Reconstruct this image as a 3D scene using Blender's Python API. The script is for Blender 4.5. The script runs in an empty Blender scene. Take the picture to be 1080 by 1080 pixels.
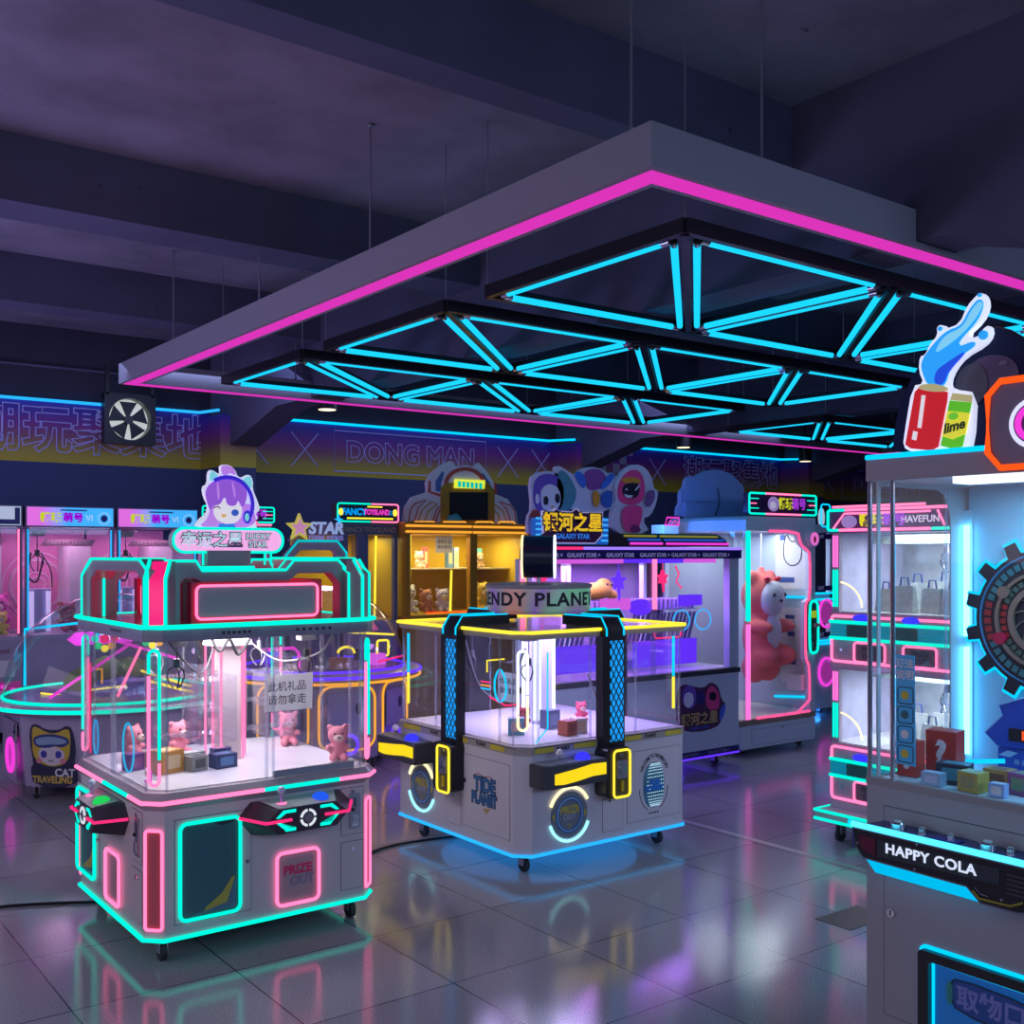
import bpy, bmesh, math, random
from mathutils import Vector, Matrix
PI = math.pi
RND = random.Random(7)
sc = bpy.context.scene
COL = sc.collection

# ---------------------------------------------------------------- camera, world, exposure, area lights
FPX, HYP, HCAM = 1129.0, 583.0, 1.6
cam = bpy.data.cameras.new('camera'); cam.sensor_fit = 'HORIZONTAL'; cam.sensor_width = 36.0
cam.lens = FPX / 1080 * 36; cam.shift_y = (HYP - 540) / 1080; cam.clip_end = 100
camo = bpy.data.objects.new('camera', cam); COL.objects.link(camo)
camo.location = (0, 0, HCAM); camo.rotation_euler = (PI / 2, 0, -math.atan2(1500, 1129) + 0 * PI)
camo.rotation_euler[2] = -math.asin(1129 / math.hypot(1500, 1129))
sc.camera = camo

w = bpy.data.worlds.new('World'); sc.world = w; w.use_nodes = True
w.node_tree.nodes['Background'].inputs[0].default_value = (0.30, 0.34, 0.85, 1)
w.node_tree.nodes['Background'].inputs[1].default_value = 0.04

sc.view_settings.view_transform = 'Standard'; sc.view_settings.look = 'None'
sc.view_settings.exposure = 0.0; sc.view_settings.gamma = 1.0
sc.view_settings.use_curve_mapping = False
sc.cycles.max_bounces = 7; sc.cycles.transparent_max_bounces = 40
sc.cycles.diffuse_bounces = 3; sc.cycles.glossy_bounces = 4; sc.cycles.transmission_bounces = 4
sc.cycles.caustics_reflective = False; sc.cycles.caustics_refractive = False
sc.cycles.sample_clamp_indirect = 4.0

def area(name, loc, rot, sx, sy, power, col):
    l = bpy.data.lights.new(name, 'AREA'); l.shape = 'RECTANGLE'; l.size = sx; l.size_y = sy
    l.energy = power; l.color = col
    o = bpy.data.objects.new(name, l); COL.objects.link(o); o.location = loc; o.rotation_euler = rot
    return o
# added fill lights, mostly for the glow of the unseen rest of the hall
area('hall_light_behind', (-1.6, -1.2, 2.7), (math.radians(24), 0, math.radians(-30)), 4.0, 1.4, 54, (0.72, 0.76, 1.0))
area('hall_light_left', (-2.6, 5.0, 2.2), (math.radians(58), 0, math.radians(-90)), 5.5, 1.6, 42, (0.95, 0.76, 0.98))
area('fill_light_up', (-2.6, 7.9, 0.4), (math.radians(180), 0, 0), 4.0, 3.2, 270, (0.48, 0.44, 1.0))  # added uplight that brightens the ceiling slab
area('fill_light_right', (4.2, -2.2, 2.3), (math.radians(34), 0, 0), 4.5, 1.2, 118, (0.42, 0.58, 1.0))  # added bluish fill for the machine fronts
area('fill_light_wall', (6.5, 9.3, 3.3), (math.radians(25), 0, 0), 9.0, 1.0, 62, (0.42, 0.50, 1.0))  # added wash over the back wall, inside the hall

# ---------------------------------------------------------------- pixel -> world helpers (room axes)
D2 = (1500 / math.hypot(1500, 1129), 1129 / math.hypot(1500, 1129)); D1 = (-D2[1], D2[0])
def wy(px, py, Y):
    r = (px - 540) / FPX; z = Y / (r * D1[0] + D1[1])
    return (z * (r * D2[0] + D2[1]), Y, HCAM - (py - HYP) * z / FPX)
def wx(px, py, X):
    r = (px - 540) / FPX; z = X / (r * D2[0] + D2[1])
    return (X, z * (r * D1[0] + D1[1]), HCAM - (py - HYP) * z / FPX)
def wz(px, py, h):
    z = FPX * (HCAM - h) / (py - HYP); x = (px - 540) / FPX * z
    return (x * D2[0] + z * D2[1], x * D1[0] + z * D1[1], h)
def crop(ox, oy, s, pts): return [(ox + x / s, oy + y / s) for x, y in pts]

# ---------------------------------------------------------------- materials
MC = {}
def nmat(name):
    m = bpy.data.materials.new(name); m.use_nodes = True
    return m, m.node_tree.nodes, m.node_tree.links, m.node_tree.nodes['Principled BSDF']
def mat(name, col, rough=0.5, metal=0.0, emit=None, es=0.0, spec=0.5, alpha=1.0, coat=0.0, noise=0.0, nscale=8.0):
    if name in MC: return MC[name]
    m, n, l, p = nmat(name)
    p.inputs['Base Color'].default_value = (*col, 1); p.inputs['Roughness'].default_value = rough
    p.inputs['Metallic'].default_value = metal; p.inputs['Specular IOR Level'].default_value = spec
    p.inputs['Coat Weight'].default_value = coat
    if emit: p.inputs['Emission Color'].default_value = (*emit, 1); p.inputs['Emission Strength'].default_value = es
    if alpha < 1: p.inputs['Alpha'].default_value = alpha
    if noise:
        t = n.new('ShaderNodeTexCoord'); nz = n.new('ShaderNodeTexNoise'); nz.inputs['Scale'].default_value = nscale
        nz.inputs['Detail'].default_value = 5
        mx = n.new('ShaderNodeMix'); mx.data_type = 'RGBA'
        mx.inputs[6].default_value = (*[c * (1 - noise) for c in col], 1); mx.inputs[7].default_value = (*[min(1, c * (1 + noise)) for c in col], 1)
        l.new(t.outputs['Object'], nz.inputs['Vector']); l.new(nz.outputs['Fac'], mx.inputs[0]); l.new(mx.outputs[2], p.inputs['Base Color'])
    MC[name] = m
    return m
def neon(name, col, s=1.0):
    if name in MC: return MC[name]
    m = bpy.data.materials.new(name); m.use_nodes = True; n = m.node_tree.nodes; l = m.node_tree.links
    n.clear(); e = n.new('ShaderNodeEmission'); o = n.new('ShaderNodeOutputMaterial')
    e.inputs[0].default_value = (*col, 1); e.inputs[1].default_value = s; l.new(e.outputs[0], o.inputs[0])
    MC[name] = m
    return m
def glass(name, tint=(1, 1, 1), refl=1.0, haze=0.008, hcol=(0.8, 0.85, 1)):
    if name in MC: return MC[name]
    m = bpy.data.materials.new(name); m.use_nodes = True; n = m.node_tree.nodes; l = m.node_tree.links; n.clear()
    o = n.new('ShaderNodeOutputMaterial'); t = n.new('ShaderNodeBsdfTransparent'); g = n.new('ShaderNodeBsdfGlossy')
    d = n.new('ShaderNodeBsdfDiffuse'); f = n.new('ShaderNodeLayerWeight'); pw = n.new('ShaderNodeMath'); pw.operation = 'POWER'; pw.inputs[1].default_value = 5.0; mx = n.new('ShaderNodeMixShader'); m2 = n.new('ShaderNodeMixShader')
    ml = n.new('ShaderNodeMath'); ml.operation = 'MULTIPLY_ADD'; ml.inputs[1].default_value = 0.9; ml.inputs[2].default_value = 0.02 * refl
    t.inputs[0].default_value = (*tint, 1); g.inputs['Roughness'].default_value = 0.02
    d.inputs[0].default_value = (*hcol, 1); m2.inputs[0].default_value = haze
    l.new(t.outputs[0], m2.inputs[1]); l.new(d.outputs[0], m2.inputs[2])
    l.new(f.outputs['Facing'], pw.inputs[0]); l.new(pw.outputs[0], ml.inputs[0]); l.new(ml.outputs[0], mx.inputs[0]); l.new(m2.outputs[0], mx.inputs[1]); l.new(g.outputs[0], mx.inputs[2])
    l.new(mx.outputs[0], o.inputs[0])
    MC[name] = m
    return m

WHITE = mat('white_paint', (0.62, 0.585, 0.60), 0.38, noise=0.03, nscale=3)
GREY = mat('grey_paint', (0.34, 0.32, 0.36), 0.4)
DGREY = mat('dark_grey_plastic', (0.06, 0.06, 0.075), 0.4)
BLACK = mat('black_plastic', (0.012, 0.012, 0.018), 0.35)
SEAM = mat('seam_dark', (0.10, 0.10, 0.13), 0.7)
CHROME = mat('chrome', (0.75, 0.75, 0.78), 0.18, 1.0)
STEEL = mat('brushed_steel', (0.45, 0.45, 0.5), 0.35, 0.9)
RUBBER = mat('rubber', (0.03, 0.03, 0.035), 0.7)
RED = mat('red_plastic', (0.62, 0.012, 0.06), 0.3)
PANEL = mat('sign_panel_grey', (0.36, 0.38, 0.42), 0.3)
LINER = mat('white_liner', (0.85, 0.85, 0.88), 0.25)
PAPER = mat('paper', (0.74, 0.74, 0.78), 0.7)
def translucent_paper():
    m, n, l, p = nmat('translucent_paper'); p.inputs['Base Color'].default_value = (.8, .8, .82, 1); p.inputs['Roughness'].default_value = .8
    t = n.new('ShaderNodeBsdfTranslucent'); t.inputs[0].default_value = (.8, .8, .82, 1); x = n.new('ShaderNodeMixShader'); x.inputs[0].default_value = .5
    o = n['Material Output']; l.new(p.outputs[0], x.inputs[1]); l.new(t.outputs[0], x.inputs[2]); l.new(x.outputs[0], o.inputs[0]); return m
PAPERT = translucent_paper()
INK = mat('ink', (0.03, 0.03, 0.05), 0.7)
GLASS = glass('clear_glass')
EDGE = glass('acrylic_edge', (0.88, 0.9, 0.95), 1.0, 0.14, (0.9, 0.85, 0.95))
SHELF = glass('acrylic_shelf', (0.95, 0.95, 1.0), 1.6, 0.06, (1, 0.85, 0.9))
TEAL = neon('neon_teal', (0.0, 0.96, 0.70), 1.15)
PINK = neon('neon_pink', (1.0, 0.16, 0.36), 1.9)
HOT = neon('neon_hot_pink', (1.0, 0.03, 0.20), 1.1)
CYAN = neon('neon_cyan', (0.0, 0.58, 1.0), 1.25)
SKY = neon('neon_sky', (0.02, 0.42, 1.0), 1.2)
YEL = neon('neon_yellow', (1.0, 0.78, 0.05), 1.3)
WARM = neon('neon_orange', (1.0, 0.42, 0.04), 1.0)
PALEY = neon('neon_pale_yellow', (1.0, 0.86, 0.45), 1.6)
WHT = neon('neon_white', (0.85, 0.92, 1.0), 1.7)
VIO = neon('neon_violet', (0.12, 0.03, 1.0), 1.3)
MAG = neon('neon_magenta', (0.92, 0.05, 0.72), 1.0)
FRAMEMAG = neon('neon_frame_magenta', (0.72, 0.035, 0.50), 1.0)
ORG = neon('neon_red_orange', (1.0, 0.09, 0.01), 1.2)
BLUELED = neon('led_blue', (0.03, 0.03, 1.0), 1.5)
GREENLED = neon('led_green', (0.02, 0.8, 0.25), 1.0)

# ---------------------------------------------------------------- mesh builder
I4 = Matrix.Identity(4)
def FACE(ox, oy, ux, uy, oz=0.0):     # face space (u right, v up, d outwards) -> local
    return Matrix(((ux, 0, uy, ox), (uy, 0, -ux, oy), (0, 1, 0, oz), (0, 0, 0, 1)))
def rr(u0, u1, v0, v1, r, n=5):       # rounded rectangle, counter-clockwise
    o = []
    for cx, cy, a in ((u1 - r, v0 + r, -90), (u1 - r, v1 - r, 0), (u0 + r, v1 - r, 90), (u0 + r, v0 + r, 180)):
        for k in range(n + 1):
            t = math.radians(a + 90 * k / n); o.append((cx + r * math.cos(t), cy + r * math.sin(t)))
    return o
def arc(cx, cy, rx, ry, a0, a1, n=24):
    return [(cx + rx * math.cos(math.radians(a0 + (a1 - a0) * k / n)), cy + ry * math.sin(math.radians(a0 + (a1 - a0) * k / n))) for k in range(n + 1)]
def ell(cx, cy, rx, ry, n=28): return arc(cx, cy, rx, ry, 0, 360, n)[:-1]
def lift(p2, d): return [(x, y, d) for x, y in p2]
def smooth2(pts, it=2, closed=True):
    for _ in range(it):
        o = []
        n = len(pts)
        for i in range(n if closed else n - 1):
            a, b = pts[i], pts[(i + 1) % n]
            o += [(a[0] * .75 + b[0] * .25, a[1] * .75 + b[1] * .25), (a[0] * .25 + b[0] * .75, a[1] * .25 + b[1] * .75)]
        pts = o
    return pts

class B:
    def __init__(s, mx=I4): s.bm = bmesh.new(); s.mx = mx; s.mi = 0
    def v(s, p): return s.bm.verts.new(s.mx @ Vector(p))
    def f(s, vs):
        try:
            f = s.bm.faces.new(vs); f.material_index = s.mi; return f
        except ValueError: return None
    def box(s, a, b, c, d, e, f):
        p = [s.v((x, y, z)) for x in (a, b) for y in (c, d) for z in (e, f)]
        for q in ((0, 1, 3, 2), (4, 6, 7, 5), (0, 4, 5, 1), (2, 3, 7, 6), (0, 2, 6, 4), (1, 5, 7, 3)): s.f([p[i] for i in q])
        return s
    def poly(s, pts, d0, d1):
        a = [s.v((x, y, d0)) for x, y in pts]; b = [s.v((x, y, d1)) for x, y in pts]; n = len(pts)
        s.f(a[::-1]); s.f(b)
        for i in range(n): s.f([a[i], a[(i + 1) % n], b[(i + 1) % n], b[i]])
        return s
    def loft(s, p0, p1, cap=True):    # two 3-D loops
        a = [s.v(p) for p in p0]; b = [s.v(p) for p in p1]; n = len(a)
        if cap: s.f(a[::-1]); s.f(b)
        for i in range(n): s.f([a[i], a[(i + 1) % n], b[(i + 1) % n], b[i]])
        return s
    def band(s, o, i, d0, d1, closed=False):
        n = len(o); L = []
        for k in range(n): L.append([s.v((*o[k], d0)), s.v((*o[k], d1)), s.v((*i[k], d1)), s.v((*i[k], d0))])
        for k in range(n if closed else n - 1):
            a, b = L[k], L[(k + 1) % n]
            for j in range(4): s.f([a[j], b[j], b[(j + 1) % 4], a[(j + 1) % 4]])
        if not closed: s.f(L[0]); s.f(L[-1][::-1])
        return s
    def tube(s, pts, r, closed=False, n=8):
        P = [Vector(p) for p in pts]; m = len(P); rings = []; nrm = None
        for i in range(m):
            if closed: t = (P[(i + 1) % m] - P[i - 1])
            else: t = P[min(i + 1, m - 1)] - P[max(i - 1, 0)]
            if t.length < 1e-9: t = Vector((0, 0, 1))
            t.normalize()
            if nrm is None:
                nrm = t.orthogonal().normalized()
            else:
                nrm = nrm - t * nrm.dot(t)
                if nrm.length < 1e-6: nrm = t.orthogonal()
                nrm.normalize()
            bi = t.cross(nrm)
            rings.append([s.v(P[i] + r * (nrm * math.cos(2 * PI * k / n) + bi * math.sin(2 * PI * k / n))) for k in range(n)])
        if closed:                      # align the last ring to the first
            a = rings[-1]; best = min(range(n), key=lambda k: (a[k].co - rings[0][0].co).length)
        for i in range(m if closed else m - 1):
            a, b = rings[i], rings[(i + 1) % m]
            off = 0
            if closed and i == m - 1: off = -best
            for k in range(n): s.f([a[k], a[(k + 1) % n], b[(k + 1 + off) % n], b[(k + off) % n]])
        if not closed: s.f(rings[0][::-1]); s.f(rings[-1])
        return s
    def cyl(s, p, q, r, r2=None, n=16):
        p, q = Vector(p), Vector(q); t = (q - p).normalized(); a = t.orthogonal().normalized(); b = t.cross(a); r2 = r if r2 is None else r2
        A = [s.v(p + r * (a * math.cos(2 * PI * k / n) + b * math.sin(2 * PI * k / n))) for k in range(n)]
        C = [s.v(q + r2 * (a * math.cos(2 * PI * k / n) + b * math.sin(2 * PI * k / n))) for k in range(n)]
        s.f(A[::-1]); s.f(C)
        for k in range(n): s.f([A[k], A[(k + 1) % n], C[(k + 1) % n], C[k]])
        return s
    def ball(s, c, r, n=16, m=10, z0=-90, z1=90):
        if not isinstance(r, (tuple, list)): r = (r, r, r)
        rows = []
        for j in range(m + 1):
            ph = math.radians(z0 + (z1 - z0) * j / m)
            if abs(math.cos(ph)) < 1e-6: rows.append([s.v((c[0], c[1], c[2] + r[2] * math.sin(ph)))]); continue
            rows.append([s.v((c[0] + r[0] * math.cos(ph) * math.cos(2 * PI * k / n), c[1] + r[1] * math.cos(ph) * math.sin(2 * PI * k / n), c[2] + r[2] * math.sin(ph))) for k in range(n)])
        for a, b in zip(rows, rows[1:]):
            for k in range(n):
                q = [a[k % len(a)], a[(k + 1) % n % len(a)], b[(k + 1) % n % len(b)], b[k % len(b)]]
                u = []
                for x in q:
                    if x not in u: u.append(x)
                if len(u) > 2: s.f(u)
        if len(rows[0]) > 1: s.f(rows[0][::-1])
        if len(rows[-1]) > 1: s.f(rows[-1])
        return s
    def lathe(s, prof, c=(0, 0), n=32, close=False):    # profile of (r, z) about the d/z axis
        rows = [[s.v((c[0] + r * math.cos(2 * PI * k / n), c[1] + r * math.sin(2 * PI * k / n), z)) for k in range(n)] for r, z in prof]
        for i in range(len(rows) if close else len(rows) - 1):
            a, b = rows[i], rows[(i + 1) % len(rows)]
            for k in range(n): s.f([a[k], a[(k + 1) % n], b[(k + 1) % n], b[k]])
        if not close:
            if prof[0][0] > 1e-6: s.f(rows[0][::-1])
            if prof[-1][0] > 1e-6: s.f(rows[-1])
        return s
    def done(s, name, m, parent=None, bevel=0.0, smooth=True, seg=2, recalc=True):
        bm = s.bm
        if bevel:
            ed = [e for e in bm.edges if len(e.link_faces) == 2 and e.calc_face_angle(0) > 0.6]
            bmesh.ops.bevel(bm, geom=ed, offset=bevel, segments=seg, profile=0.5, affect='EDGES', clamp_overlap=True)
        if recalc: bmesh.ops.recalc_face_normals(bm, faces=bm.faces)
        me = bpy.data.meshes.new(name); bm.to_mesh(me); bm.free()
        for x in (m if isinstance(m, (list, tuple)) else [m]): me.materials.append(x)
        if smooth: me.shade_smooth(); me.set_sharp_from_angle(angle=math.radians(38))
        o = bpy.data.objects.new(name, me); COL.objects.link(o)
        if parent: o.parent = parent
        return o

def thing(name, label, cat, loc=(0, 0, 0), rz=0.0, group=None):
    o = bpy.data.objects.new(name, None); COL.objects.link(o); o.location = loc; o.rotation_euler = (0, 0, rz)
    o.empty_display_size = 0.1
    return tag(o, label, cat, group)
def tag(o, label, cat, group=None):
    o['label'] = label; o['category'] = cat
    if group: o['group'] = group
    return o
def struct(o): o['kind'] = 'structure'; return o
def dup(root, loc, rz=None, label=None, group=None):
    r = root.copy(); COL.objects.link(r); r.location = loc
    if rz is not None: r.rotation_euler = (0, 0, rz)
    if label: r['label'] = label
    if group: r['group'] = group
    for ch in list(root.children):
        c = ch.copy(); COL.objects.link(c); c.parent = r
        for g in ch.children:
            d = g.copy(); COL.objects.link(d); d.parent = c
    return r

TXT = {}
def text(name, s, mx, u, v, d, size, m, parent, align='CENTER', off=0.0, outline=0.0, sx=1.0, shear=0.0, ext=0.0008, spacing=1.0, rot=0.0, bend=None):
    cu = bpy.data.curves.new(name, 'FONT'); cu.body = s; cu.size = size; cu.align_x = align; cu.align_y = 'CENTER'
    cu.offset = off; cu.shear = shear; cu.space_character = spacing; cu.resolution_u = 3
    if outline:
        cu.fill_mode = 'NONE'; cu.bevel_depth = outline; cu.bevel_resolution = 1
    else: cu.extrude = ext
    t = bpy.data.objects.new(name, cu); me = bpy.data.meshes.new_from_object(t)
    bpy.data.objects.remove(t); bpy.data.curves.remove(cu); me.name = name
    me.materials.clear(); me.materials.append(m)
    if bend: 
        for q in me.vertices: q.co = Vector(bend(q.co))
        me.transform(mx)
    else: me.transform(mx @ Matrix.Translation((u, v, d)) @ Matrix.Rotation(rot, 4, 'Z') @ Matrix.Diagonal((sx, 1, 1, 1)))
    o = bpy.data.objects.new(name, me); COL.objects.link(o); o.parent = parent
    return o

# ---------------------------------------------------------------- shared parts of the machines
def oct8(x0, x1, y0, y1, c): return [(x0 + c, y0), (x1 - c, y0), (x1, y0 + c), (x1, y1 - c), (x1 - c, y1), (x0 + c, y1), (x0, y1 - c), (x0, y0 + c)]
def caster(root, x, y, h=0.095):
    b = B(); b.box(x - .022, x + .022, y - .022, y + .022, h - .012, h); b.box(x - .018, x - .013, y - .03, y + .012, h * .35, h - .01); b.box(x + .013, x + .018, y - .03, y + .012, h * .35, h - .01)
    c = b.done('caster', STEEL, root)
    r = min(h * .38, .036)
    B().cyl((x - .011, y - .012, r), (x + .011, y - .012, r), r, n=20).done('wheel', RUBBER, c, bevel=.003)
def lock(root, mx, u, v, d=0.0, r=.009):
    b = B(mx); b.cyl((u, v, d), (u, v, d + .007), r, r * .9, 14); b.mi = 1; b.box(u - r * .15, u + r * .15, v - r * .55, v + r * .55, d + .0065, d + .0075)
    b.done('lock', [CHROME, INK], root)
def door(root, mx, u0, u1, v0, v1, m=WHITE, name='access_door', w=.0022):
    b = B(mx); b.band([(u0, v0), (u1, v0), (u1, v1), (u0, v1)], [(u0 + w, v0 + w), (u1 - w, v0 + w), (u1 - w, v1 - w), (u0 + w, v1 - w)], 0.0, .0012, True)
    b.mi = 1; b.box(u0 + w, u1 - w, v0 + w, v1 - w, 0.0, .002)
    return b.done(name, [SEAM, m], root)
def ring(root, mx, pts, d, r, m, name='neon_tube', closed=True, n=8):
    return B(mx).tube(lift(pts, d), r, closed, n).done(name, m, root)
def plate(root, mx, pts, d0, d1, m, name, bevel=0):
    return B(mx).poly(pts, d0, d1).done(name, m, root, bevel)
def coin_mech(root, mx, u, v, d=0.002, h=.1, m=STEEL):
    b = B(mx); b.poly(rr(u - .026, u + .026, v - h / 2, v + h / 2, .008), d, d + .006)
    b.mi = 1; b.box(u - .003, u + .003, v + h * .12, v + h * .38, d + .006, d + .0075); b.cyl((u - .012, v + h * .05, d + .006), (u - .012, v + h * .05, d + .014), .007)
    b.mi = 2; b.poly(rr(u - .016, u + .016, v - h * .42, v - h * .12, .005), d + .006, d + .012)
    b.done('coin_slot', [m, INK, CHROME], root)
def claw(root, x, y, z, s=1.0, cable=.12, m=STEEL):
    b = B(); b.box(x - .05 * s, x + .05 * s, y - .04 * s, y + .04 * s, z - .05 * s, z); b.box(x - .09 * s, x + .09 * s, y - .008, y + .008, z - .012, z)
    c = b.done('crane', GREY, root, bevel=.004)
    b = B(); zz = z - .05 * s; b.cyl((x, y, zz), (x, y, zz - cable), .004 * s)
    b.cyl((x, y, zz - cable), (x, y, zz - cable - .05 * s), .018 * s, .022 * s)
    for k in range(3):
        a = 2 * PI * k / 3 + .4; ca, sa = math.cos(a), math.sin(a); z1 = zz - cable - .045 * s
        b.tube([(x + ca * r * s, y + sa * r * s, z1 - h * s) for r, h in ((.015, 0), (.05, .02), (.058, .06), (.04, .1), (.018, .125))], .005 * s, n=6)
    b.done('claw', m, c)
def cable(root, pts, r=.004, m=None, name='cable'):
    P = [Vector(p) for p in pts]; o = []
    for i in range(len(P) - 1):
        p0 = P[max(i - 1, 0)]; p1, p2 = P[i], P[i + 1]; p3 = P[min(i + 2, len(P) - 1)]
        for k in range(6):
            t = k / 6; o.append(.5 * ((2 * p1) + (p2 - p0) * t + (2 * p0 - 5 * p1 + 4 * p2 - p3) * t * t + (3 * p1 - p0 - 3 * p2 + p3) * t ** 3))
    o.append(P[-1])
    return B().tube(o, r, n=6).done(name, m or DGREY, root)
def joystick(root, mx, u, d, v, m, ballm):
    b = B(mx); b.cyl((u, v, d), (u, v + .035, d), .004); b.lathe([(0, 0)], (0, 0)) if 0 else None
    j = b.done('joystick', m, root); B(mx).ball((u, v + .042, d), .013).done('knob', ballm, j)
def lamp(name, loc, power, col, size=.25, parent=None):
    l = bpy.data.lights.new(name, 'AREA'); l.shape = 'DISK'; l.size = size; l.energy = power; l.color = col
    o = bpy.data.objects.new(name, l); COL.objects.link(o); o.location = loc; o.parent = parent
    return o

# ================================================================ THE SETTING
def floor_mat():
    m, n, l, p = nmat('polished_tiles')
    g = n.new('ShaderNodeNewGeometry'); mp = n.new('ShaderNodeMapping')
    mp.inputs['Location'].default_value = (-2.82, -2.71, 0); l.new(g.outputs['Position'], mp.inputs[0])
    br = n.new('ShaderNodeTexBrick'); br.offset = 0; br.squash = 1
    for k, v in (('Scale', 1.0), ('Mortar Size', .0028), ('Mortar Smooth', .1), ('Brick Width', .6), ('Row Height', .6), ('Bias', 0.0)): br.inputs[k].default_value = v
    br.inputs['Color1'].default_value = (.33, .33, .37, 1); br.inputs['Color2'].default_value = (.385, .385, .43, 1); br.inputs['Mortar'].default_value = (.03, .03, .035, 1)
    l.new(mp.outputs[0], br.inputs[0])
    nz = n.new('ShaderNodeTexNoise'); nz.inputs['Scale'].default_value = 180; nz.inputs['Detail'].default_value = 4; l.new(g.outputs['Position'], nz.inputs[0])
    nb = n.new('ShaderNodeTexNoise'); nb.inputs['Scale'].default_value = 2.2; nb.inputs['Detail'].default_value = 5; l.new(g.outputs['Position'], nb.inputs[0])
    cr = n.new('ShaderNodeValToRGB'); cr.color_ramp.elements[0].position = .35; cr.color_ramp.elements[0].color = (.55, .55, .55, 1); cr.color_ramp.elements[1].position = .68; cr.color_ramp.elements[1].color = (1.3, 1.3, 1.3, 1)
    l.new(nz.outputs[0], cr.inputs[0])
    mx = n.new('ShaderNodeMix'); mx.data_type = 'RGBA'; mx.blend_type = 'MULTIPLY'; mx.inputs[0].default_value = .8
    l.new(br.outputs[0], mx.inputs[6]); l.new(cr.outputs[0], mx.inputs[7]); l.new(mx.outputs[2], p.inputs['Base Color'])
    mr = n.new('ShaderNodeMapRange'); mr.inputs[1].default_value = .3; mr.inputs[2].default_value = .7; mr.inputs[3].default_value = .06; mr.inputs[4].default_value = .15
    l.new(nb.outputs[0], mr.inputs[0]); l.new(mr.outputs[0], p.inputs['Roughness'])
    p.inputs['Specular IOR Level'].default_value = .6
    bp = n.new('ShaderNodeBump'); bp.inputs['Strength'].default_value = .08; bp.inputs['Distance'].default_value = .002
    l.new(nz.outputs[0], bp.inputs['Height']); l.new(bp.outputs[0], p.inputs['Normal'])
    return m
def concrete(name, col, stain=.35, sc_=1.4):
    m, n, l, p = nmat(name)
    g = n.new('ShaderNodeNewGeometry')
    a = n.new('ShaderNodeTexNoise'); a.inputs['Scale'].default_value = sc_; a.inputs['Detail'].default_value = 8; a.inputs['Roughness'].default_value = .62; l.new(g.outputs['Position'], a.inputs[0])
    cr = n.new('ShaderNodeValToRGB'); e = cr.color_ramp.elements
    e[0].position = .3; e[0].color = (*[c * (1 - stain) for c in col], 1); e[1].position = .72; e[1].color = (*[c * (1 + stain * .6) for c in col], 1)
    l.new(a.outputs[0], cr.inputs[0])
    v = n.new('ShaderNodeTexNoise'); v.inputs['Scale'].default_value = 9; v.inputs['Detail'].default_value = 3; l.new(g.outputs['Position'], v.inputs[0])
    c2 = n.new('ShaderNodeValToRGB'); c2.color_ramp.elements[0].position = .22; c2.color_ramp.elements[0].color = (.25, .25, .25, 1); c2.color_ramp.elements[1].position = .27; c2.color_ramp.elements[1].color = (1, 1, 1, 1)
    l.new(v.outputs[0], c2.inputs[0])
    mx = n.new('ShaderNodeMix'); mx.data_type = 'RGBA'; mx.blend_type = 'MULTIPLY'; mx.inputs[0].default_value = .7
    l.new(cr.outputs[0], mx.inputs[6]); l.new(c2.outputs[0], mx.inputs[7]); l.new(mx.outputs[2], p.inputs['Base Color'])
    p.inputs['Roughness'].default_value = .85
    return m
def band_mat():
    m, n, l, p = nmat('printed_band')
    g = n.new('ShaderNodeNewGeometry'); s = n.new('ShaderNodeSeparateXYZ'); l.new(g.outputs['Position'], s.inputs[0])
    mr = n.new('ShaderNodeMapRange'); mr.inputs[1].default_value = 2.51; mr.inputs[2].default_value = 3.13; l.new(s.outputs[2], mr.inputs[0])
    cr = n.new('ShaderNodeValToRGB'); e = cr.color_ramp.elements
    e[0].position = 0; e[0].color = (.52, .42, .02, 1); e[1].position = 1; e[1].color = (.04, .03, .36, 1)
    for ps, c in ((.2, (.42, .32, .04, 1)), (.42, (.26, .09, .14, 1)), (.62, (.22, .03, .27, 1)), (.85, (.06, .03, .38, 1))):
        k = e.new(ps); k.color = c
    l.new(mr.outputs[0], cr.inputs[0]); l.new(cr.outputs[0], p.inputs['Base Color']); p.inputs['Roughness'].default_value = .55
    return m
SLAB = concrete('ceiling_concrete', (.235, .205, .26), .36)
BEAM = concrete('beam_concrete', (.105, .10, .17), .2)
NAVY = mat('navy_wall_paint', (.045, .065, .17), .75, noise=.12, nscale=1.5)
DARKW = mat('dark_wall_paint', (.035, .034, .06), .8, noise=.15, nscale=1.5)
BAND = band_mat()
OUTL = mat('printed_outline', (.55, .52, .98), .5)
CHK1 = mat('check_light', (.36, .34, .48), .5)

YW, XP1, XP2, HS, HB = 11.4, 4.32, 9.22, 3.88, 3.51
struct(B().box(-7, 24, -5, 12.5, -.1, 0).done('floor', floor_mat(), smooth=False))
struct(B().box(-7, 24, -5, 12.5, HS, HS + .15).done('ceiling', SLAB, smooth=False))
wl = struct(B().box(-7, 24, YW, YW + .2, 0, 2.51).done('wall_back', NAVY, smooth=False))
struct(B().box(-7, 24, YW + .02, YW + .2, 3.14, HS).done('wall_upper', DARKW, smooth=False))
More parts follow.
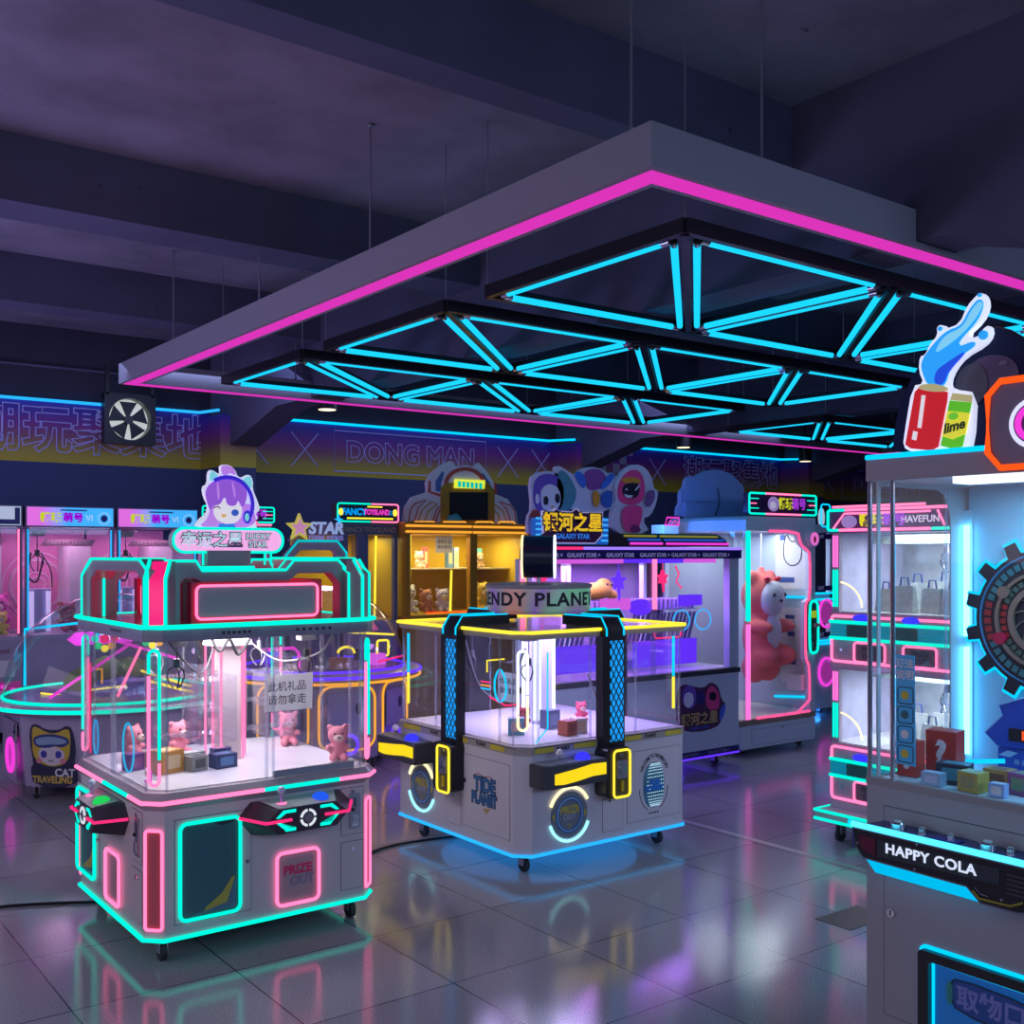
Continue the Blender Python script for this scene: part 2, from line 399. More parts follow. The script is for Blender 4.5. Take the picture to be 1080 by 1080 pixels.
# printed gradient band with its outlines, bay by bay
bnd = struct(B().box(-7, 24, YW, YW + .02, 2.51, 3.14).done('trim_1', BAND, smooth=False))
FW = FACE(0, YW, 1, 0)
def outline_text(s, x0, x1, z, size, ob, sxx=1.0):
    return text('lettering', s, FW, (x0 + x1) / 2, z, .004, size, OUTL, ob, off=.012, outline=.006, sx=sxx)
outline_text('潮玩聚集地', 2.04, 4.39, 2.815, .50, bnd, .96)
outline_text('DONG MAN', 6.05, 8.02, 2.80, .335, bnd, 1.0)
outline_text('潮玩聚集地', 11.78, 14.07, 2.815, .46, bnd, .96)
outline_text('DONG MAN', 16.0, 18.0, 2.80, .335, bnd)
def xmark(x, ob, s=.17, z=2.80):
    b = B(FW)
    b.tube([(x - s, z + s * 1.15, .004), (x + s, z - s * 1.15, .004)], .008, n=4); b.tube([(x + s, z + s * 1.15, .004), (x - s, z - s * 1.15, .004)], .008, n=4)
    b.done('cross_mark', OUTL, ob)
for x in (4.93, 5.56, 8.51, 9.08, 11.28, 15.36): xmark(x, bnd)
for x0, x1 in ((5.94, 8.15), (15.75, 18.1)):
    B(FW).tube(lift([(x0, 2.57), (x1, 2.57), (x1, 3.05), (x0, 3.05)], .004), .009, True, 4).done('text_frame', OUTL, bnd)
b = B(FW)
for i in range(6):
    for j in range(4):
        if (i + j) % 2 == 0: b.box(10.0 + i * .13, 10.13 + i * .13, 2.62 + j * .13, 2.75 + j * .13, .001, .004)
b.done('checker_pattern', CHK1, bnd)
# pillars with the band running round them
for k, xp in enumerate((XP1, XP2, 14.1)):
    b = B(); b.box(xp, xp + .4, YW - .56, YW, 0, 2.51); b.mi = 1; b.box(xp, xp + .4, YW - .56, YW, 2.51, 3.06)
    struct(b.done('pillar_%d' % (k + 1), [NAVY, BAND], smooth=False))
# beams: three along the wall, two across with haunches at the pillars
for k, (y, wd) in enumerate(((3.51, .19), (6.27, .36), (8.76, .32), (.9, .3), (-2.0, .3))):
    struct(B().box(-7, 24, y, y + wd, HB, HS).done('ceiling_beam_%d' % (k + 1), BEAM, smooth=False))
for k, x in enumerate((4.43, 9.33, 14.2)):
    b = B(FACE(x, 0, 0, 1))         # u along Y, v up, d = +X
    b.poly([(-5, 3.03), (2.1, 3.03), (2.1, 2.9), (2.3, 2.93), (2.68, 3.03), (9.7, 3.03), (YW - .56, 2.74), (YW, 2.74), (YW, HS), (-5, HS)], 0, .32)
    struct(b.done('ceiling_beam_%d' % (k + 6), BEAM, smooth=False))
# conduit along the upper wall
struct(B().cyl((-7, YW - .01, 3.47), (4.32, YW - .01, 3.47), .014).done('trim_2', BEAM))
# brass-coloured joint strip and a patch tile in the floor
struct(B().box(4.645, 4.685, -5, 11.4, 0, .0015).done('trim_3', mat('joint_strip', (.42, .42, .45), .3, .7), smooth=False))
tag(B().box(3.87, 4.17, 2.76, 2.94, 0, .002).done('floor_hatch', mat('hatch', (.05, .048, .055), .5), smooth=False), 'small dark rectangular hatch plate set flush in the grey tiled floor', 'floor hatch')

# ================================================================ LIGHTS ON THE WALL AND CEILING
def led(pts, label, m=SKY):
    o = B().tube(pts, .016, n=8).done('led_strip', m)
    tag(o, label, 'light strip', 'blue light strips above the printed wall band')
led([(-5, YW - .02, 3.13), (4.30, YW - .02, 3.13), (4.30, YW - .56, 3.10)], 'blue light strip above the purple wall band behind the wall fan', SKY)
led([(4.74, YW - .02, 3.13), (9.2, YW - .02, 3.13), (9.2, YW - .56, 3.1)], 'blue light strip above the boxed DONG MAN lettering on the wall', CYAN)
led([(9.9, YW - .02, 3.13), (14.08, YW - .02, 3.13), (14.08, YW - .56, 3.1)], 'farthest blue light strip, above the chequered patch and Chinese lettering', CYAN)

LW = mat('lamp_lens', (.9, .85, .7), .3, emit=(1.0, .85, .55), es=1.6)
for x, y, lab in ((4.85, 9.45, 'black cylinder downlight before the boxed DONG MAN lettering'), (10.38, 10.0, 'black cylinder downlight before the chequered wall patch'), (13.45, 10.4, 'farthest black cylinder downlight, at the end of the wall')):
    t = thing('downlight', lab, 'ceiling lamp', (x, y, 3.0), 0, 'cylinder downlights near the back wall')
    b = B(); b.cyl((0, 0, 0), (0, 0, .2), .1, n=24); b.done('lamp_body', BLACK, t, bevel=.004)
    B().cyl((0, 0, -.004), (0, 0, .004), .085, n=24).done('lens', LW, t)
    B().cyl((0, 0, .2), (0, 0, .88), .012).done('stem', BLACK, t)

# wall fan
t = thing('wall_fan', 'black square exhaust fan with five blades and a bright opening behind', 'fan', (3.25, 11.2, 2.72))
FF = FACE(0, 0, 1, 0); W_ = .50
b = B(FF); o = [(W_ * .5 + .26 * math.cos(2 * PI * k / 40) * (1 / max(abs(math.cos(2 * PI * k / 40)), abs(math.sin(2 * PI * k / 40)))), .26 + .26 * math.sin(2 * PI * k / 40) * (1 / max(abs(math.cos(2 * PI * k / 40)), abs(math.sin(2 * PI * k / 40))))) for k in range(40)]
i = [(W_ * .5 + .215 * math.cos(2 * PI * k / 40), .26 + .215 * math.sin(2 * PI * k / 40)) for k in range(40)]
b.band(o, i, -.12, 0, True); b.done('housing', BLACK, t)
B(FF).poly(ell(.25, .26, .22, .22, 32), -.13, -.125).done('bright_opening', mat('daylit_opening', (.8, .8, .75), .6, emit=(.72, .78, .72), es=.62), t)
for k in range(5):
    a = 2 * PI * k / 5 + .35; pts = []
    for r, w0, w1 in ((.045, -.4, .5), (.12, -.46, .42), (.205, -.5, .40)):
        pts.append((r, w0, w1))
    out = [(.25 + r * math.cos(a + q), .26 + r * math.sin(a + q)) for r, q, _ in pts] + [(.25 + r * math.cos(a + q), .26 + r * math.sin(a + q)) for r, _, q in pts[::-1]]
    B(FF).poly(out, -.085, -.078).done('blade', BLACK, t)
B(FF).cyl((.25, .26, -.1), (.25, .26, -.05), .045, n=20).done('hub', DGREY, t, bevel=.004)
for u in (0, .46): B().box(u, u + .035, .0, .03, .5, .8).done('bracket', BLACK, t)

# ---------------------------------------------------------------- hanging frame with magenta light
FR = mat('frame_paint', (.30, .29, .33), .5)
FY0, FY1, FX0, FX1 = 2.80, 9.08, 2.74, 13.4
HL, HT = 3.0, 3.17
t = thing('hanging_frame', 'large grey rectangular ceiling frame edged with magenta light', 'hanging light frame', (FX0, FY0, HL))
def P_(x): return x - FX0
b = B(); Wd = .16
for y0 in (0, FY1 - FY0 - Wd):
    for a, c, hz in ((FX0, 4.42, .17), (4.42, 4.76, .025), (4.76, 9.32, .17), (9.32, 9.66, .025), (9.66, FX1, .17)):
        b.box(P_(a), P_(c), y0, y0 + Wd, .004, hz)
b.box(0, Wd, Wd, FY1 - FY0 - Wd, .004, .17); b.box(P_(FX1) - Wd, P_(FX1), Wd, FY1 - FY0 - Wd, .004, .17)
b.done('frame_rail', FR, t)
L0, L1 = .03, Wd - .035
for nm, q in (('light_strip', (L0, P_(FX1) - L0, L0, L1)), ('light_strip', (L0, P_(FX1) - L0, FY1 - FY0 - L1, FY1 - FY0 - L0)), ('light_strip', (L0, L1, L1, FY1 - FY0 - L1)), ('light_strip', (P_(FX1) - L1, P_(FX1) - L0, L1, FY1 - FY0 - L1))):
    B().box(*q, 0, .004).done(nm, FRAMEMAG, t, smooth=False)
b = None
RODS = [(2.82, 2.99), (3.42, 2.86), (2.82, 5.0), (2.82, 6.43), (2.82, 8.0), (7.5, 2.86), (4.3, 9.0), (7.6, 9.0)]
for x, y in RODS:
    b = B(); b.cyl((P_(x), y - FY0, .17), (P_(x), y - FY0, HS - HL), .006, n=8); b.cyl((P_(x), y - FY0, .17), (P_(x), y - FY0, .2), .012, n=8); b.cyl((P_(x), y - FY0, HS - HL - .012), (P_(x), y - FY0, HS - HL), .02, n=10)
    b.done('hanger_rod', STEEL, t)

# ---------------------------------------------------------------- flat neon trusses
TUBEM = neon('neon_tube_cyan', (0.01, 0.60, 1.0), 1.2)
def truss(label, xs, ya, yb, zz=2.955):
    x0 = xs[0]
    t = thing('neon_truss', label, 'ceiling neon light', (x0, ya, zz), 0, 'flat trusses of cyan neon tubes')
    A = [Vector((x - x0, 0, 0)) for x in xs]; C = [Vector((x - x0, yb - ya, 0)) for x in xs]
    tris = []; bars = []
    for k in range(len(xs) - 1):
        tris += [(A[k], C[k + 1], C[k]), (A[k], A[k + 1], C[k + 1])]
        bars += [(A[k], A[k + 1]), (C[k], C[k + 1]), (A[k], C[k]), (A[k], C[k + 1])]
    bars.append((A[-1], C[-1]))
    for p, q in bars:
        d = (q - p).normalized(); s = Vector((-d.y, d.x, 0)) * .019; u = Vector((0, 0, .065))
        b = B(); p2, q2 = p + Vector((0, 0, -.008)), q + Vector((0, 0, -.008))
        b.loft([p2 - s, p2 + s, p2 + s + u, p2 - s + u], [q2 - s, q2 + s, q2 + s + u, q2 - s + u]); b.done('bar', BLACK, t)
    for tr in tris:
        ce = (tr[0] + tr[1] + tr[2]) / 3
        for k in range(3):
            p, q = tr[k], tr[(k + 1) % 3]; d = (q - p).normalized(); s = Vector((-d.y, d.x, 0))
            if s.dot(ce - p) < 0: s = -s
            e0 = .13 if k else .16
            def cut(v): 
                pv, nx = [x for x in tr if (x - v).length > 1e-6]
                ang = (pv - v).angle(nx - v); return min(.34, .05 / math.tan(ang / 2) + .07)
            a, c = p + d * cut(p) + s * .05, q - d * cut(q) + s * .05
            n_ = (c - a).length
            o = B().tube([a, c], 0.0175, n=8).done('neon_tube', TUBEM, t)
            for e, g in ((a, -d), (c, d)): B().cyl(e, e + g * .05, .017, n=10).done('tube_cap', CHROME, o)
    for p in (A[0], A[-1], C[0], C[-1], A[len(A) // 2], C[len(C) // 2]): B().cyl(p + Vector((0, 0, .065)), p + Vector((0, 0, HS - zz)), .004, n=6).done('hanger_wire', STEEL, t)
G1 = [3.30, 4.82, 6.37, 7.87]; G2 = [9.75, 11.2, 12.7]
truss('cyan neon truss nearest the front corner of the hanging frame', G1, 3.17, 4.60)
truss('cyan neon truss in the middle of the three under the hanging frame', G1, 5.0, 6.45)
truss('cyan neon truss nearest the back rail of the hanging frame', G1, 6.80, 8.22)
truss('small distant cyan neon truss beyond the second ceiling beam', [9.12, 10.7, 12.25], 6.8, 8.1)

# power cables on the floor
tag(cable(None, [(2.42, 4.9, .007), (2.7, 4.95, .007), (3.0, 5.05, .007), (3.4, 5.0, .007)], .007, BLACK, 'power_cable'), 'black power cable on the floor between the two four-sided claw machines', 'cable')
tag(cable(None, [(-.3, 5.0, .007), (.4, 5.2, .007), (1.0, 5.25, .007), (1.5, 5.0, .007)], .007, BLACK, 'power_cable'), 'black power cable on the floor left of the teal and pink claw machine', 'cable')

# ================================================================ LUCKY STAR four-sided claw machine
M1X, M1Y = 1.34, 4.08
t = thing('claw_machine', 'white four-sided claw machine edged in teal and pink neon, LUCKY STAR sign on top', 'claw machine', (M1X, M1Y, 0))
W1, D1_ = 1.02, 1.04
FR1 = FACE(0, .03, 1, 0); LF1 = FACE(.015, D1_, 0, -1); RT1 = FACE(W1 - .015, 0, 0, 1); BK1 = FACE(W1, D1_ - .02, -1, 0)
bx0, bx1, by0, by1, ch = .015, W1 - .015, .03, D1_ - .02, .06
s7 = math.sqrt(.5)
CH = [FACE(bx0, by0 + ch, s7, -s7), FACE(bx1 - ch, by0, s7, s7), FACE(bx1, by1 - ch, -s7, s7), FACE(bx0 + ch, by1, -s7, -s7)]
cw = ch / s7
TEALP = mat('teal_panel', (.05, .16, .18), .25); PINKP = mat('salmon_panel', (.55, .13, .15), .35)
DECKM = mat('deck_grey', (.42, .38, .42), .35)
CANM = mat('canopy_purple_grey', (.30, .25, .34), .35, noise=.3, nscale=14)
B().poly(oct8(bx0, bx1, by0, by1, ch), .098, .605).done('base_cabinet', WHITE, t)
B().poly(oct8(bx0 + .04, bx1 - .04, by0 + .04, by1 - .04, ch), .09, .098).done('underframe', DGREY, t)
for x, y in ((.09, .12), (W1 - .1, .12), (.09, D1_ - .12), (W1 - .1, D1_ - .12)): caster(t, x, y)
def octtube(z, g, r, m, name='neon_strip'):
    return B().tube([(x, y, z) for x, y in oct8(bx0 - g, bx1 + g, by0 - g, by1 + g, ch)], r, True).done(name, m, t)
octtube(.101, .006, .0085, TEAL)
b = B(); o = oct8(bx0, bx1, by0, by1, ch); o2 = oct8(bx0 - .016, bx1 + .016, by0 - .016, by1 + .016, ch)
b.loft([(x, y, .60) for x, y in o], [(x, y, .625) for x, y in o2]); b.loft([(x, y, .625) for x, y in o2], [(x, y, .645) for x, y in o2]); b.loft([(x, y, .645) for x, y in o2], [(x, y, .668) for x, y in o])
b.done('deck_ledge', DECKM, t)
g = .018; ox0, ox1, oy0, oy1 = bx0 - g, bx1 + g, by0 - g, by1 + g; zz = .634
def run(pts, m): return B().tube([(x, y, zz) for x, y in pts], .0085).done('neon_strip', m, t)
yA, yB = D1_ - .477, D1_ - .817
run([(ox0 + ch, oy1), (ox0, oy1 - ch), (ox0, yA)], PINK); run([(ox0, yA - .004), (ox0, yB + .004)], TEAL); run([(ox0, yB), (ox0, oy0 + ch), (ox0 + ch, oy0), (.476, oy0)], PINK)
run([(.48, oy0), (.818, oy0)], TEAL); run([(.822, oy0), (ox1 - ch, oy0), (ox1, oy0 + ch), (ox1, .3)], PINK); run([(ox1, .304), (ox1, .7)], TEAL); run([(ox1, .704), (ox1, oy1 - ch), (ox1 - ch, oy1), (ox0 + ch, oy1)], PINK)
B().poly(oct8(bx0 + .03, bx1 - .03, by0 + .03, by1 - .03, ch), .668, .673).done('play_floor', LINER, t)
# glass case: eight panes with sliding-pane edges
gi = .012
og = oct8(bx0 + gi, bx1 - gi, by0 + gi, by1 - gi, ch)
for k in range(8):
    (xa, ya), (xb, yb) = og[k], og[(k + 1) % 8]
    L = math.hypot(xb - xa, yb - ya); B(FACE(xa, ya, (xb - xa) / L, (yb - ya) / L)).box(.002, L - .002, .672, 1.255, -.0025, .0025).done('glass_pane', GLASS, t, smooth=False)
    B().cyl((xa, ya, .672), (xa, ya, 1.255), .006, n=8).done('corner_edge', EDGE, t)
for f, u in ((FR1, .50), (FR1, .53), (FR1, .885), (LF1, .50), (LF1, .53), (RT1, .52), (BK1, .52)):
    B(f).box(u - .004, u + .004, .672, 1.255, -.02, -.006).done('pane_edge', EDGE, t)
B(FR1).box(.53, .90, .672, .70, -.02, -.004).done('slide_rail', STEEL, t)
# corner neon pills
for k, f in enumerate(CH):
    c = cw / 2; r = .022; d = .004; V0, V1 = .70, 1.222
    top = [(c - r, V1 - .09, d)] + [(x, y, d) for x, y in arc(c, V1 - r, r, r, 180, 0, 10)] + [(c + r, .80, d)]
    bot = [(c + r, .785, d)] + [(x, y, d) for x, y in arc(c, V0 + r, r, r, 0, -180, 10)] + [(c - r, V1 - .10, d)]
    B(f).tube(top, .0065).done('neon_pill', TEAL, t); B(f).tube(bot, .0065).done('neon_pill', PINK, t)
    B(f).box(c - r, c + r, V0 + .02, V1 - .02, -.002, .0).done('pill_backing', EDGE, t)
    # pink strip low on the chamfer
    pp_ = rr(.008, cw - .008, .142, .525, .012)
    plate(t, f, pp_, 0, .004, PINKP, 'corner_panel'); ring(t, f, pp_, .008, .0062, PINK)
# canopy
oc = oct8(bx0 - .012, bx1 + .012, by0 - .012, by1 + .012, ch)
B().poly(oc, 1.255, 1.308).done('canopy', CANM, t)
octtube(1.312, .018, .0095, TEAL)
B().poly(oct8(bx0, bx1, by0, by1, ch), 1.308, 1.316).done('canopy_top', mat('pink_glow_top', (.75, .16, .26), .2), t)  # pink glow from inside the arches painted into the top's colour
for f, us in ((FR1, [.30 + .022 * k for k in range(6)] + [.62 + .03 * k for k in range(6)]), (LF1, [.56 + .025 * k for k in range(6)])):
    b = B(f)
    for u in us: b.box(u, u + .012, 1.276, 1.287, .009, .0135)
    b.done('vent_slots', INK, t)
B().box(.2, .8, .2, .8, 1.249, 1.255).done('lamp_panel', mat('lamp_panel_white', (.9, .9, .9), .4, emit=(1, .95, 1), es=1.6), t)
lamp('interior_lamp', (W1 / 2, D1_ / 2, 1.245), 12.0, (1, .92, .97), .7, t)
# roof arches on the four sides
ARCH = mat('arch_grey', (.34, .30, .34), .35); ARCHGLOW = mat('arch_pink_glow', (.85, .14, .25), .4)  # pink light inside the arches is put into the lining colour
def arch(f, outer, inner, d0, d1):
    B(f).band(outer, inner, d0, d1).done('roof_arch', ARCH, t)
    for d in (d1 + .003, d0 - .003): ring(t, f, outer, d, .006, TEAL, closed=False)
    b = B(f); b.band([(u, v) for u, v in inner], [(u + (.004 if u < .4 else -.004), v - .004) for u, v in inner], d0 + .004, d1 - .004)
    b.done('arch_glow_skin', ARCHGLOW, t)
FO = [(.11, 1.316), (.11, 1.50), (.14, 1.567), (.23, 1.567), (.255, 1.528), (.62, 1.528), (.657, 1.569), (.865, 1.569), (.935, 1.502), (.935, 1.316)]
FI = [(.165, 1.316), (.165, 1.48), (.18, 1.5), (.225, 1.5), (.25, 1.485), (.64, 1.485), (.68, 1.516), (.835, 1.516), (.88, 1.469), (.88, 1.316)]
LO = [(.065, 1.316), (.065, 1.51), (.20, 1.574), (.854, 1.574), (.95, 1.53), (.95, 1.316)]
LI = [(.17, 1.316), (.17, 1.483), (.25, 1.525), (.80, 1.528), (.87, 1.5), (.87, 1.316)]
arch(FR1, FO, FI, -.16, -.085); arch(BK1, FO, FI, -.16, -.085); arch(LF1, LO, LI, -.11, -.015); arch(RT1, LO, LI, -.11, -.015)
HOTP = mat('lit_pink_acrylic', (.9, .02, .22), .25, emit=(1.0, .01, .16), es=.75)
for f in CH:
    prof = [(-.012, 1.316), (-.012, 1.492), (-.05, 1.566), (-.075, 1.566), (-.075, 1.316)]
    b = B(f); b.loft([(.012, v, d) for d, v in prof], [(cw - .012, v, d) for d, v in prof]); b.done('corner_tower', HOTP, t)
    for u in (.0, cw):
        B(f).tube([(u, 1.316, -.004), (u, 1.5, -.004), (u, 1.572, -.046)], .007).done('neon_tube', TEAL, t)
        b = B(f); b.loft([(u - .008, v, d) for d, v in prof], [(u + .008, v, d) for d, v in prof]); b.done('tower_edge', ARCH, t)
# red light boxes on the roof
up = lamp('hidden_roof_lamp', (W1 / 2, .60, 1.322), 3.2, (1.0, .10, .26), .5, t); up.rotation_euler = (PI, 0, 0)
for f, u0, u1, d in ((FR1, .193, .762, -.04), (LF1, .535, .90, -.125), (BK1, .193, .762, -.04), (RT1, .3, .7, -.125)):
    b = B(f); b.box(u0, u1, 1.316, 1.482, d - .045, d); o = b.done('sign_box', RED, t, bevel=.006)
    plate(o, f, rr(u0 + .028, u1 - .028, 1.343, 1.462, .02), d, d + .003, PANEL, 'sign_panel')
    ring(o, f, rr(u0 + .02, u1 - .02, 1.335, 1.468, .022), d + .006, .0055, PINK)
# neck and topper sign
b = B(); b.box(.26, .60, .40, .62, 1.316, 1.545); b.done('neck_box', GREY, t, bevel=.006)
ring(t, FACE(0, .40, 1, 0), [(.26, 1.535), (.60, 1.535)], .004, .007, TEAL, closed=False)
b = B(); b.box(.42, .62, .48, .56, 1.545, 1.61); b.done('sign_neck', GREY, t)
for u in (.41, .44, .70, .73): B().cyl((u, .51, 1.545), (u, .51, 1.6), .005, n=8).done('sign_leg', TEAL, t)
FT = FACE(0, .50, 1, 0)
c0, c1, v0, v1 = .269, .788, 1.598, 1.712
so = B(FT).poly(rr(c0, c1, v0, v1, (v1 - v0) / 2 - .001, 10), -.05, 0).done('name_sign', mat('sign_rim_white', (.8, .8, .85), .3), t)
plate(so, FT, rr(c0 + .012, c1 - .012, v0 + .012, v1 - .012, .043, 10), 0, .002, mat('lit_pink_sign', (.9, .5, .75), .4, emit=(1, .42, .80), es=.75), 'sign_face')
ring(so, FT, rr(c0 + .004, c1 - .004, v0 + .004, v1 - .004, .05, 10), .003, .0055, TEAL)
SILV = mat('sign_silver_teal', (.6, .75, .8), .35, emit=(.5, .75, .8), es=.6); LOUTL = mat('sign_letter_outline', (.22, .10, .24), .5)  # second material is the dark outline behind the letters
for m_, o_, d_ in ((LOUTL, .009, .0025), (SILV, .002, .0045)):
    text('lettering', '幸运之星', FT, .448, 1.654, d_, .070, m_, so, off=o_ * .55, spacing=1.02)
    text('lettering', 'LUCKY', FT, .662, 1.673, d_, .037, m_, so, off=o_ * .45); text('lettering', 'STAR', FT, .66, 1.636, d_, .037, m_, so, off=o_ * .45)
# cut-out figure with purple hair above the sign
def g7(pts): return [((cx / 8.31 - 35) * .00446 + .374, 1.708 - (cy / 8.31 - 77) * .00428) for cx, cy in pts]
GL = lambda n, c, s=.55: mat(n, c, .4, emit=c, es=s)
CW_, CP1, CP2, CT, CB, CS = GL('art_white', (.82, .80, .95)), GL('art_purple', (.36, .10, .72)), GL('art_violet', (.62, .25, .85)), GL('art_teal', (.25, .78, .80)), GL('art_blue', (.05, .02, .65)), GL('art_skin', (.95, .86, .90))
sil = smooth2(g7([(285, 640), (330, 560), (395, 520), (410, 440), (372, 370), (358, 285), (405, 255), (405, 160), (430, 130), (500, 175), (515, 150), (505, 90), (580, 82), (640, 130), (650, 175), (690, 195), (760, 155), (795, 210), (790, 290), (830, 380), (862, 470), (815, 500), (840, 545), (810, 570), (835, 645)]), 1)
fig = B(FT).poly(sil, -.035, -.012).done('cutout_figure', CW_, t)
def art(pts, d, m, name='art_patch', sm=2, fn=g7): return plate(fig, FT, smooth2(fn(pts), sm), -.012, d, m, name)
art([(300, 640), (400, 560), (420, 450), (470, 400), (720, 420), (790, 420), (840, 640)], -.011, CP2, 'hair')
art([(435, 470), (520, 370), (640, 400), (700, 450), (690, 540), (640, 590), (560, 600), (470, 570)], -.0095, CS, 'face')
art([(480, 640), (500, 590), (560, 605), (620, 590), (650, 640)], -.0088, GL('art_collar', (.03, .22, .75)), 'collar')
art([(385, 400), (375, 310), (430, 240), (520, 200), (640, 205), (720, 260), (745, 350), (700, 470), (660, 380), (640, 445), (560, 440), (545, 350), (500, 440), (440, 440), (420, 500)], -.008, CP1, 'fringe')
for q in ([(470, 240), (490, 240), (500, 380), (480, 400)], [(600, 230), (615, 230), (640, 350), (625, 380)]): art(q, -.007, CP2, 'hair_streak', 1)
art([(515, 165), (510, 95), (580, 88), (635, 130), (640, 180), (590, 150), (550, 185)], -.009, CP2, 'hair_bun')
art([(412, 245), (415, 165), (435, 138), (495, 195)], -.0075, CT, 'headset_ear', 1); art([(680, 225), (755, 165), (785, 215), (775, 300)], -.0075, CT, 'headset_ear', 1)
hb = g7([(420, 245), (500, 200), (600, 190), (690, 225), (750, 290), (785, 380), (785, 480), (745, 570)])
ring(fig, FT, smooth2(hb, 2, False), -.006, .009, CB, 'headset_band', False)
plate(fig, FT, ell(*g7([(738, 535)])[0], .019, .03), -.008, -.003, CB, 'headset_cup'); plate(fig, FT, ell(*g7([(732, 538)])[0], .010, .018), -.003, -.001, CT, 'headset_light')
plate(fig, FT, ell(*g7([(632, 500)])[0], .017, .015), -.0095, -.0075, GL('art_eye', (.03, .10, .55)), 'eye')
ring(fig, FT, arc(*g7([(475, 475)])[0], .016, .012, 160, 20, 8), -.008, .0022, INK, 'closed_eye', False)
plate(fig, FT, arc(*g7([(533, 515)])[0], .013, .015, 180, 360, 10), -.0095, -.0075, GL('art_mouth', (.85, .45, .15)), 'mouth')
# front and side controls
def tealdoor(f, u0, u1, v0, v1, lx):
    door(t, f, u0 - .02, u1 + .05, v0 - .012, v1 + .02)
    pts = rr(u0, u1, v0, v1, .028)
    o = plate(t, f, pts, .0015, .004, TEALP, 'window_panel'); ring(o, f, pts, .009, .0075, TEAL)
    a = [(u0 + .04, v0 + .012), (u1 - .02, v0 + .02), (u1 - .015, v0 + .13), (u1 - .05, v0 + .105), (u0 + .12, v0 + .03)]
    plate(o, f, a, .004, .005, mat('graphic_grey_blue', (.10, .2, .3), .4), 'printed_stripe')
    plate(o, f, [(x - .005, y - .008) for x, y in ((u0 + .10, v0 + .03), (u1 - .05, v0 + .05), (u1 - .015, v0 + .15), (u1 - .03, v0 + .145), (u1 - .07, v0 + .09), (u0 + .11, v0 + .045))], .005, .006, mat('graphic_yellow', (.5, .45, .08), .4), 'printed_stripe')
    plate(o, f, [(u0 + .14, v1 - .012), (u1 - .02, v1 - .012), (u1 - .03, v1 - .02), (u0 + .17, v1 - .028)], .004, .005, INK, 'printed_stripe')
    lock(t, f, lx, (v0 + v1) / 2, .002)
tealdoor(FR1, .132, .378, .163, .541, .408); tealdoor(LF1, .045, .313, .175, .54, .345)
def prize(f, u0, u1, v0, v1, txt=True):
    pts = rr(u0, u1, v0, v1, .025)
    o = plate(t, f, pts, 0, .003, mat('prize_flap', (.46, .36, .38), .3), 'prize_flap'); ring(o, f, pts, .009, .007, PINK)
    if txt:
        text('lettering', 'PRIZE', f, (u0 + u1) / 2, v0 + .138, .0035, .052, mat('letters_hot_pink', (.75, .03, .16), .5), o, off=.002)
        text('lettering', 'OUT', f, (u0 + u1) / 2 + .02, v0 + .092, .0035, .052, mat('letters_mauve', (.30, .25, .38), .5), o, off=.002)
prize(FR1, .537, .727, .142, .358); prize(LF1, .475, .661, .148, .356, False)
for f, u0, u1 in ((FR1, .834, .943), (LF1, .806, .93)):
    door(t, f, u0, u1, .383, .588); door(t, f, u0, u1, .15, .356); lock(t, f, (u0 + u1) / 2, .57, .002); lock(t, f, (u0 + u1) / 2, .325, .002)
    coin_mech(t, f, (u0 + u1) / 2 + .01, .485, .002, .15)
CONS = mat('console_dark', (.05, .035, .055), .35)
def console(f, u0, u1, btn):
    m = (u0 + u1) / 2; hw = (u1 - u0) / 2
    def hexa(w, tip, v0, v1, vm): return [(m - w, v0), (m + w, v0), (m + w + tip, vm), (m + w, v1), (m - w, v1), (m - w - tip, vm)]
    a, c = hexa(hw + .03, .06, .455, .588, .53), hexa(hw * .76, .055, .468, .565, .52)
    b = B(f); b.loft([(*p, 0) for p in a], [(*p, .115) for p in c]); o = b.done('control_console', CONS, t)
    b = B(f); b.loft([(m - hw - .0, .589, .012), (m + hw, .589, .012), (m + hw * .74, .568, .112), (m - hw * .74, .568, .112)], [(m - hw, .592, .012), (m + hw, .592, .012), (m + hw * .74, .571, .112), (m - hw * .74, .571, .112)]); b.done('control_top', DECKM, o)
    fr = .119
    for sgn in (-1, 1):
        B(f).tube([(m + sgn * (hw + .088), .532, .004), (m + sgn * (hw * .76 + .056), .521, .119), (m + sgn * .075, .522, .121)], .0065).done('neon_bar', HOT, o)
        b = B(f); k = hw * .76
        for vv, q in ((.556, 1), (.482, -1)):
            b.poly([(m + sgn * .055, vv - .006), (m + sgn * .055, vv + .006), (m + sgn * (k - .02), vv + .006), (m + sgn * (k + .012), vv + .006 - q * .028), (m + sgn * (k - .004), vv + .006 - q * .028), (m + sgn * (k - .03), vv - .006)][::sgn], .115, .118)
        b.done('light_bracket', TEAL, o)
    b = B(f)
    for k in range(4): b.band(arc(m, .519, .036, .036, 90 * k + 8, 90 * k + 82, 8), arc(m, .519, .026, .026, 90 * k + 8, 90 * k + 82, 8), .115, .119)
    b.done('ring_light', neon('neon_soft_white', (.85, .9, 1), .85), o); plate(o, f, ell(m, .519, .019, .019), .115, .12, CHROME, 'emblem')
    b = B(f); b.cyl((m - hw * .55, .58, .06), (m - hw * .55, .625, .06), .006); j = b.done('joystick', mat('clear_violet', (.55, .4, .8), .2), o)
    B(f).ball((m - hw * .55, .632, .06), (.017, .017, .017)).done('knob', mat('clear_pale', (.6, .65, .85), .1), j)
    B(f).cyl((m - hw * .55, .576, .06), (m - hw * .55, .582, .06), .022).done('collar', PINK, j)
    q = B(f); q.ball((m + hw * .48, .578, .06), (.036, .026, .036), z0=-90); q.done('push_button', btn, o)
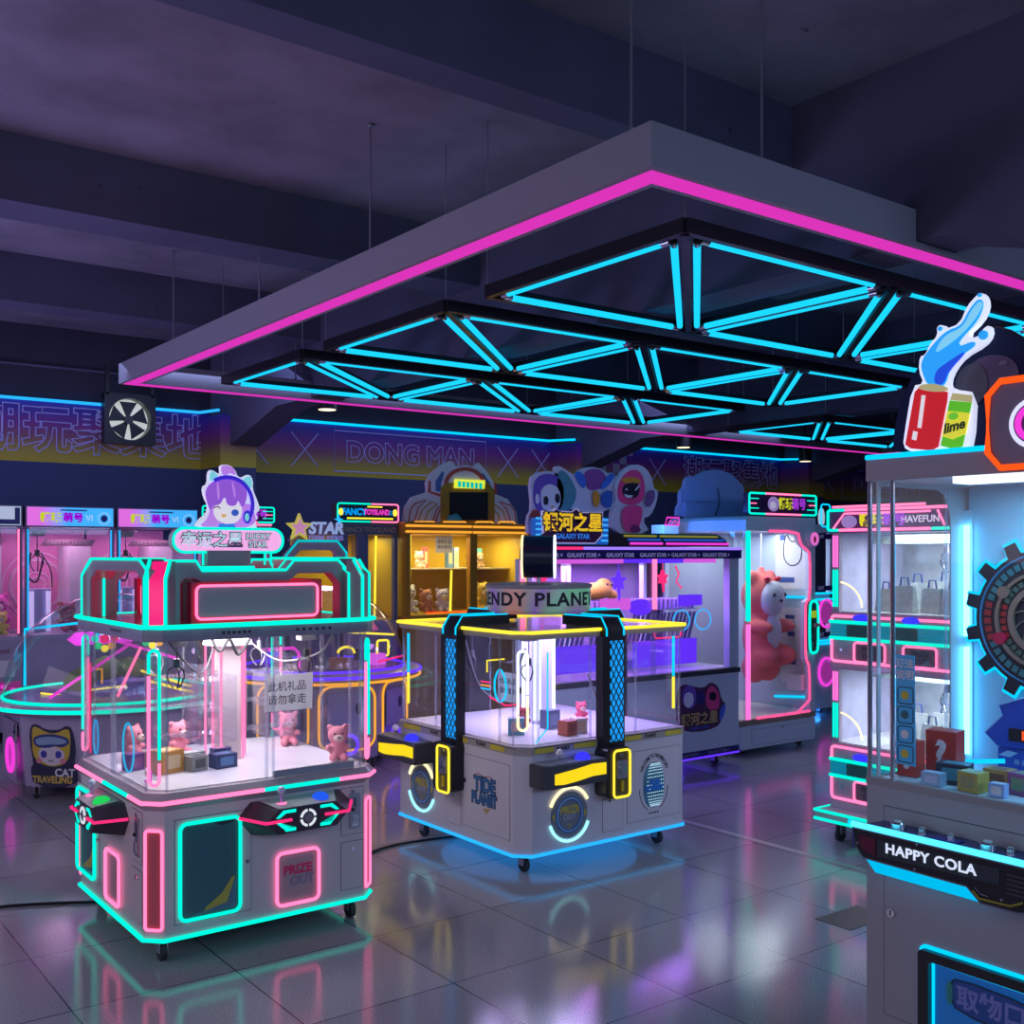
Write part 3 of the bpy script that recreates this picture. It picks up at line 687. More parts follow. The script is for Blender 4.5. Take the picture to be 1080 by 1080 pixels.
console(FR1, .455, .795, neon('button_blue', (.02, .12, 1.0), .9)); console(LF1, .39, .68, neon('button_green', (.02, .72, .12), .9))
# inside: light column, acrylic shelves, cranes
cx, cy = .535, .54
b = B(); b.box(cx - .045, cx + .045, cy - .045, cy + .045, .673, 1.2); b.done('centre_column', mat('column_pale', (.55, .48, .5), .3), t)
b = B(); b.cyl((cx, cy, 1.19), (cx, cy, 1.25), .11, .09, 20); b.done('column_cap', LINER, t, bevel=.006)
for dx, dy in ((-.05, -.05), (.05, -.05), (.05, .05), (-.05, .05), (-.11, -.02), (.09, .02)): B().cyl((cx + dx, cy + dy, .68), (cx + dx, cy + dy, 1.19), .005, n=8).done('neon_tube', PINK, t)
for k, (x0, x1, y0, y1) in enumerate(((.22, .47, .48, .6), (.6, .85, .48, .6), (.48, .6, .62, .95), (.30, .46, .25, .42), (.60, .72, .25, .42))):
    b = B()
    for z in (.80, .93, 1.06): b.box(x0, x1, y0, y1, z, z + .004)
    b.box(x0, x0 + .004, y0, y1, .80, 1.08); b.box(x1 - .004, x1, y0, y1, .80, 1.08)
    b.done('acrylic_shelf', SHELF, t)
claw(t, .78, .25, 1.25, .7, .04, BLACK); claw(t, .2, .25, 1.25, .7, .05, BLACK); claw(t, .3, .8, 1.25, .7, .05); claw(t, .8, .8, 1.25, .7, .04)
cable(t, [(.15, .2, 1.24), (.25, .2, 1.12), (.38, .4, 1.10), (.46, .5, 1.2)], .004); cable(t, [(.88, .2, 1.24), (.82, .2, 1.16), (.7, .35, 1.12), (.62, .5, 1.2)], .004, GREY)
cable(t, [(.42, .45, 1.24), (.45, .42, 1.17), (.5, .43, 1.22), (.54, .43, 1.15), (.6, .44, 1.22)], .007, BLACK)
# neon decorations on the left glass
for u, v, a, q, m in ((.66, .80, .07, .1, CYAN), (.20, .78, .035, .075, SKY)): ring(t, LF1, ell(u, v, a, q), -.03, .0035, m)
ring(t, LF1, [(.08, .69), (.08, 1.1)], -.04, .004, HOT, closed=False)
ring(t, LF1, [(.88, .74), (.88, .69), (.80, .685)], -.05, .003, MAG, closed=False)
o = B(FR1).poly([(.50, .942), (.715, .94), (.718, 1.094), (.50, 1.084)], -.032, -.0305).done('paper_notice', PAPERT, t)
text('lettering', '此机礼品', FR1, .60, 1.04, -.030, .044, INK, o); text('lettering', '请勿拿走', FR1, .60, .985, -.030, .044, INK, o)

# ---- prizes in it
def box_toy(name, label, loc, sx, sy, sz, rz, m, m2, group, cat='toy box', mark=None):
    r = thing(name, label, cat, loc, rz, group)
    B().box(-sx / 2, sx / 2, -sy / 2, sy / 2, 0, sz).done('carton', m, r, bevel=.0015)
    b = B(FACE(0, -sy / 2, 1, 0)); b.poly(rr(-sx * .32, sx * .32, sz * .2, sz * .8, min(sx, sz) * .08), 0, .0008)
    b.poly(ell(0, sz * .5, sx * .16, sz * .16, 14), .0008, .0012)
    b.done('printed_front', m2, r); B().box(-sx * .3, sx * .3, -sy * .3, sy * .3, sz, sz + .0006).done('printed_top', m2, r)
    return r
C_ = lambda n, c: mat(n, c, .45)
BG = 'boxes on the floor of the LUCKY STAR machine'
for lab, x, y, s, rz, m, m2 in (
    ('orange toy box nearest the front left neon corner of the teal claw machine', 1.555, 4.50, (.105, .10, .093), .35, C_('box_orange', (.55, .26, .05)), C_('box_cream', (.7, .55, .3))),
    ('small purple toy box beside the orange box in the teal claw machine', 1.455, 4.62, (.07, .06, .07), .3, C_('box_purple', (.16, .06, .28)), C_('box_plum', (.3, .1, .3))),
    ('olive grey toy box with a round emblem between orange and navy boxes', 1.665, 4.46, (.08, .07, .062), .3, C_('box_olive', (.26, .27, .24)), C_('box_dark', (.08, .09, .09))),
    ('navy toy box at the front right of the toy boxes in the teal claw machine', 1.785, 4.45, (.10, .07, .06), .15, C_('box_navy', (.02, .04, .13)), C_('box_blue', (.08, .2, .4))),
    ('pale green toy box standing behind the olive grey box', 1.69, 4.565, (.10, .06, .06), .2, C_('box_palegreen', (.38, .46, .42)), C_('box_white', (.65, .68, .7))),
    ('flat dark blue toy box behind the pale green box', 1.805, 4.528, (.08, .045, .07), .1, C_('box_indigo', (.05, .06, .2)), C_('box_pinkish', (.5, .2, .35))),
    ('tan toy box lying behind the orange box', 1.575, 4.655, (.12, .07, .065), .3, C_('box_tan', (.5, .34, .2)), C_('box_red', (.5, .08, .06)))):
    box_toy('toy_box', lab, (x, y, .6745), *s, rz, m, m2, BG)

PLP = mat('plush_pink', (.72, .26, .33), .95, noise=.12, nscale=40); PLF = mat('plush_cream', (.75, .55, .5), .95)
def remesh(b, name, m, parent, vox, sub=True):
    o = b.done(name, m, parent, recalc=True); mo = o.modifiers.new('r', 'REMESH'); mo.mode = 'VOXEL'; mo.voxel_size = vox
    ms = o.modifiers.new('s', 'SMOOTH'); ms.iterations = 6; ms.factor = .6
    dg = bpy.context.evaluated_depsgraph_get(); me = bpy.data.meshes.new_from_object(o.evaluated_get(dg)); o.modifiers.clear()
    me.materials.clear(); me.materials.append(m); me.shade_smooth(); o.data = me; me.name = name
    return o
def plush(label, loc, rz, s, m=PLP, mf=PLF, group=None, name='plush_toy', snout=True):
    r = thing(name, label, 'plush toy', loc, rz, group)
    b = B(); b.ball((0, 0, .30 * s), (.26 * s, .23 * s, .30 * s)); b.ball((0, -.02 * s, .72 * s), (.30 * s, .26 * s, .27 * s))
    for q in (-1, 1):
        b.ball((q * .22 * s, 0, .95 * s), (.10 * s, .07 * s, .10 * s)); b.ball((q * .28 * s, -.10 * s, .38 * s), (.09 * s, .13 * s, .10 * s)); b.ball((q * .16 * s, -.26 * s, .12 * s), (.12 * s, .18 * s, .12 * s))
    remesh(b, 'body', m, r, .035 * s)
    if snout: B().ball((0, -.24 * s, .66 * s), (.15 * s, .10 * s, .11 * s)).done('muzzle', mf, r)
    for q in (-1, 1): B().ball((q * .11 * s, -.255 * s, .80 * s), .03 * s, 10, 8).done('eye', INK, r)
    if snout: B().ball((0, -.335 * s, .70 * s), (.035 * s, .02 * s, .025 * s), 10, 8).done('nose', INK, r)
    return r
pl = plush('pink plush toy at the right glass of the teal claw machine', (2.255, 4.29, .6745), -.4, .155, group='pink plush toys in the LUCKY STAR machine')
pl2 = dup(pl, (2.245, 4.78, .6745), -.3, 'pink plush toy below the paper notice in the teal claw machine')
dup(pl, (1.72, 4.83, .6745), .4, 'pink plush toy behind the boxes, beside the pink light column')
dup(pl, (1.52, 4.83, .6745), .7, 'pink plush toy behind the round neon ring on the left glass')

# ================================================================ TRENDY PLANET four-sided claw machine
t = thing('claw_machine', 'white four-sided claw machine with black columns, yellow lights and a TRENDY PLANET drum', 'claw machine', (3.18, 4.15, 0))
S2 = 1.13; D2_ = 1.15; c2 = .07
def oc2(m): return [(m + c2, m), (S2 - m - .012, m), (S2 - m, m + .012), (S2 - m, D2_ - m - .012), (S2 - m - .012, D2_ - m), (m + .012, D2_ - m), (m, D2_ - m - .012), (m, m + c2)]
F2 = FACE(0, 0, 1, 0); L2 = FACE(0, D2_, 0, -1); R2 = FACE(S2, 0, 0, 1); K2 = FACE(S2, D2_, -1, 0)
LAV = mat('lavender_white_paint', (.58, .55, .62), .35, noise=.02, nscale=3)
B().poly(oc2(0), .103, .60).done('base_cabinet', LAV, t); B().poly(oc2(.05), .092, .103).done('underframe', DGREY, t)
for x, y in ((.1, .12), (S2 - .12, .1), (.06, D2_ - .16), (S2 - .1, D2_ - .1)): caster(t, x, y)
B().tube([(x, y, .104) for x, y in oc2(-.004)], .009, True).done('neon_strip', SKY, t)
DKB = mat('deck_band_yellow_grey', (.34, .31, .30), .4)
B().poly(oc2(-.006), .60, .642).done('deck_ledge', DKB, t); B().poly(oc2(.03), .642, .647).done('play_floor', LINER, t)
YP = mat('print_yellow', (.62, .50, .04), .5)
for f, us in ((F2, ((.08, .20), (.33, .48), (.66, .80), (.98, 1.1))), (L2, ((.06, .24), (.5, .70), (.9, 1.02)))):
    for u0, u1 in us: o = B(f).box(u0, u1, .607, .632, .006, .0075).done('printed_stripe', YP, t)
    b = B(f); b.box(.075, S2 - .02, .633, .6365, .006, .0075); b.done('printed_line', INK, o)
    for u in ((.26, .87) if f is F2 else (.38, .82)): text('lettering', 'PLANET', f, u, .619, .0075, .024, INK, o, off=.0008)
g2 = oc2(.012)
for k in range(8):
    (xa, ya), (xb, yb) = g2[k], g2[(k + 1) % 8]; L = math.hypot(xb - xa, yb - ya)
    if L > .03: B(FACE(xa, ya, (xb - xa) / L, (yb - ya) / L)).box(.001, L - .001, .646, 1.17, -.0025, .0025).done('glass_pane', GLASS, t, smooth=False)
    if k != 2: B().cyl((xa, ya, .646), (xa, ya, 1.17), .0055, n=8).done('corner_edge', EDGE, t)
for f, u in ((F2, .12), (F2, .46), (F2, .78), (L2, .36), (L2, .95), (K2, .5), (R2, .5)): B(f).box(u - .004, u + .004, .646, 1.17, -.022, -.010).done('pane_edge', EDGE, t)
B().poly(oc2(-.006), 1.17, 1.20).done('canopy', DKB, t)
B().poly(oc2(.01), 1.20, 1.204).done('canopy_top', mat('mirror_top', (.45, .40, .55), .12, .4), t)
B().tube([(x, y, 1.206) for x, y in oc2(-.012)], .009, True).done('neon_strip', YEL, t)
B().box(.25, .88, .25, .88, 1.163, 1.17).done('lamp_panel', mat('lamp_panel_blue', (.9, .9, .95), .4, emit=(.72, .66, 1), es=1.6), t)
lamp('interior_lamp', (S2 / 2, D2_ / 2, 1.158), 11, (.56, .46, 1.0), .8, t)
# columns bending over the canopy to the middle
HEXC = mat('honeycomb_light', (.01, .02, .03), .4, emit=(.0, .30, .85), es=.9)
def honeycomb():
    m = bpy.data.materials.new('honeycomb'); m.use_nodes = True
    n = m.node_tree.nodes; l = m.node_tree.links; p = n['Principled BSDF']; p.inputs['Base Color'].default_value = (.01, .015, .03, 1); p.inputs['Roughness'].default_value = .4
    tc = n.new('ShaderNodeTexCoord'); sx = n.new('ShaderNodeSeparateXYZ'); l.new(tc.outputs['Object'], sx.inputs[0])
    def mth(op, a, b=None):
        q = n.new('ShaderNodeMath'); q.operation = op
        for k, z in enumerate((a, b)):
            if z is None: continue
            if isinstance(z, (int, float)): q.inputs[k].default_value = z
            else: l.new(z, q.inputs[k])
        return q.outputs[0]
    h = mth('ADD', sx.outputs[0], sx.outputs[1]); v = sx.outputs[2]
    a = mth('ABSOLUTE', mth('SUBTRACT', mth('FRACT', mth('ADD', mth('MULTIPLY', h, 28), mth('MULTIPLY', v, 17))), .5))
    c = mth('ABSOLUTE', mth('SUBTRACT', mth('FRACT', mth('SUBTRACT', mth('MULTIPLY', h, 28), mth('MULTIPLY', v, 17))), .5))
    d = mth('LESS_THAN', mth('MAXIMUM', a, c), .36)
    e = mth('MULTIPLY_ADD' if 0 else 'MULTIPLY', d, 1.0)
    p.inputs['Emission Color'].default_value = (.0, .36, 1.0, 1); l.new(e, p.inputs['Emission Strength'])
    return m
HONEY = honeycomb()
for f, dd, coin in ((F2, 0, 1), (L2, 0, 1), (R2, 0, 0), (K2, 0, 0)):
    m0 = S2 / 2 if f in (F2, K2) else D2_ / 2; m0 += .012
    b = B(f); b.box(m0 - .085, m0 + .068, .585, 1.165, -.008, .045); o = b.done('column', BLACK, t, bevel=.006)
    B(f).box(m0 - .034, m0 + .058, .625, 1.145, .045, .0475).done('honeycomb_panel', HONEY, o)
    b = B(f); hw = .068; pr = [(.045, 1.165), (.045, 1.205), (.005, 1.265), (-.30, 1.265), (-.30, 1.215), (-.02, 1.215), (-.008, 1.165)]
    b.loft([(m0 - hw, v, d) for d, v in pr], [(m0 + hw, v, d) for d, v in pr]); b.done('canopy_arm', BLACK, t, bevel=.004)
    for s in (-1, 1): B(f).tube([(m0 + s * hw * .88, v, d) for v, d in ((1.17, .048), (1.207, .048), (1.268, .006), (1.268, -.29))], .0045).done('neon_edge', CYAN, t)
    if coin:
        b = B(f); b.poly(rr(m0 - .10, m0 + .072, .345, .60, .03), 0, .085); o = b.done('coin_box', BLACK, t, bevel=.008)
        rp = rr(m0 - .05, m0 + .062, .345, .585, .022); plate(o, f, rp, .085, .087, mat('coin_recess', (.10, .08, .03), .3), 'coin_recess'); ring(o, f, rp, .092, .0065, YEL)
        b = B(f); b.poly(rr(m0 - .03, m0 + .04, .44, .535, .012), .087, .096); b.mi = 1; b.cyl((m0 + .008, .49, .096), (m0 + .008, .49, .104), .022); b.mi = 2; b.box(m0 + .002, m0 + .014, .375, .43, .087, .1); b.done('coin_slot', [STEEL, CHROME, YP], o)
        lock(o, f, m0 + .005, .56, .087, .012)
# consoles
GRILL = mat('console_yellow_grill', (.2, .16, .01), .5, emit=(1.0, .72, .0), es=.95)
def console2(f, u0, u1):
    b = B(f); pl = [(u0, 0), (u1, 0), (u1, .125), (u0 + .05, .125), (u0 + .02, .115), (u0, .09)]
    b.loft([(u, .45, d) for u, d in pl], [(u, .562, d) for u, d in pl]); o = b.done('control_console', DGREY, t, bevel=.004)
    B(f).loft([(u0 + .01, .563, .004), (u1 - .01, .563, .004), (u1 - .01, .563, .115), (u0 + .04, .563, .115), (u0 + .01, .563, .085)], [(u0 + .01, .567, .004), (u1 - .01, .567, .004), (u1 - .01, .567, .115), (u0 + .04, .567, .115), (u0 + .01, .567, .085)]).done('control_top', mat('control_top_print', (.16, .20, .24), .3, noise=.4, nscale=25), o)
    L = u1 - u0; top = [(u0 + .06, .522), (u0 + .16 * L + .05, .527), (u0 + .5 * L, .535), (u0 + .75 * L, .548), (u1 - .01, .545)]; bot = [(u0 + .06, .472), (u0 + .16 * L + .05, .467), (u0 + .5 * L, .474), (u0 + .75 * L, .487), (u1 - .01, .487)]
    B(f).band(top, bot, .124, .129).done('light_grill', GRILL, o)
    b = B(f); b.cyl((u0 + .14, .566, .065), (u0 + .14, .60, .065), .004); j = b.done('joystick', CHROME, o); B(f).ball((u0 + .14, .61, .065), .02).done('knob', mat('knob_white', (.7, .68, .72), .25), j)
    B(f).ball((u0 + .72 * L, .567, .065), (.04, .034, .04), z0=-90).done('push_button', BLUELED, o)
console2(F2, .05, .452); console2(L2, -.075, .36)
def prize2(f, u, v):
    BL = mat('prize_blue', (.04, .16, .42), .35); GD = mat('prize_grey', (.19, .22, .27), .35)
    b = B(f); b.poly(ell(u, v, .118, .118, 40), 0, .006); o = b.done('prize_flap', GD, t)
    B(f).band(ell(u, v, .092, .092, 40), ell(u, v, .072, .072, 40), .006, .009, True).done('flap_ring', BL, o)
    ring(o, f, ell(u, v, .082, .082, 40), .009, .003, mat('pale_blue_line', (.3, .5, .8), .4), 'flap_line')
    text('lettering', 'PRIZE', f, u, v + .024, .0065, .052, YP, o, off=.0015); text('lettering', 'OUT', f, u, v - .012, .0065, .04, mat('letters_pale', (.45, .5, .62), .5), o)
    for s in (-1, 1): plate(o, f, [(u + s * .097, v + .02), (u + s * .097, v - .02), (u + s * .114, v)], .006, .008, YP, 'arrow_mark')
    for q in (-.045, -.06): B(f).tube([(u - .012, v + q, .007), (u, v + q - .012, .007), (u + .012, v + q, .007)], .002, n=4).done('chevron', YP, o)
    ring(t, f, arc(u, v + .005, .132, .132, 28, 158, 24), .008, .0075, PALEY, closed=False); ring(t, f, arc(u, v, .132, .132, 198, 338, 24), .008, .0075, neon('neon_ice', (.35, .9, 1.0), 1.3), closed=False)
prize2(F2, .303, .278); prize2(L2, .247, .30)
door(t, F2, .528, .672, .15, .323, LAV); lock(t, F2, .575, .31, .002)
door(t, F2, .702, 1.098, .17, .545, LAV)
door(t, L2, .485, .63, .157, .33, LAV); lock(t, L2, .56, .315, .002); door(t, L2, .65, 1.06, .172, .548, LAV); lock(t, L2, .675, .41, .002, .012)
# oval light panel with curved lettering on the front
ou, ov = .897, .352
o = plate(t, F2, smooth2([(ou - .078, ov - .12), (ou + .078, ov - .12), (ou + .078, ov + .12), (ou - .078, ov + .12)], 3), .002, .004, mat('oval_panel', (.08, .22, .34), .2), 'oval_panel')
b = B(F2)
for k in range(9):
    for j in range(15):
        a = -1.25 + 2.5 * j / 14; r = 1 - .11 * k; x = .066 * (2 * r - 1) + .0 ; yy = .118 * math.sin(a); xx = .066 * math.cos(a * .8) * (2 * r - 1)
        b.cyl((ou + xx + .004, ov + yy, .004), (ou + xx + .004, ov + yy, .006), .0028, n=6)
b.done('light_dots', neon('dots_white', (.55, .85, 1), 1.1), o)
for k, (s, dv) in enumerate((('TIDE', .012), ('PLANET', -.02))): text('lettering', s, F2, ou, ov + dv, .0068, .036, mat('letters_blue', (.02, .22, .70), .4), o, off=.0035)
def bendarc(cx, cy, rx, ry):
    return lambda c: (cx + (rx + c.y) * math.sin(c.x / rx * .62), cy + (ry + c.y) * math.cos(c.x / rx * .62), c.z + .0025)
text('lettering', 'WELCOME TO THE MERCURY', F2, 0, 0, 0, .03, INK, o, bend=bendarc(ou + .005, ov + .04, .10, .115), off=.0006)
for s in (-1, 1): ring(o, F2, arc(ou, ov - .02, .105, .12, -90 + s * 25, -90 + s * 92, 12), .003, .0018, INK, 'printed_arc', False)
for k in range(4): plate(o, F2, ell(ou - .03 + .02 * k, ov - .15, .006, .006, 8), .002, .0035, INK, 'printed_star')
# TIDE PLANET graphic on the left door
for m_, of, d_ in ((INK, .007, .0026), (mat('letters_azure', (.02, .16, .40), .4), .002, .0034)):
    text('lettering', 'TIDE', L2, .845, .408, d_, .10, m_, t, off=of, sx=.9, rot=.0); text('lettering', 'PLANET', L2, .84, .335, d_, .078, m_, t, off=of, sx=.8)
ring(t, L2, smooth2([(.74, .44), (.78, .47), (.84, .45), (.90, .47), (.92, .44)], 2, False), .003, .002, mat('print_red', (.35, .05, .08), .5), 'printed_swirl', False)
plate(t, L2, [(.83, .29), (.90, .30), (.86, .265)], .002, .0032, mat('print_gold', (.45, .33, .12), .5), 'printed_star')
# drum on top and disc sign
ctr = (S2 / 2, D2_ / 2)
def drum_mat():
    m, n, l, p = nmat('lit_drum'); tc = n.new('ShaderNodeTexCoord'); g = n.new('ShaderNodeTexNoise'); g.inputs['Scale'].default_value = 3.2; g.inputs['Detail'].default_value = 0; l.new(tc.outputs['Object'], g.inputs[0])
    cr = n.new('ShaderNodeValToRGB'); e = cr.color_ramp.elements; e[0].position = .3; e[0].color = (.10, .42, .20, 1); e[1].position = .72; e[1].color = (.45, .16, .10, 1)
    for q, c in ((.42, (.16, .16, .20, 1)), (.5, (.18, .06, .42, 1)), (.6, (.18, .18, .22, 1))): e.new(q).color = c
    l.new(g.outputs[0], cr.inputs[0]); p.inputs['Base Color'].default_value = (.30, .29, .34, 1); l.new(cr.outputs[0], p.inputs['Emission Color']); p.inputs['Emission Strength'].default_value = .55; p.inputs['Roughness'].default_value = .35
    return m
r0 = .292
b = B(); b.lathe([(.0, 1.265), (r0 - .03, 1.265), (r0, 1.285), (r0, 1.405), (r0 - .004, 1.425), (.0, 1.425)], ctr, 64)
dr = b.done('name_drum', drum_mat(), t)
B().lathe([(r0 + .004, 1.405), (r0 + .008, 1.41), (r0 + .008, 1.425), (r0 - .02, 1.43), (0, 1.43)], ctr, 64).done('drum_rim', GREY, dr)
ang0 = math.atan2(4.15 + ctr[1], 3.18 + ctr[0]) + PI      # towards the hall
def wrap(c):
    a = ang0 + (c.x * 1.12 - .064) / r0
    return (ctr[0] + (r0 + .001 + c.z) * math.cos(a), ctr[1] + (r0 + .001 + c.z) * math.sin(a), 1.345 + c.y)
text('lettering', 'TRENDY PLANET', I4, 0, 0, 0, .10, INK, dr, bend=wrap, off=.003, spacing=1.12)
B().cyl((*ctr, 1.43), (*ctr, 1.47), .012).done('disc_rod', STEEL, t)
ax = Vector((.76, -.65, 0)).normalized(); up = Vector((0, 0, 1)); sd = Vector((-ax.y, ax.x, 0)); cc = Vector((*ctr, 1.578)); rd = .118
def discpt(a, h): return cc + sd * (rd * math.cos(a)) + up * (rd * math.sin(a)) + ax * h
b = B(); b.loft([discpt(2 * PI * k / 40, -.085) for k in range(40)], [discpt(2 * PI * k / 40, .085) for k in range(40)]); ds = b.done('disc_sign', mat('navy_sign', (.006, .012, .045), .3), t, bevel=.006)
for h in (-.09, .09): B().tube([cc + (discpt(2 * PI * k / 40, h) - cc) * 1.0 for k in range(40)], .006, True).done('neon_ring', WHT if h > 0 else PALEY, ds)
# corner pills and inside
f = FACE(.01, c2 + .012, s7, -s7); c = .05; r = .024
B(f).tube([(c - r, .80, .004), (c - r, 1.09, .004)] + [(x, y, .004) for x, y in arc(c, 1.09, r, r, 180, 0, 10)][1:] + [(c + r, .90, .004)], .0065).done('neon_pill', WHT, t)
B(f).tube([(c - r, .795, .004), (c - r, .745, .004)] + [(x, y, .004) for x, y in arc(c, .745, r, r, 180, 360, 10)][1:] + [(c + r, .89, .004)], .0065).done('neon_pill', PALEY, t)
for x, y in ((.03, D2_ - .05), (S2 - .035, .045), (S2 - .04, D2_ - .04)):
    B().cyl((x, y, .92), (x, y, 1.14), .008, n=8).done('neon_tube', CYAN, t); B().cyl((x, y, .74), (x, y, .915), .008, n=8).done('neon_tube', YEL, t)
lamp('underglow_lamp', (S2 / 2, D2_ / 2, .088), 2.2, (.03, .35, 1.0), 1.1, t)
cx, cy = ctr
b = B(); b.box(cx - .06, cx + .06, cy - .06, cy + .06, .647, 1.17); b.done('centre_column', mat('column_lilac', (.6, .56, .75), .3), t)
for dx, dy in ((-.072, -.05), (-.05, -.072), (.05, -.072), (-.072, .05), (.072, .0)): B().cyl((cx + dx, cy + dy, .67), (cx + dx, cy + dy, 1.15), .0085, n=8).done('neon_tube', WHT, t)
for x, y in ((.83, .28), (.28, .3), (.3, .85), (.85, .85)): claw(t, x, y, 1.17, .7, .09, DGREY)
cable(t, [(.80, .24, 1.13), (.74, .22, .98), (.80, .24, .86), (.9, .26, .98), (.86, .26, 1.12)], .006, GREY); cable(t, [(.84, .2, 1.1), (.70, .2, .80), (.62, .22, .95)], .006, GREY)
cable(t, [(.08, .6, 1.13), (.10, .5, .90), (.16, .36, .84), (.24, .28, 1.1)], .006, GREY); cable(t, [(.12, .42, 1.12), (.1, .36, .95), (.2, .3, .9)], .005)
ring(t, L2, smooth2([(.90, .83), (.86, .88), (.86, .96), (.91, 1.02), (.96, .95), (.96, .87)], 2), -.05, .005, CYAN)
ring(t, L2, [(.78, .98), (.78, 1.04), (.93, 1.06)], -.06, .004, YEL, closed=False)
for k, m in enumerate((HOT, WARM, CYAN)): ring(t, L2, [(.74, .93 - .018 * k), (.82, .93 - .018 * k)], -.05, .004, m, closed=False)
ring(t, L2, [(.72, .84), (.86, .81), (.98, .83)], -.12, .005, HOT, closed=False)
ring(t, F2, [(.115, .655), (.19, .72), (.19, 1.1)], -.03, .004, CYAN, closed=False)
o = B(L2).poly([(.85, .84), (1.02, .84), (1.02, .99), (.85, .99)], -.08, -.078).done('paper_notice', PAPERT, t)
text('lettering', '此机礼品', L2, .935, .945, -.0775, .034, INK, o); text('lettering', '请勿拿走', L2, .935, .895, -.0775, .034, INK, o)
BG = 'boxes on the floor of the TRENDY PLANET machine'
for lab, x, y, s, rz, m, m2 in (
    ('teal picture box near the neon corner of the machine with black columns', 3.40, 4.48, (.085, .075, .085), -.65, C_('box_tealpic', (.10, .30, .40)), C_('box_rose', (.5, .3, .3))),
    ('brick red box inside the front glass of the machine with black columns', 3.60, 4.30, (.075, .07, .075), .1, C_('box_brick', (.45, .10, .05)), C_('box_brickd', (.25, .05, .04))),
    ('white dice-like box right of the brick red box', 3.70, 4.33, (.07, .07, .075), -.2, C_('box_offwhite', (.6, .52, .5)), C_('box_moon', (.6, .42, .3))),
    ('grey blue box behind the brick red box beside the white tubes', 3.66, 4.52, (.085, .07, .10), .1, C_('box_greyblue', (.14, .16, .28)), C_('box_greyblue2', (.2, .25, .4)))):
    box_toy('toy_box', lab, (x, y, .6485), *s, rz, m, m2, BG)
p2 = plush('dark red plush toy behind the teal picture box', (3.56, 4.62, .6485), -.9, .11, mat('plush_darkred', (.35, .04, .06), .95), mat('plush_darkred2', (.45, .1, .1), .95), 'plush toys in the TRENDY PLANET machine')
plush('pink plush toy behind the right of the front glass, near the black column', (3.95, 4.60, .6485), -.3, .11, mat('plush_hotpink', (.8, .12, .22), .95), PLF, 'plush toys in the TRENDY PLANET machine')

# ================================================================ GALAXY STAR machine (violet)
LILW = mat('cool_white_paint', (.62, .72, .86), .35)
GX, GY, GW, GD = 4.15, 5.44, 2.09, 1.05
t = thing('claw_machine', 'wide white prize machine lit violet, with GALAXY STAR sign and cut-out astronauts on top', 'claw machine', (GX, GY, 0))
F4 = FACE(0, 0, 1, 0)
PL4 = [(0, 0), (GW, 0), (GW, GD), (.86, GD)]
def plan4(m): return [(m * 1.6, m), (GW - m, m), (GW - m, GD - m), (.86 + m * .4, GD - m)]
B().poly(PL4, .10, .70).done('base_cabinet', LILW, t, bevel=.008); B().poly(plan4(.06), .085, .10).done('underframe', DGREY, t)
for x, y in ((.15, .12), (GW - .15, .12), (.95, GD - .12), (GW - .15, GD - .12)): caster(t, x, y, .085)
lamp('underglow_lamp', (1.3, .5, .08), 5, (.12, .04, 1.0), 1.0, t)
rl = lamp('hidden_roof_lamp', (1.86, .62, 1.80), 3.5, (.02, .22, 1.0), .16, t); rl.rotation_euler = (0, math.radians(-105), 0)  # added unseen blue lamp, tints the next machine's side and roof board
NAVYP = mat('navy_print', (.02, .015, .16), .4)
b = B(F4); b.box(.0, GW, .10, .15, .001, .003); o = b.done('kick_band', NAVYP, t)
for u in (.1, .6, 1.1, 1.55, 1.87): text('lettering', 'GALAXY STAR +', F4, u, .125, .0035, .032, mat('letters_grey', (.35, .35, .5), .5), o)
B(F4).tube([(0, .098, .004), (GW, .098, .004)], .007).done('neon_strip', VIO, t); B().tube([(GW + .004, 0, .098), (GW + .004, GD, .098)], .007).done('neon_strip', VIO, t)
B().poly(plan4(-.01), .70, .735).done('deck_ledge', DGREY, t, bevel=.004)
B().poly(plan4(.02), .735, .74).done('play_floor', LINER, t)
# posts, glass, back wall
for x in (.88, GW - .06): B().box(x, x + .06, GD - .06, GD, .74, 1.56).done('post', LILW, t)
B().box(GW - .10, GW, 0, .06, .74, 1.56).done('post', LILW, t)
B().box(.0, .04, 0, .04, .74, 1.56).done('post', LILW, t)
B().box(.94, GW - .06, GD - .03, GD, .74, 1.56).done('back_panel', mat('back_print_mauve', (.42, .36, .48), .5, noise=.25, nscale=3), t)
for x0, x1 in ((.04, 1.205), (1.205, GW - .10)): B(F4).box(x0 + .002, x1 - .002, .74, 1.56, -.022, -.018).done('glass_pane', GLASS, t, smooth=False)
B().box(GW - .004, GW, .06, GD - .06, .74, 1.56).done('glass_pane', GLASS, t, smooth=False)
for u in (.03, 1.205):
    for du in (-.012, .012): B(F4).tube([(u + du, 1.20, .003), (u + du, 1.555, .003)], .008).done('neon_tube', PINK, t)
    B(F4).box(u - .022, u + .022, .74, 1.56, -.016, -.008).done('post_acrylic', EDGE, t)
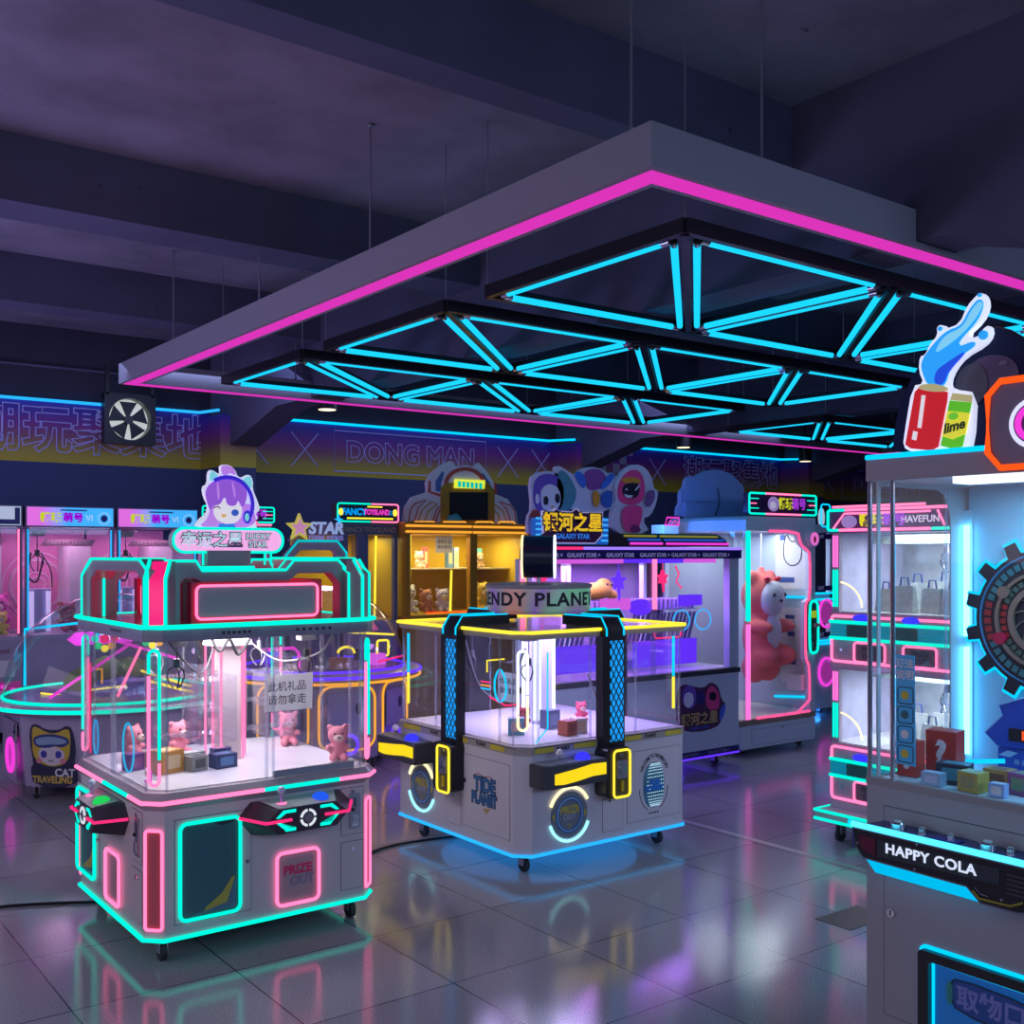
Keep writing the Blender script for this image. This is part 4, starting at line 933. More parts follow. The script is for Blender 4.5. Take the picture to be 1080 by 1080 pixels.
# header
b = B(); b.poly([(-.01, -.02), (GW + .01, -.02), (GW + .01, GD), (.84, GD)], 1.557, 1.625); h = b.done('header', NAVYP, t, bevel=.004)
LT = mat('letters_lilac', (.5, .48, .75), .5, emit=(.4, .35, .8), es=.2)
for u in (.20, .53, .87, 1.19, 1.50, 1.82): text('lettering', 'GALAXY STAR +' if u != .87 else 'GALAXY STAR  ', F4, u, 1.583, .0215, .040, LT, h, off=.001)
B(F4).tube([(.0, 1.63, .018), (.52, 1.63, .018)], .010).done('neon_strip', HOT, t); B(F4).tube([(.53, 1.63, .018), (GW + .01, 1.63, .018)], .010).done('neon_strip', neon('neon_lavender', (.30, .18, 1.0), 1.3), t)
b = B(FACE(.96, 0, 0, 1)); b.poly([(.0, 1.645), (GD, 1.645), (GD, 1.72), (.12, 1.74), (.03, 1.70)], 0, 1.02); ro = b.done('roof_cap', BLACK, t, bevel=.01)
for v, d, m, us in ((1.665, .004, MAG, ((.97, 1.28), (1.32, 1.97))), (1.692, -.016, mat('dim_blue_strip', (.02, .06, .3), .3, emit=(.02, .12, .7), es=.5), ((.97, 1.28), (1.32, 1.95))), (1.718, -.06, mat('dim_yellow_strip', (.3, .25, .02), .3, emit=(.4, .35, .05), es=.5), ((.97, 1.28), (1.32, 1.92)))):
    for u0, u1 in us: B(F4).tube([(u0, v, d), (u1, v, d)], .008).done('roof_strip', m, ro)
# sign board
S4 = FACE(0, -.06, 1, 0)
pts = [(.11, 1.66), (.60, 1.66), (.66, 1.71), (.67, 1.875), (.47, 1.87), (.44, 1.895), (.40, 1.872), (.28, 1.875), (.255, 1.89), (.23, 1.872), (.145, 1.872), (.155, 1.72), (.11, 1.70)]
so = B(S4).poly([(.10, 1.655), (.73, 1.655), (.73, 1.835), (.68, 1.84), (.10, 1.825)], -.06, -.02).done('name_sign', mat('sign_back_blue', (.02, .12, .45), .4, emit=(.01, .12, .55), es=.5), t)
for v in (1.675, 1.71, 1.745, 1.78, 1.815):
    for x0, x1 in ((.105, .15), (.665, .726)): B(S4).box(x0, x1, v, v + .014, -.02, -.016).done('stripe_light', neon('sign_stripe_sky', (.06, .45, 1), .9), so)
plate(so, S4, pts, -.02, -.004, mat('sign_white_rim', (.7, .65, .85), .4, emit=(.6, .5, .8), es=.3), 'sign_rim')
plate(so, S4, [(u + (.008 if u < .4 else -.008), v + (.008 if v < 1.75 else -.008)) for u, v in pts], -.004, -.001, mat('sign_maroon', (.10, .015, .10), .4), 'sign_face')
GOLD = mat('sign_gold', (.85, .50, .02), .4, emit=(1, .62, .02), es=.6)
text('lettering', '银河之星', S4, .405, 1.792, -.0005, .128, INK, so, off=.012); text('lettering', '银河之星', S4, .405, 1.792, .0008, .128, GOLD, so, off=.004)
text('lettering', 'GALAXY STAR', S4, .40, 1.707, -.0005, .045, mat('sign_letters_blue', (.05, .2, .8), .4, emit=(.03, .25, .9), es=.5), so, off=.0015)
# cut-out figures
A4 = FACE(0, .10, 1, 0)
def p4(pts, Y=GY + .10): return [(wy(x, y, Y)[0] - GX, wy(x, y, Y)[2]) for x, y in crop(540, 470, 6.353, pts)]
DK = lambda n, c: mat(n, c, .5)
RIM = DK('cut_white_rim', (.66, .66, .90))
def layer(root, pts, d, m, name, sm=2): return plate(root, A4, smooth2(p4(pts), sm), d, d + .004, m, name)
def fig4(name, out, parts):
    o = B(A4).poly(smooth2(p4(out), 1), -.03, 0).done(name, RIM, t)
    for i, (pts, c, nm) in enumerate(parts): layer(o, pts, .0005 + .0042 * min(i, 9), c, nm)
PU, NV, PK, OR_, BL, TL, BK, SK = DK('art_purple_deep', (.18, .09, .60)), DK('art_navy', (.03, .03, .22)), DK('art_pink_suit', (.90, .07, .32)), DK('art_orange', (.80, .34, .04)), DK('art_blue_rocket', (.05, .18, .85)), DK('art_teal_planet', (.09, .30, .42)), DK('art_black', (.015, .01, .04)), DK('art_pale_face', (.80, .78, .98))
fig4('cutout_planets', [(280, 450), (285, 150), (310, 132), (360, 160), (420, 200), (460, 160), (520, 140), (600, 155), (640, 190), (690, 180), (690, 230), (660, 300), (690, 450)],
     [([(300, 450), (300, 180), (340, 160), (400, 230), (440, 330), (380, 450)], TL, 'planet'), ([(470, 180), (540, 150), (610, 170), (640, 260), (560, 300), (500, 300)], DK('art_planet_purple', (.30, .07, .38)), 'planet'),
      ([(410, 180), (450, 170), (490, 220), (480, 300), (430, 240)], BL, 'rocket'), ([(575, 280), (640, 190), (680, 185), (670, 230), (600, 300)], BL, 'rocket'), ([(590, 400), (580, 330), (640, 290), (665, 330), (650, 430)], DK('art_blue_flame', (.04, .14, .6)), 'flame'), ([(530, 400), (525, 310), (560, 300), (575, 360), (560, 420)], OR_, 'spark')])
fig4('cutout_astronaut', [(110, 620), (105, 480), (140, 430), (120, 220), (180, 175), (270, 170), (330, 200), (365, 260), (375, 340), (360, 420), (420, 430), (420, 620)],
     [([(150, 440), (135, 260), (180, 195), (270, 185), (330, 230), (350, 320), (330, 430), (240, 460)], PU, 'helmet'), ([(195, 420), (185, 310), (215, 265), (265, 255), (310, 290), (325, 370), (300, 430), (240, 440)], SK, 'visor'),
      ([(205, 395), (205, 345), (225, 335), (240, 365), (230, 400)], BK, 'eye'), ([(282, 380), (282, 325), (300, 320), (314, 350), (305, 390)], BK, 'eye'), ([(245, 415), (260, 402), (275, 415)], OR_, 'mouth'), ([(110, 510), (110, 450), (140, 420), (175, 450), (170, 510)], DK('art_red_glove', (.45, .06, .05)), 'glove'), ([(140, 320), (165, 330), (165, 390), (140, 390)], SK, 'earpiece')])
fig4('cutout_astronaut', [(660, 590), (670, 420), (700, 340), (680, 250), (720, 200), (760, 150), (830, 120), (900, 150), (940, 220), (950, 290), (980, 300), (970, 380), (930, 470), (870, 490), (930, 590)],
     [([(715, 390), (700, 300), (730, 215), (790, 160), (850, 165), (885, 230), (890, 330), (850, 400)], PK, 'helmet'), ([(725, 250), (740, 210), (850, 215), (860, 260)], OR_, 'helmet_band'), ([(735, 330), (735, 270), (770, 250), (840, 250), (850, 300), (830, 350), (770, 355)], BK, 'visor'),
      ([(740, 320), (770, 335), (800, 330), (795, 350), (755, 350)], SK, 'mouth'), ([(745, 300), (755, 280), (765, 300)], SK, 'eye'), ([(805, 300), (840, 260), (845, 265), (815, 305)], SK, 'eye'), ([(730, 400), (860, 400), (850, 500), (820, 580), (740, 580), (715, 490)], PK, 'suit'), ([(870, 400), (880, 310), (930, 290), (940, 350), (900, 420)], DK('art_violet_glove', (.22, .10, .35)), 'glove'), ([(760, 560), (800, 520), (850, 570), (800, 590)], DK('art_boot', (.25, .03, .18)), 'boot')])
# sticker on the white base
St = FACE(0, 0, 1, 0)
def q4(pts): return [(wy(x, y, GY)[0] - GX, wy(x, y, GY)[2]) for x, y in crop(600, 560, 4.155, pts)]
st = plate(t, St, smooth2(q4([(470, 700), (500, 670), (540, 680), (590, 690), (620, 660), (655, 680), (668, 740), (690, 760), (668, 830), (650, 860), (560, 885), (470, 870)]), 1), .0, .0015, mat('sticker_plum', (.10, .03, .12), .4), 'sticker')
for q, m, nm in (([(495, 770), (495, 690), (540, 670), (560, 710), (550, 780)], PU, 'printed_helmet'), ([(500, 760), (505, 710), (540, 705), (548, 750), (525, 780)], SK, 'printed_visor'), ([(600, 780), (600, 700), (630, 670), (662, 720), (655, 790)], PK, 'printed_helmet'), ([(610, 740), (615, 705), (645, 705), (645, 745)], BK, 'printed_visor'), ([(555, 760), (560, 700), (590, 700), (595, 760)], NV, 'printed_planet'), ([(655, 840), (665, 770), (688, 755), (680, 810)], BL, 'printed_rocket')):
    plate(st, St, smooth2(q4(q), 2), .0016, .003 if 'visor' not in nm else .0036, m, nm)
text('lettering', '银河之星', St, *q4([(572, 825)])[0], .0035, .098, INK, st, off=.010); text('lettering', '银河之星', St, *q4([(572, 825)])[0], .0042, .098, mat('sticker_tan', (.62, .42, .18), .5), st, off=.003)
text('lettering', 'GALAXY STAR', St, *q4([(572, 862)])[0], .0035, .03, BL, st)
# inside: ramp with slats, hanging stars, light panels, plush heap
VIOP = neon('panel_violet', (.13, .03, 1.0), 1.0); PNKP = neon('panel_pink', (.75, .12, .85), .9)
for x0, x1, m in ((.42, 1.0, PNKP), (1.25, 1.6, VIOP), (1.70, 1.95, PNKP)): B().box(x0, x1, .10, .40, 1.525, 1.557).done('light_panel', m, t)
for x0, x1 in ((.52, .84), (.88, 1.17), (1.25, 1.95)):
    b = B(); b.loft([(x0, .30, 1.17), (x1, .30, 1.17), (x1, .60, 1.23), (x0, .60, 1.23)], [(x0, .30, 1.18), (x1, .30, 1.18), (x1, .60, 1.24), (x0, .60, 1.24)]); sh = b.done('prize_ramp', mat('ramp_lilac', (.5, .45, .7), .2), t)
    b = B(); n_ = int((x1 - x0) / .045)
    for k in range(n_): b.box(x0 + .01 + k * .045, x0 + .028 + k * .045, .29, .60, 1.18, 1.25)
    b.done('slats', mat('slat_silver', (.6, .58, .75), .2, .6), sh)
    b = B()
    for k in range(n_): b.cyl((x0 + .02 + k * .045, .34, .93), (x0 + .05 + k * .045, .30, 1.15), .012, n=8)
    b.done('prong_row', mat('prong_grey', (.25, .24, .4), .3, .5), sh)
b = B(); b.box(.95, 1.2, .24, .29, 1.19, 1.27); b.done('ramp_light', PNKP, t); B().ball((1.32, .26, 1.20), (.12, .04, .06)).done('ramp_light', VIOP, t); B().box(1.75, 1.95, .24, .3, 1.2, 1.28).done('ramp_light', VIOP, t)
def star5(cx, cy, r, ri=.45, n=5, a0=90): return [(cx + (r if k % 2 == 0 else r * ri) * math.cos(math.radians(a0 + 180 / n * k)), cy + (r if k % 2 == 0 else r * ri) * math.sin(math.radians(a0 + 180 / n * k))) for k in range(2 * n)]
for x, z, m, r in ((.33, 1.42, HOT, .055), (1.03, 1.40, VIO, .07), (1.47, 1.42, HOT, .055)):
    s = B(F4).poly(star5(x, z, r), -.20, -.17).done('star_lamp', m, t); b = B(F4); b.poly([(x - .012, z), (x + .012, z), (x + .004, z - r * 2.0)], -.19, -.17); b.cyl((x, z + r, -.185), (x, 1.557, -.185), .003, n=6); b.done('star_tail', m, s)
ring(t, F4, [(1.72, 1.50), (1.76, 1.44), (1.73, 1.38), (1.79, 1.33)], -.3, .006, HOT, closed=False)
for x, z in ((1.60, 1.10), (1.83, 1.10)): ring(t, F4, ell(x, z, .085, .075), -.12, .005, SKY)
ring(t, F4, rr(1.5, 1.78, .96, 1.02, .025), -.3, .006, HOT)
for x in (.95, 1.0, 1.75): B().cyl((x, .7, .75), (x, .7, 1.54), .018).done('light_tube', mat('pale_tube', (.6, .55, .8), .3, emit=(.6, .5, .9), es=.6), t)
b = B(); b.box(.45, 1.0, .25, .27, .76, .95); b.box(1.25, 1.9, .25, .27, .76, .95); b.done('prize_sign_panel', VIOP, t)
b = B(); b.box(1.25, 1.95, .4, .95, .742, .80); b.done('prize_tray', mat('tray_violet', (.35, .25, .6), .3), t)
lamp('interior_lamp', (.85, .5, 1.5), 14, (.62, .24, 1.0), .6, t); lamp('interior_lamp', (1.6, .45, 1.5), 14, (.42, .18, 1.0), .6, t)
pg = thing('plush_toy', 'yellow plush toy lying on the slatted ramp of the violet machine', 'plush toy', (5.24, 5.94, 1.252))
b = B(); b.ball((0, 0, .065), (.14, .10, .065)); b.ball((-.12, -.02, .05), (.07, .06, .05)); b.ball((.09, .01, .10), (.07, .065, .06)); b.ball((.14, -.03, .035), (.05, .045, .035)); remesh(b, 'body', mat('plush_yellow', (.50, .46, .04), .95, noise=.1, nscale=30), pg, .012)
B().ball((.07, -.055, .115), .009, 8, 6).done('eye', INK, pg); B().ball((.12, -.05, .11), .009, 8, 6).done('eye', INK, pg)

# ================================================================ golden machine with winged crown
GOX, GOY, GOW = 4.985, 8.2, 1.43
t = thing('claw_machine', 'golden two-door claw machine with a winged crown and small yellow screen on top', 'claw machine', (GOX, GOY, 0))
GO = mat('gold_paint', (.50, .26, .03), .3, .3); YW_ = mat('yellow_wall', (.75, .50, .03), .5); F5 = FACE(0, 0, 1, 0)
B().box(0, GOW, 0, 1.0, .1, 1.0).done('base_cabinet', GO, t, bevel=.008)
for x, y in ((.15, .15), (GOW - .15, .15), (.15, .85), (GOW - .15, .85)): caster(t, x, y, .1)
B().box(-.02, GOW + .02, -.03, 1.0, 1.0, 1.035).done('deck_ledge', GO, t, bevel=.005)
for x0, x1 in ((0, .05), (.70, .78), (GOW - .05, GOW)): B().box(x0, x1, 0, .06, 1.035, 1.77).done('post', GO, t, bevel=.004)
B().box(0, GOW, .93, 1.0, 1.035, 1.77).done('back_panel', YW_, t)
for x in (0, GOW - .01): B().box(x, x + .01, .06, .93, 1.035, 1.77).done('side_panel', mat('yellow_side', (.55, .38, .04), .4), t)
B().box(.01, GOW - .01, .02, .93, 1.035, 1.04).done('play_floor', YW_, t)
for x0, x1 in ((.05, .70), (.78, GOW - .05)): B(F5).box(x0, x1, 1.04, 1.77, -.02, -.016).done('glass_pane', GLASS, t, smooth=False)
B().box(.02, GOW - .02, .35, .93, 1.44, 1.452).done('shelf', mat('shelf_pale', (.7, .6, .4), .3), t)
b = B(F5); b.box(-.03, GOW + .03, 1.77, 1.875, -1.0, .03); h = b.done('header', GO, t, bevel=.008)
for v in (1.79, 1.842):
    for u0, u1 in ((-.02, .69), (.71, GOW + .02)): B(F5).tube([(u0, v, .034), (u1, v, .034)], .011).done('neon_strip', WARM, h)
for u, v0, v1 in ((.055, 1.06, 1.76), (.50, 1.06, 1.44), (1.37, 1.06, 1.76)): B(F5).tube([(u, v0, -.035), (u + .012, v1, -.035)], .011).done('neon_tube', YEL, t)
B(F5).tube([(.28, 1.048, -.10), (.9, 1.05, -.10)], .008).done('neon_tube', ORG, t)
lamp('interior_lamp', (.36, .4, 1.75), 6, (1, .85, .45), .5, t); lamp('interior_lamp', (1.08, .4, 1.75), 6, (1, .85, .45), .5, t)
def p5(pts): return [(wy(x, y, GOY)[0] - GOX, wy(x, y, GOY)[2]) for x, y in crop(340, 470, 4.91, pts)]
CRM = mat('crown_cream', (.80, .68, .78), .5); CRR = mat('crown_red', (.55, .07, .07), .5); CRB = mat('crown_blue', (.08, .14, .42), .5); CRO = mat('crown_orange', (.55, .26, .06), .5)
A5 = FACE(0, .08, 1, 0)
cr = B(A5).poly(p5([(445, 410), (455, 320), (490, 265), (570, 240), (565, 190), (590, 140), (640, 100), (690, 75), (715, 105), (770, 98), (800, 110), (835, 85), (880, 135), (915, 190), (925, 250), (985, 275), (1030, 340), (1040, 410)]), -.04, 0).done('winged_crown', CRM, t)
def l5(pts, d, m, nm, line=False): return ring(cr, A5, p5(pts), d, .006, m, nm) if line else plate(cr, A5, p5(pts), 0, d, m, nm)
for s in (1, -1):
    mir = (lambda L: L) if s == 1 else (lambda L: [(1500 - x, y + 8) for x, y in L][::-1])
    l5(mir([(470, 390), (480, 330), (500, 300), (560, 280), (520, 320), (500, 390)]), .004, CRR, 'wing_stripe', True); l5(mir([(520, 395), (540, 330), (590, 290), (620, 300), (570, 340), (550, 395)]), .004, CRO, 'wing_stripe', True)
    l5(mir([(640, 190), (655, 140), (645, 130), (610, 180), (612, 235), (635, 235)]), .004, CRB, 'flame_mark'); l5(mir([(570, 240), (575, 180), (585, 180), (585, 235), (640, 250), (640, 265)]), .004, CRR, 'wing_edge')
    l5(mir([(590, 400), (620, 320), (660, 300), (660, 315), (632, 330), (606, 400)]), .004, CRR, 'wing_stripe', True)
b = B(A5); b.band(p5(arc(762, 200, 108, 92, 180, 360, 16)), p5(arc(762, 200, 88, 72, 180, 360, 16)), 0, .006); b.done('arch_ring', CRR, cr)
l5([(636, 400), (636, 215), (665, 190), (880, 190), (915, 230), (915, 400)], .008, GO, 'screen_frame')
plate(cr, A5, p5([(680, 385), (680, 240), (880, 240), (880, 385)]), .008, .012, mat('dark_screen', (.02, .02, .02), .1), 'screen')
plate(cr, A5, p5([(668, 385), (668, 365), (715, 350), (740, 375), (735, 390)]), .012, .02, mat('small_teal_badge', (.05, .3, .45), .4), 'badge')
sg = plate(cr, A5, p5([(703, 218), (708, 172), (860, 178), (856, 222)]), .008, .03, mat('lit_yellow_sign', (.9, .8, .1), .4, emit=(.75, .85, .03), es=.9), 'name_sign')
for k in range(6): plate(sg, A5, rr(*[q for q in (p5([(718 + 22 * k, 210)])[0][0], p5([(733 + 22 * k, 210)])[0][0])], p5([(720, 213 + k)])[0][1], p5([(720, 182 + k)])[0][1], .006), .0300, .0315, neon('letters_teal_lit', (.0, .6, .55), .8), 'lit_glyph')
for xs_ in ((470, 600), (620, 760), (790, 900), (910, 1010)): ring(cr, A5, p5([(xs_[0], 412), (xs_[0] + 15, 395), (xs_[1] - 15, 395), (xs_[1], 412)]), .06, .008, WARM, 'trim_light', False)
# prizes in the golden machine
def small(label, x, y, z, s, c, cf, grp, rz=0): return plush(label, (x, y, z), rz, s, mat('pl_%d_%d_%d' % tuple(int(q * 99) for q in c), c, .95), mat('pf_%d_%d_%d' % tuple(int(q * 99) for q in cf), cf, .95), grp)
PG = 'plush toys in the golden machine'
for lab, x, z, s, c in (('white plush toy on the floor of the golden machine, left door', .155, 1.042, .26, (.75, .70, .66)), ('brown plush toy between the white and lilac ones in the golden machine', .345, 1.042, .22, (.50, .22, .12)), ('lilac plush toy right of the brown one in the golden machine', .53, 1.042, .22, (.52, .48, .66)), ('yellow plush toy behind the right door of the golden machine', .98, 1.042, .27, (.78, .55, .08)), ('orange plush toy right of the yellow one in the golden machine', 1.16, 1.042, .22, (.70, .30, .06)),
                        ('cream plush toy on the shelf of the golden machine, behind the left door', .42, 1.454, .16, (.7, .6, .5)), ('brown plush toy on the shelf of the golden machine, behind the right door', 1.0, 1.454, .14, (.35, .18, .09)), ('tan plush toy at the right end of the shelf in the golden machine', 1.12, 1.454, .14, (.45, .28, .14))):
    small(lab, GOX + x, GOY + (.22 if z < 1.2 else .45), z, s, c, (.7, .6, .5), PG, .2 * math.sin(x * 20))
BG = 'boxes on the shelf of the golden machine'
for lab, x, s, c in (('pink boxed figure on the left of the golden machine shelf', .19, (.17, .08, .24), (.65, .25, .35)), ('red tube box on the shelf beside the golden middle post', .58, (.05, .05, .2), (.65, .12, .12)), ('blue box on the shelf behind the right golden door', .86, (.06, .06, .2), (.12, .28, .5)), ('white box beside the blue box on the golden machine shelf', .93, (.05, .06, .2), (.6, .6, .65)), ('teal box at the back of the golden machine shelf, right door', 1.21, (.06, .06, .19), (.1, .4, .42))):
    box_toy('toy_box', lab, (GOX + x, GOY + .6, 1.453), *s, 0, C_('bx%d%d%d' % tuple(int(q * 99) for q in c), c), C_('box_cream', (.7, .55, .3)), BG)
o = B(F5).poly([(.335, 1.60), (.52, 1.60), (.52, 1.755), (.335, 1.755)], -.03, -.028).done('paper_notice', PAPERT, t); text('lettering', '此机礼品', F5, .43, 1.70, -.0275, .038, INK, o); text('lettering', '请勿拿走', F5, .43, 1.65, -.0275, .038, INK, o)

# ================================================================ FANCY TOYSLAND machine
FX, FY_ = 4.33, 8.28
t = thing('claw_machine', 'claw machine with lit FANCY TOYSLAND sign and yellow inside, left of the golden one', 'claw machine', (FX, FY_, 0))
BLP = mat('blue_grey_post', (.10, .14, .24), .4); F6 = FACE(0, 0, 1, 0)
B().box(0, .62, 0, .9, .1, 1.0).done('base_cabinet', GREY, t, bevel=.006)
for x, y in ((.1, .1), (.52, .1), (.1, .8), (.52, .8)): caster(t, x, y, .1)
for x, wd in ((0, .12), (.22, .1), (.585, .035)): B().box(x, x + wd, 0, .05, 1.0, 1.76).done('post', BLP, t)
B().box(0, .62, .86, .9, 1.0, 1.76).done('back_panel', YW_, t); B().box(0, .62, .05, .86, 1.0, 1.01).done('play_floor', YW_, t)
B(F6).box(.32, .585, 1.01, 1.76, -.02, -.016).done('glass_pane', GLASS, t, smooth=False); B(F6).box(.12, .22, 1.01, 1.76, -.02, -.016).done('glass_pane', GLASS, t, smooth=False)
B(F6).tube([(.40, 1.02, -.03), (.415, 1.75, -.03)], .010).done('neon_tube', YEL, t); lamp('interior_lamp', (.42, .4, 1.74), 2.5, (1, .85, .4), .4, t)
b = B(F6); b.box(0, .615, 1.76, 1.855, -.85, .01); h = b.done('header', mat('header_slate', (.10, .12, .18), .4), t); text('lettering', 'FANCY TOYSLAND', F6, .33, 1.80, .011, .062, mat('letters_tan', (.5, .38, .26), .5), h)
sg = B(F6).poly(rr(.0, .62, 1.865, 2.035, .02), -.08, .02).done('name_sign', INK, t)
ring(sg, F6, rr(.02, .34, 1.872, 2.028, .018), .024, .007, TEAL, closed=False) if 0 else None
rp = rr(.008, .612, 1.872, 2.028, .02); n_ = len(rp)
B(F6).tube([(.33, 2.028, .024)] + lift(rp[12:], .024) + [(.33, 1.872, .024)], .007).done('neon_tube', TEAL, sg); B(F6).tube([(.34, 1.872, .024)] + lift(rp[:12], .024) + [(.34, 2.028, .024)], .007).done('neon_tube', PINK, sg)
text('lettering', 'FANCY', F6, .17, 1.955, .021, .078, neon('letters_sky', (.0, .35, .95), .9), sg, off=.004, sx=.95); text('lettering', '02', F6, .545, 1.95, .021, .06, MC['letters_sky'] if 'letters_sky' in MC else SKY, sg); text('lettering', 'TOYSLAND', F6, .395, 1.955, .021, .062, neon('letters_magenta', (.85, .05, .55), .9), sg, off=.004, sx=.8)
b = B(F6); b.box(.10, .56, 1.893, 1.908, .02, .022); b.box(.30, .45, 1.998, 2.01, .02, .022); b.done('light_bar', YEL, sg)
for u in (.04, .58): plate(sg, F6, ell(u, 1.955, .022, .032, 16), .02, .024, YEL, 'bulb_mark')

# ================================================================ tall glass machine with a giant pink plush
RX, RY, RW = 6.47, 5.62, .93
t = thing('claw_machine', 'tall white glass machine holding a giant pink plush, teal and pink neon sign on top', 'claw machine', (RX, RY, 0))
F7 = FACE(0, 0, 1, 0)
B(F7).poly(rr(0, RW, .05, .235, .03), -.88, 0).done('base_cabinet', LILW, t, bevel=.004)
door(t, F7, .13, .88, .075, .2, LILW); lock(t, F7, .5, .19, .002)
for x, y in ((.13, .1), (RW - .1, .1), (.13, .78), (RW - .1, .78)): caster(t, x, y, .055 + .0)
B(F7).box(0, RW, .235, .28, -.88, .005).done('deck_ledge', mat('printed_orange_band', (.30, .24, .20), .4, noise=.6, nscale=30), t)
B().box(.02, RW - .02, .02, .86, .28, .285).done('play_floor', mat('lit_floor_cream', (.85, .82, .7), .4), t)
for x, y in ((0, .83), (RW - .05, .83)): B().box(x, x + .05, y, y + .05, .28, 1.77).done('post', LILW, t)
B().box(0, RW, .85, .88, .28, 1.77).done('back_panel', mat('back_blue_grey', (.34, .40, .50), .5), t)
fo = [(.70, 1.772), (.93, 1.772), (.93, .28), (.70, .28)]
dp = [(.215, 1.774), (.70, 1.774), (.72, 1.70), (.745, 1.66), (.80, 1.63), (.855, 1.60), (.855, 1.22), (.80, 1.19), (.795, 1.10), (.795, .86), (.80, .72), (.85, .66), (.85, .285), (.215, .285)]
b = B(F7); b.poly([(.70, 1.774), (.93, 1.774), (.93, .28), (.86, .28), (.86, .66), (.805, .72), (.803, 1.19), (.865, 1.22), (.865, 1.605), (.80, 1.64), (.75, 1.67), (.725, 1.71)], -.05, 0); b.done('front_panel', LILW, t)
B(F7).box(.09, .80, .285, 1.772, -.03, -.026).done('glass_pane', GLASS, t, smooth=False); B().box(0, .004, .06, .83, .285, 1.77).done('glass_pane', GLASS, t, smooth=False); B().box(RW - .01, RW, .06, .83, .285, 1.77).done('side_panel', mat('side_pale_blue', (.50, .58, .68), .5), t)
B(F7).tube(lift(smooth2(dp, 1, False), .004), .011).done('neon_outline', neon('neon_rose', (1.0, .10, .32), 1.15), t)
B(F7).tube([(.19, .287, .004), (.85, .287, .004)], .011).done('neon_outline', MC['neon_rose'], t)
for u in (.075, .10):
    B(F7).tube([(u, 1.06, .002), (u, 1.772, .002)], .0105).done('neon_tube', TEAL, t); B(F7).tube([(u, .285, .002), (u, 1.035, .002)], .0105).done('neon_tube', neon('neon_orchid', (.95, .16, .62), 1.25), t)
B(F7).box(.055, .12, .28, 1.775, -.02, -.008).done('post_acrylic', EDGE, t)
b = B(F7); b.poly([(.06, 1.775), (RW, 1.775), (RW, 1.89), (.10, 1.89), (.06, 1.86)], -.85, .002); b.done('header', LILW, t, bevel=.006)
def neon_sign(t, f, u0, u1, v0, v1, txt, lab=''):
    s = B(f).poly(rr(u0, u1, v0, v1, .02), -.05, 0).done('name_sign', mat('sign_dark_purple', (.05, .02, .09), .4), t)
    p = rr(u0 + .006, u1 - .006, v0 + .006, v1 - .006, .02); m = (u0 + u1) / 2; w_ = (u1 - u0) * .27
    B(f).tube([(m - w_, v1 - .006, .006)] + lift(p[12:], .006) + [(m - w_, v0 + .006, .006)], .008).done('neon_tube', TEAL, s); B(f).tube([(m + w_, v0 + .006, .006)] + lift(p[:12], .006) + [(m + w_, v1 - .006, .006)], .008).done('neon_tube', TEAL, s)
    for v in (v0 + .006, v1 - .006): B(f).tube([(m - w_ + .01, v, .006), (m + w_ - .01, v, .006)], .008).done('neon_tube', PINK, s)
    for k, (fr_, mm) in enumerate(((.28, TEAL), (.5, PINK), (.72, TEAL))):
        v = v0 + (v1 - v0) * fr_; L = .10 if mm is TEAL else .075
        B(f).tube([(u0 + .02, v, .004), (u0 + .02 + L, v, .004)], .004).done('neon_dash', mm, s); B(f).tube([(u1 - .02 - L, v, .004), (u1 - .02, v, .004)], .004).done('neon_dash', mm, s)
    a, c = txt[:2], txt[2:]
    text('lettering', a, f, m + .03, (v0 + v1) / 2, .002, .10, neon('letters_yellow_lit', (.75, .78, .03), .8), s, off=.003, sx=.9); text('lettering', c, f, m + .20, (v0 + v1) / 2, .002, .10, neon('letters_purple_lit', (.45, .05, .85), .8), s, off=.003, sx=.9)
    plate(s, f, ell(m - .12, (v0 + v1) / 2, .07, .06, 18), .0, .003, GL('sign_patch_lilac', (.5, .35, .75), .35), 'picture_patch'); plate(s, f, ell(m - .13, (v0 + v1) / 2 - .01, .035, .03, 16), .003, .005, GL('sign_patch_white', (.75, .7, .85), .4), 'picture_patch')
neon_sign(t, F7, .09, .94, 1.905, 2.08, '畅玩萌号')
# round magenta badge and capsule-shaped coin unit
b = B(F7); b.cyl((.875, 1.715, 0), (.875, 1.715, .03), .068, n=28); o = b.done('round_badge', LILW, t, bevel=.004); B(F7).cyl((.88, 1.715, .03), (.88, 1.715, .034), .055, n=28).done('badge_light', neon('badge_pink', (.8, .16, .62), .9), o); plate(o, F7, ell(.88, 1.71, .014, .028, 12), .034, .036, RED, 'badge_mark')
cp = smooth2([(.815, .80), (.845, .77), (.895, .77), (.925, .80), (.925, 1.16), (.895, 1.20), (.845, 1.20), (.815, 1.16)], 1)
o = B(F7).poly(cp, 0, .03).done('coin_unit', DGREY, t); ring(o, F7, cp, .032, .0115, TEAL)
plate(o, F7, [(.84, 1.06), (.90, 1.06), (.90, 1.12), (.84, 1.12)], .03, .034, neon('screen_green', (.35, .5, .02), .8), 'display'); B(F7).ball((.89, 1.0, .04), (.035, .02, .02)).done('button', PLP, o)
coin_mech(o, F7, .87, .87, .03, .13)
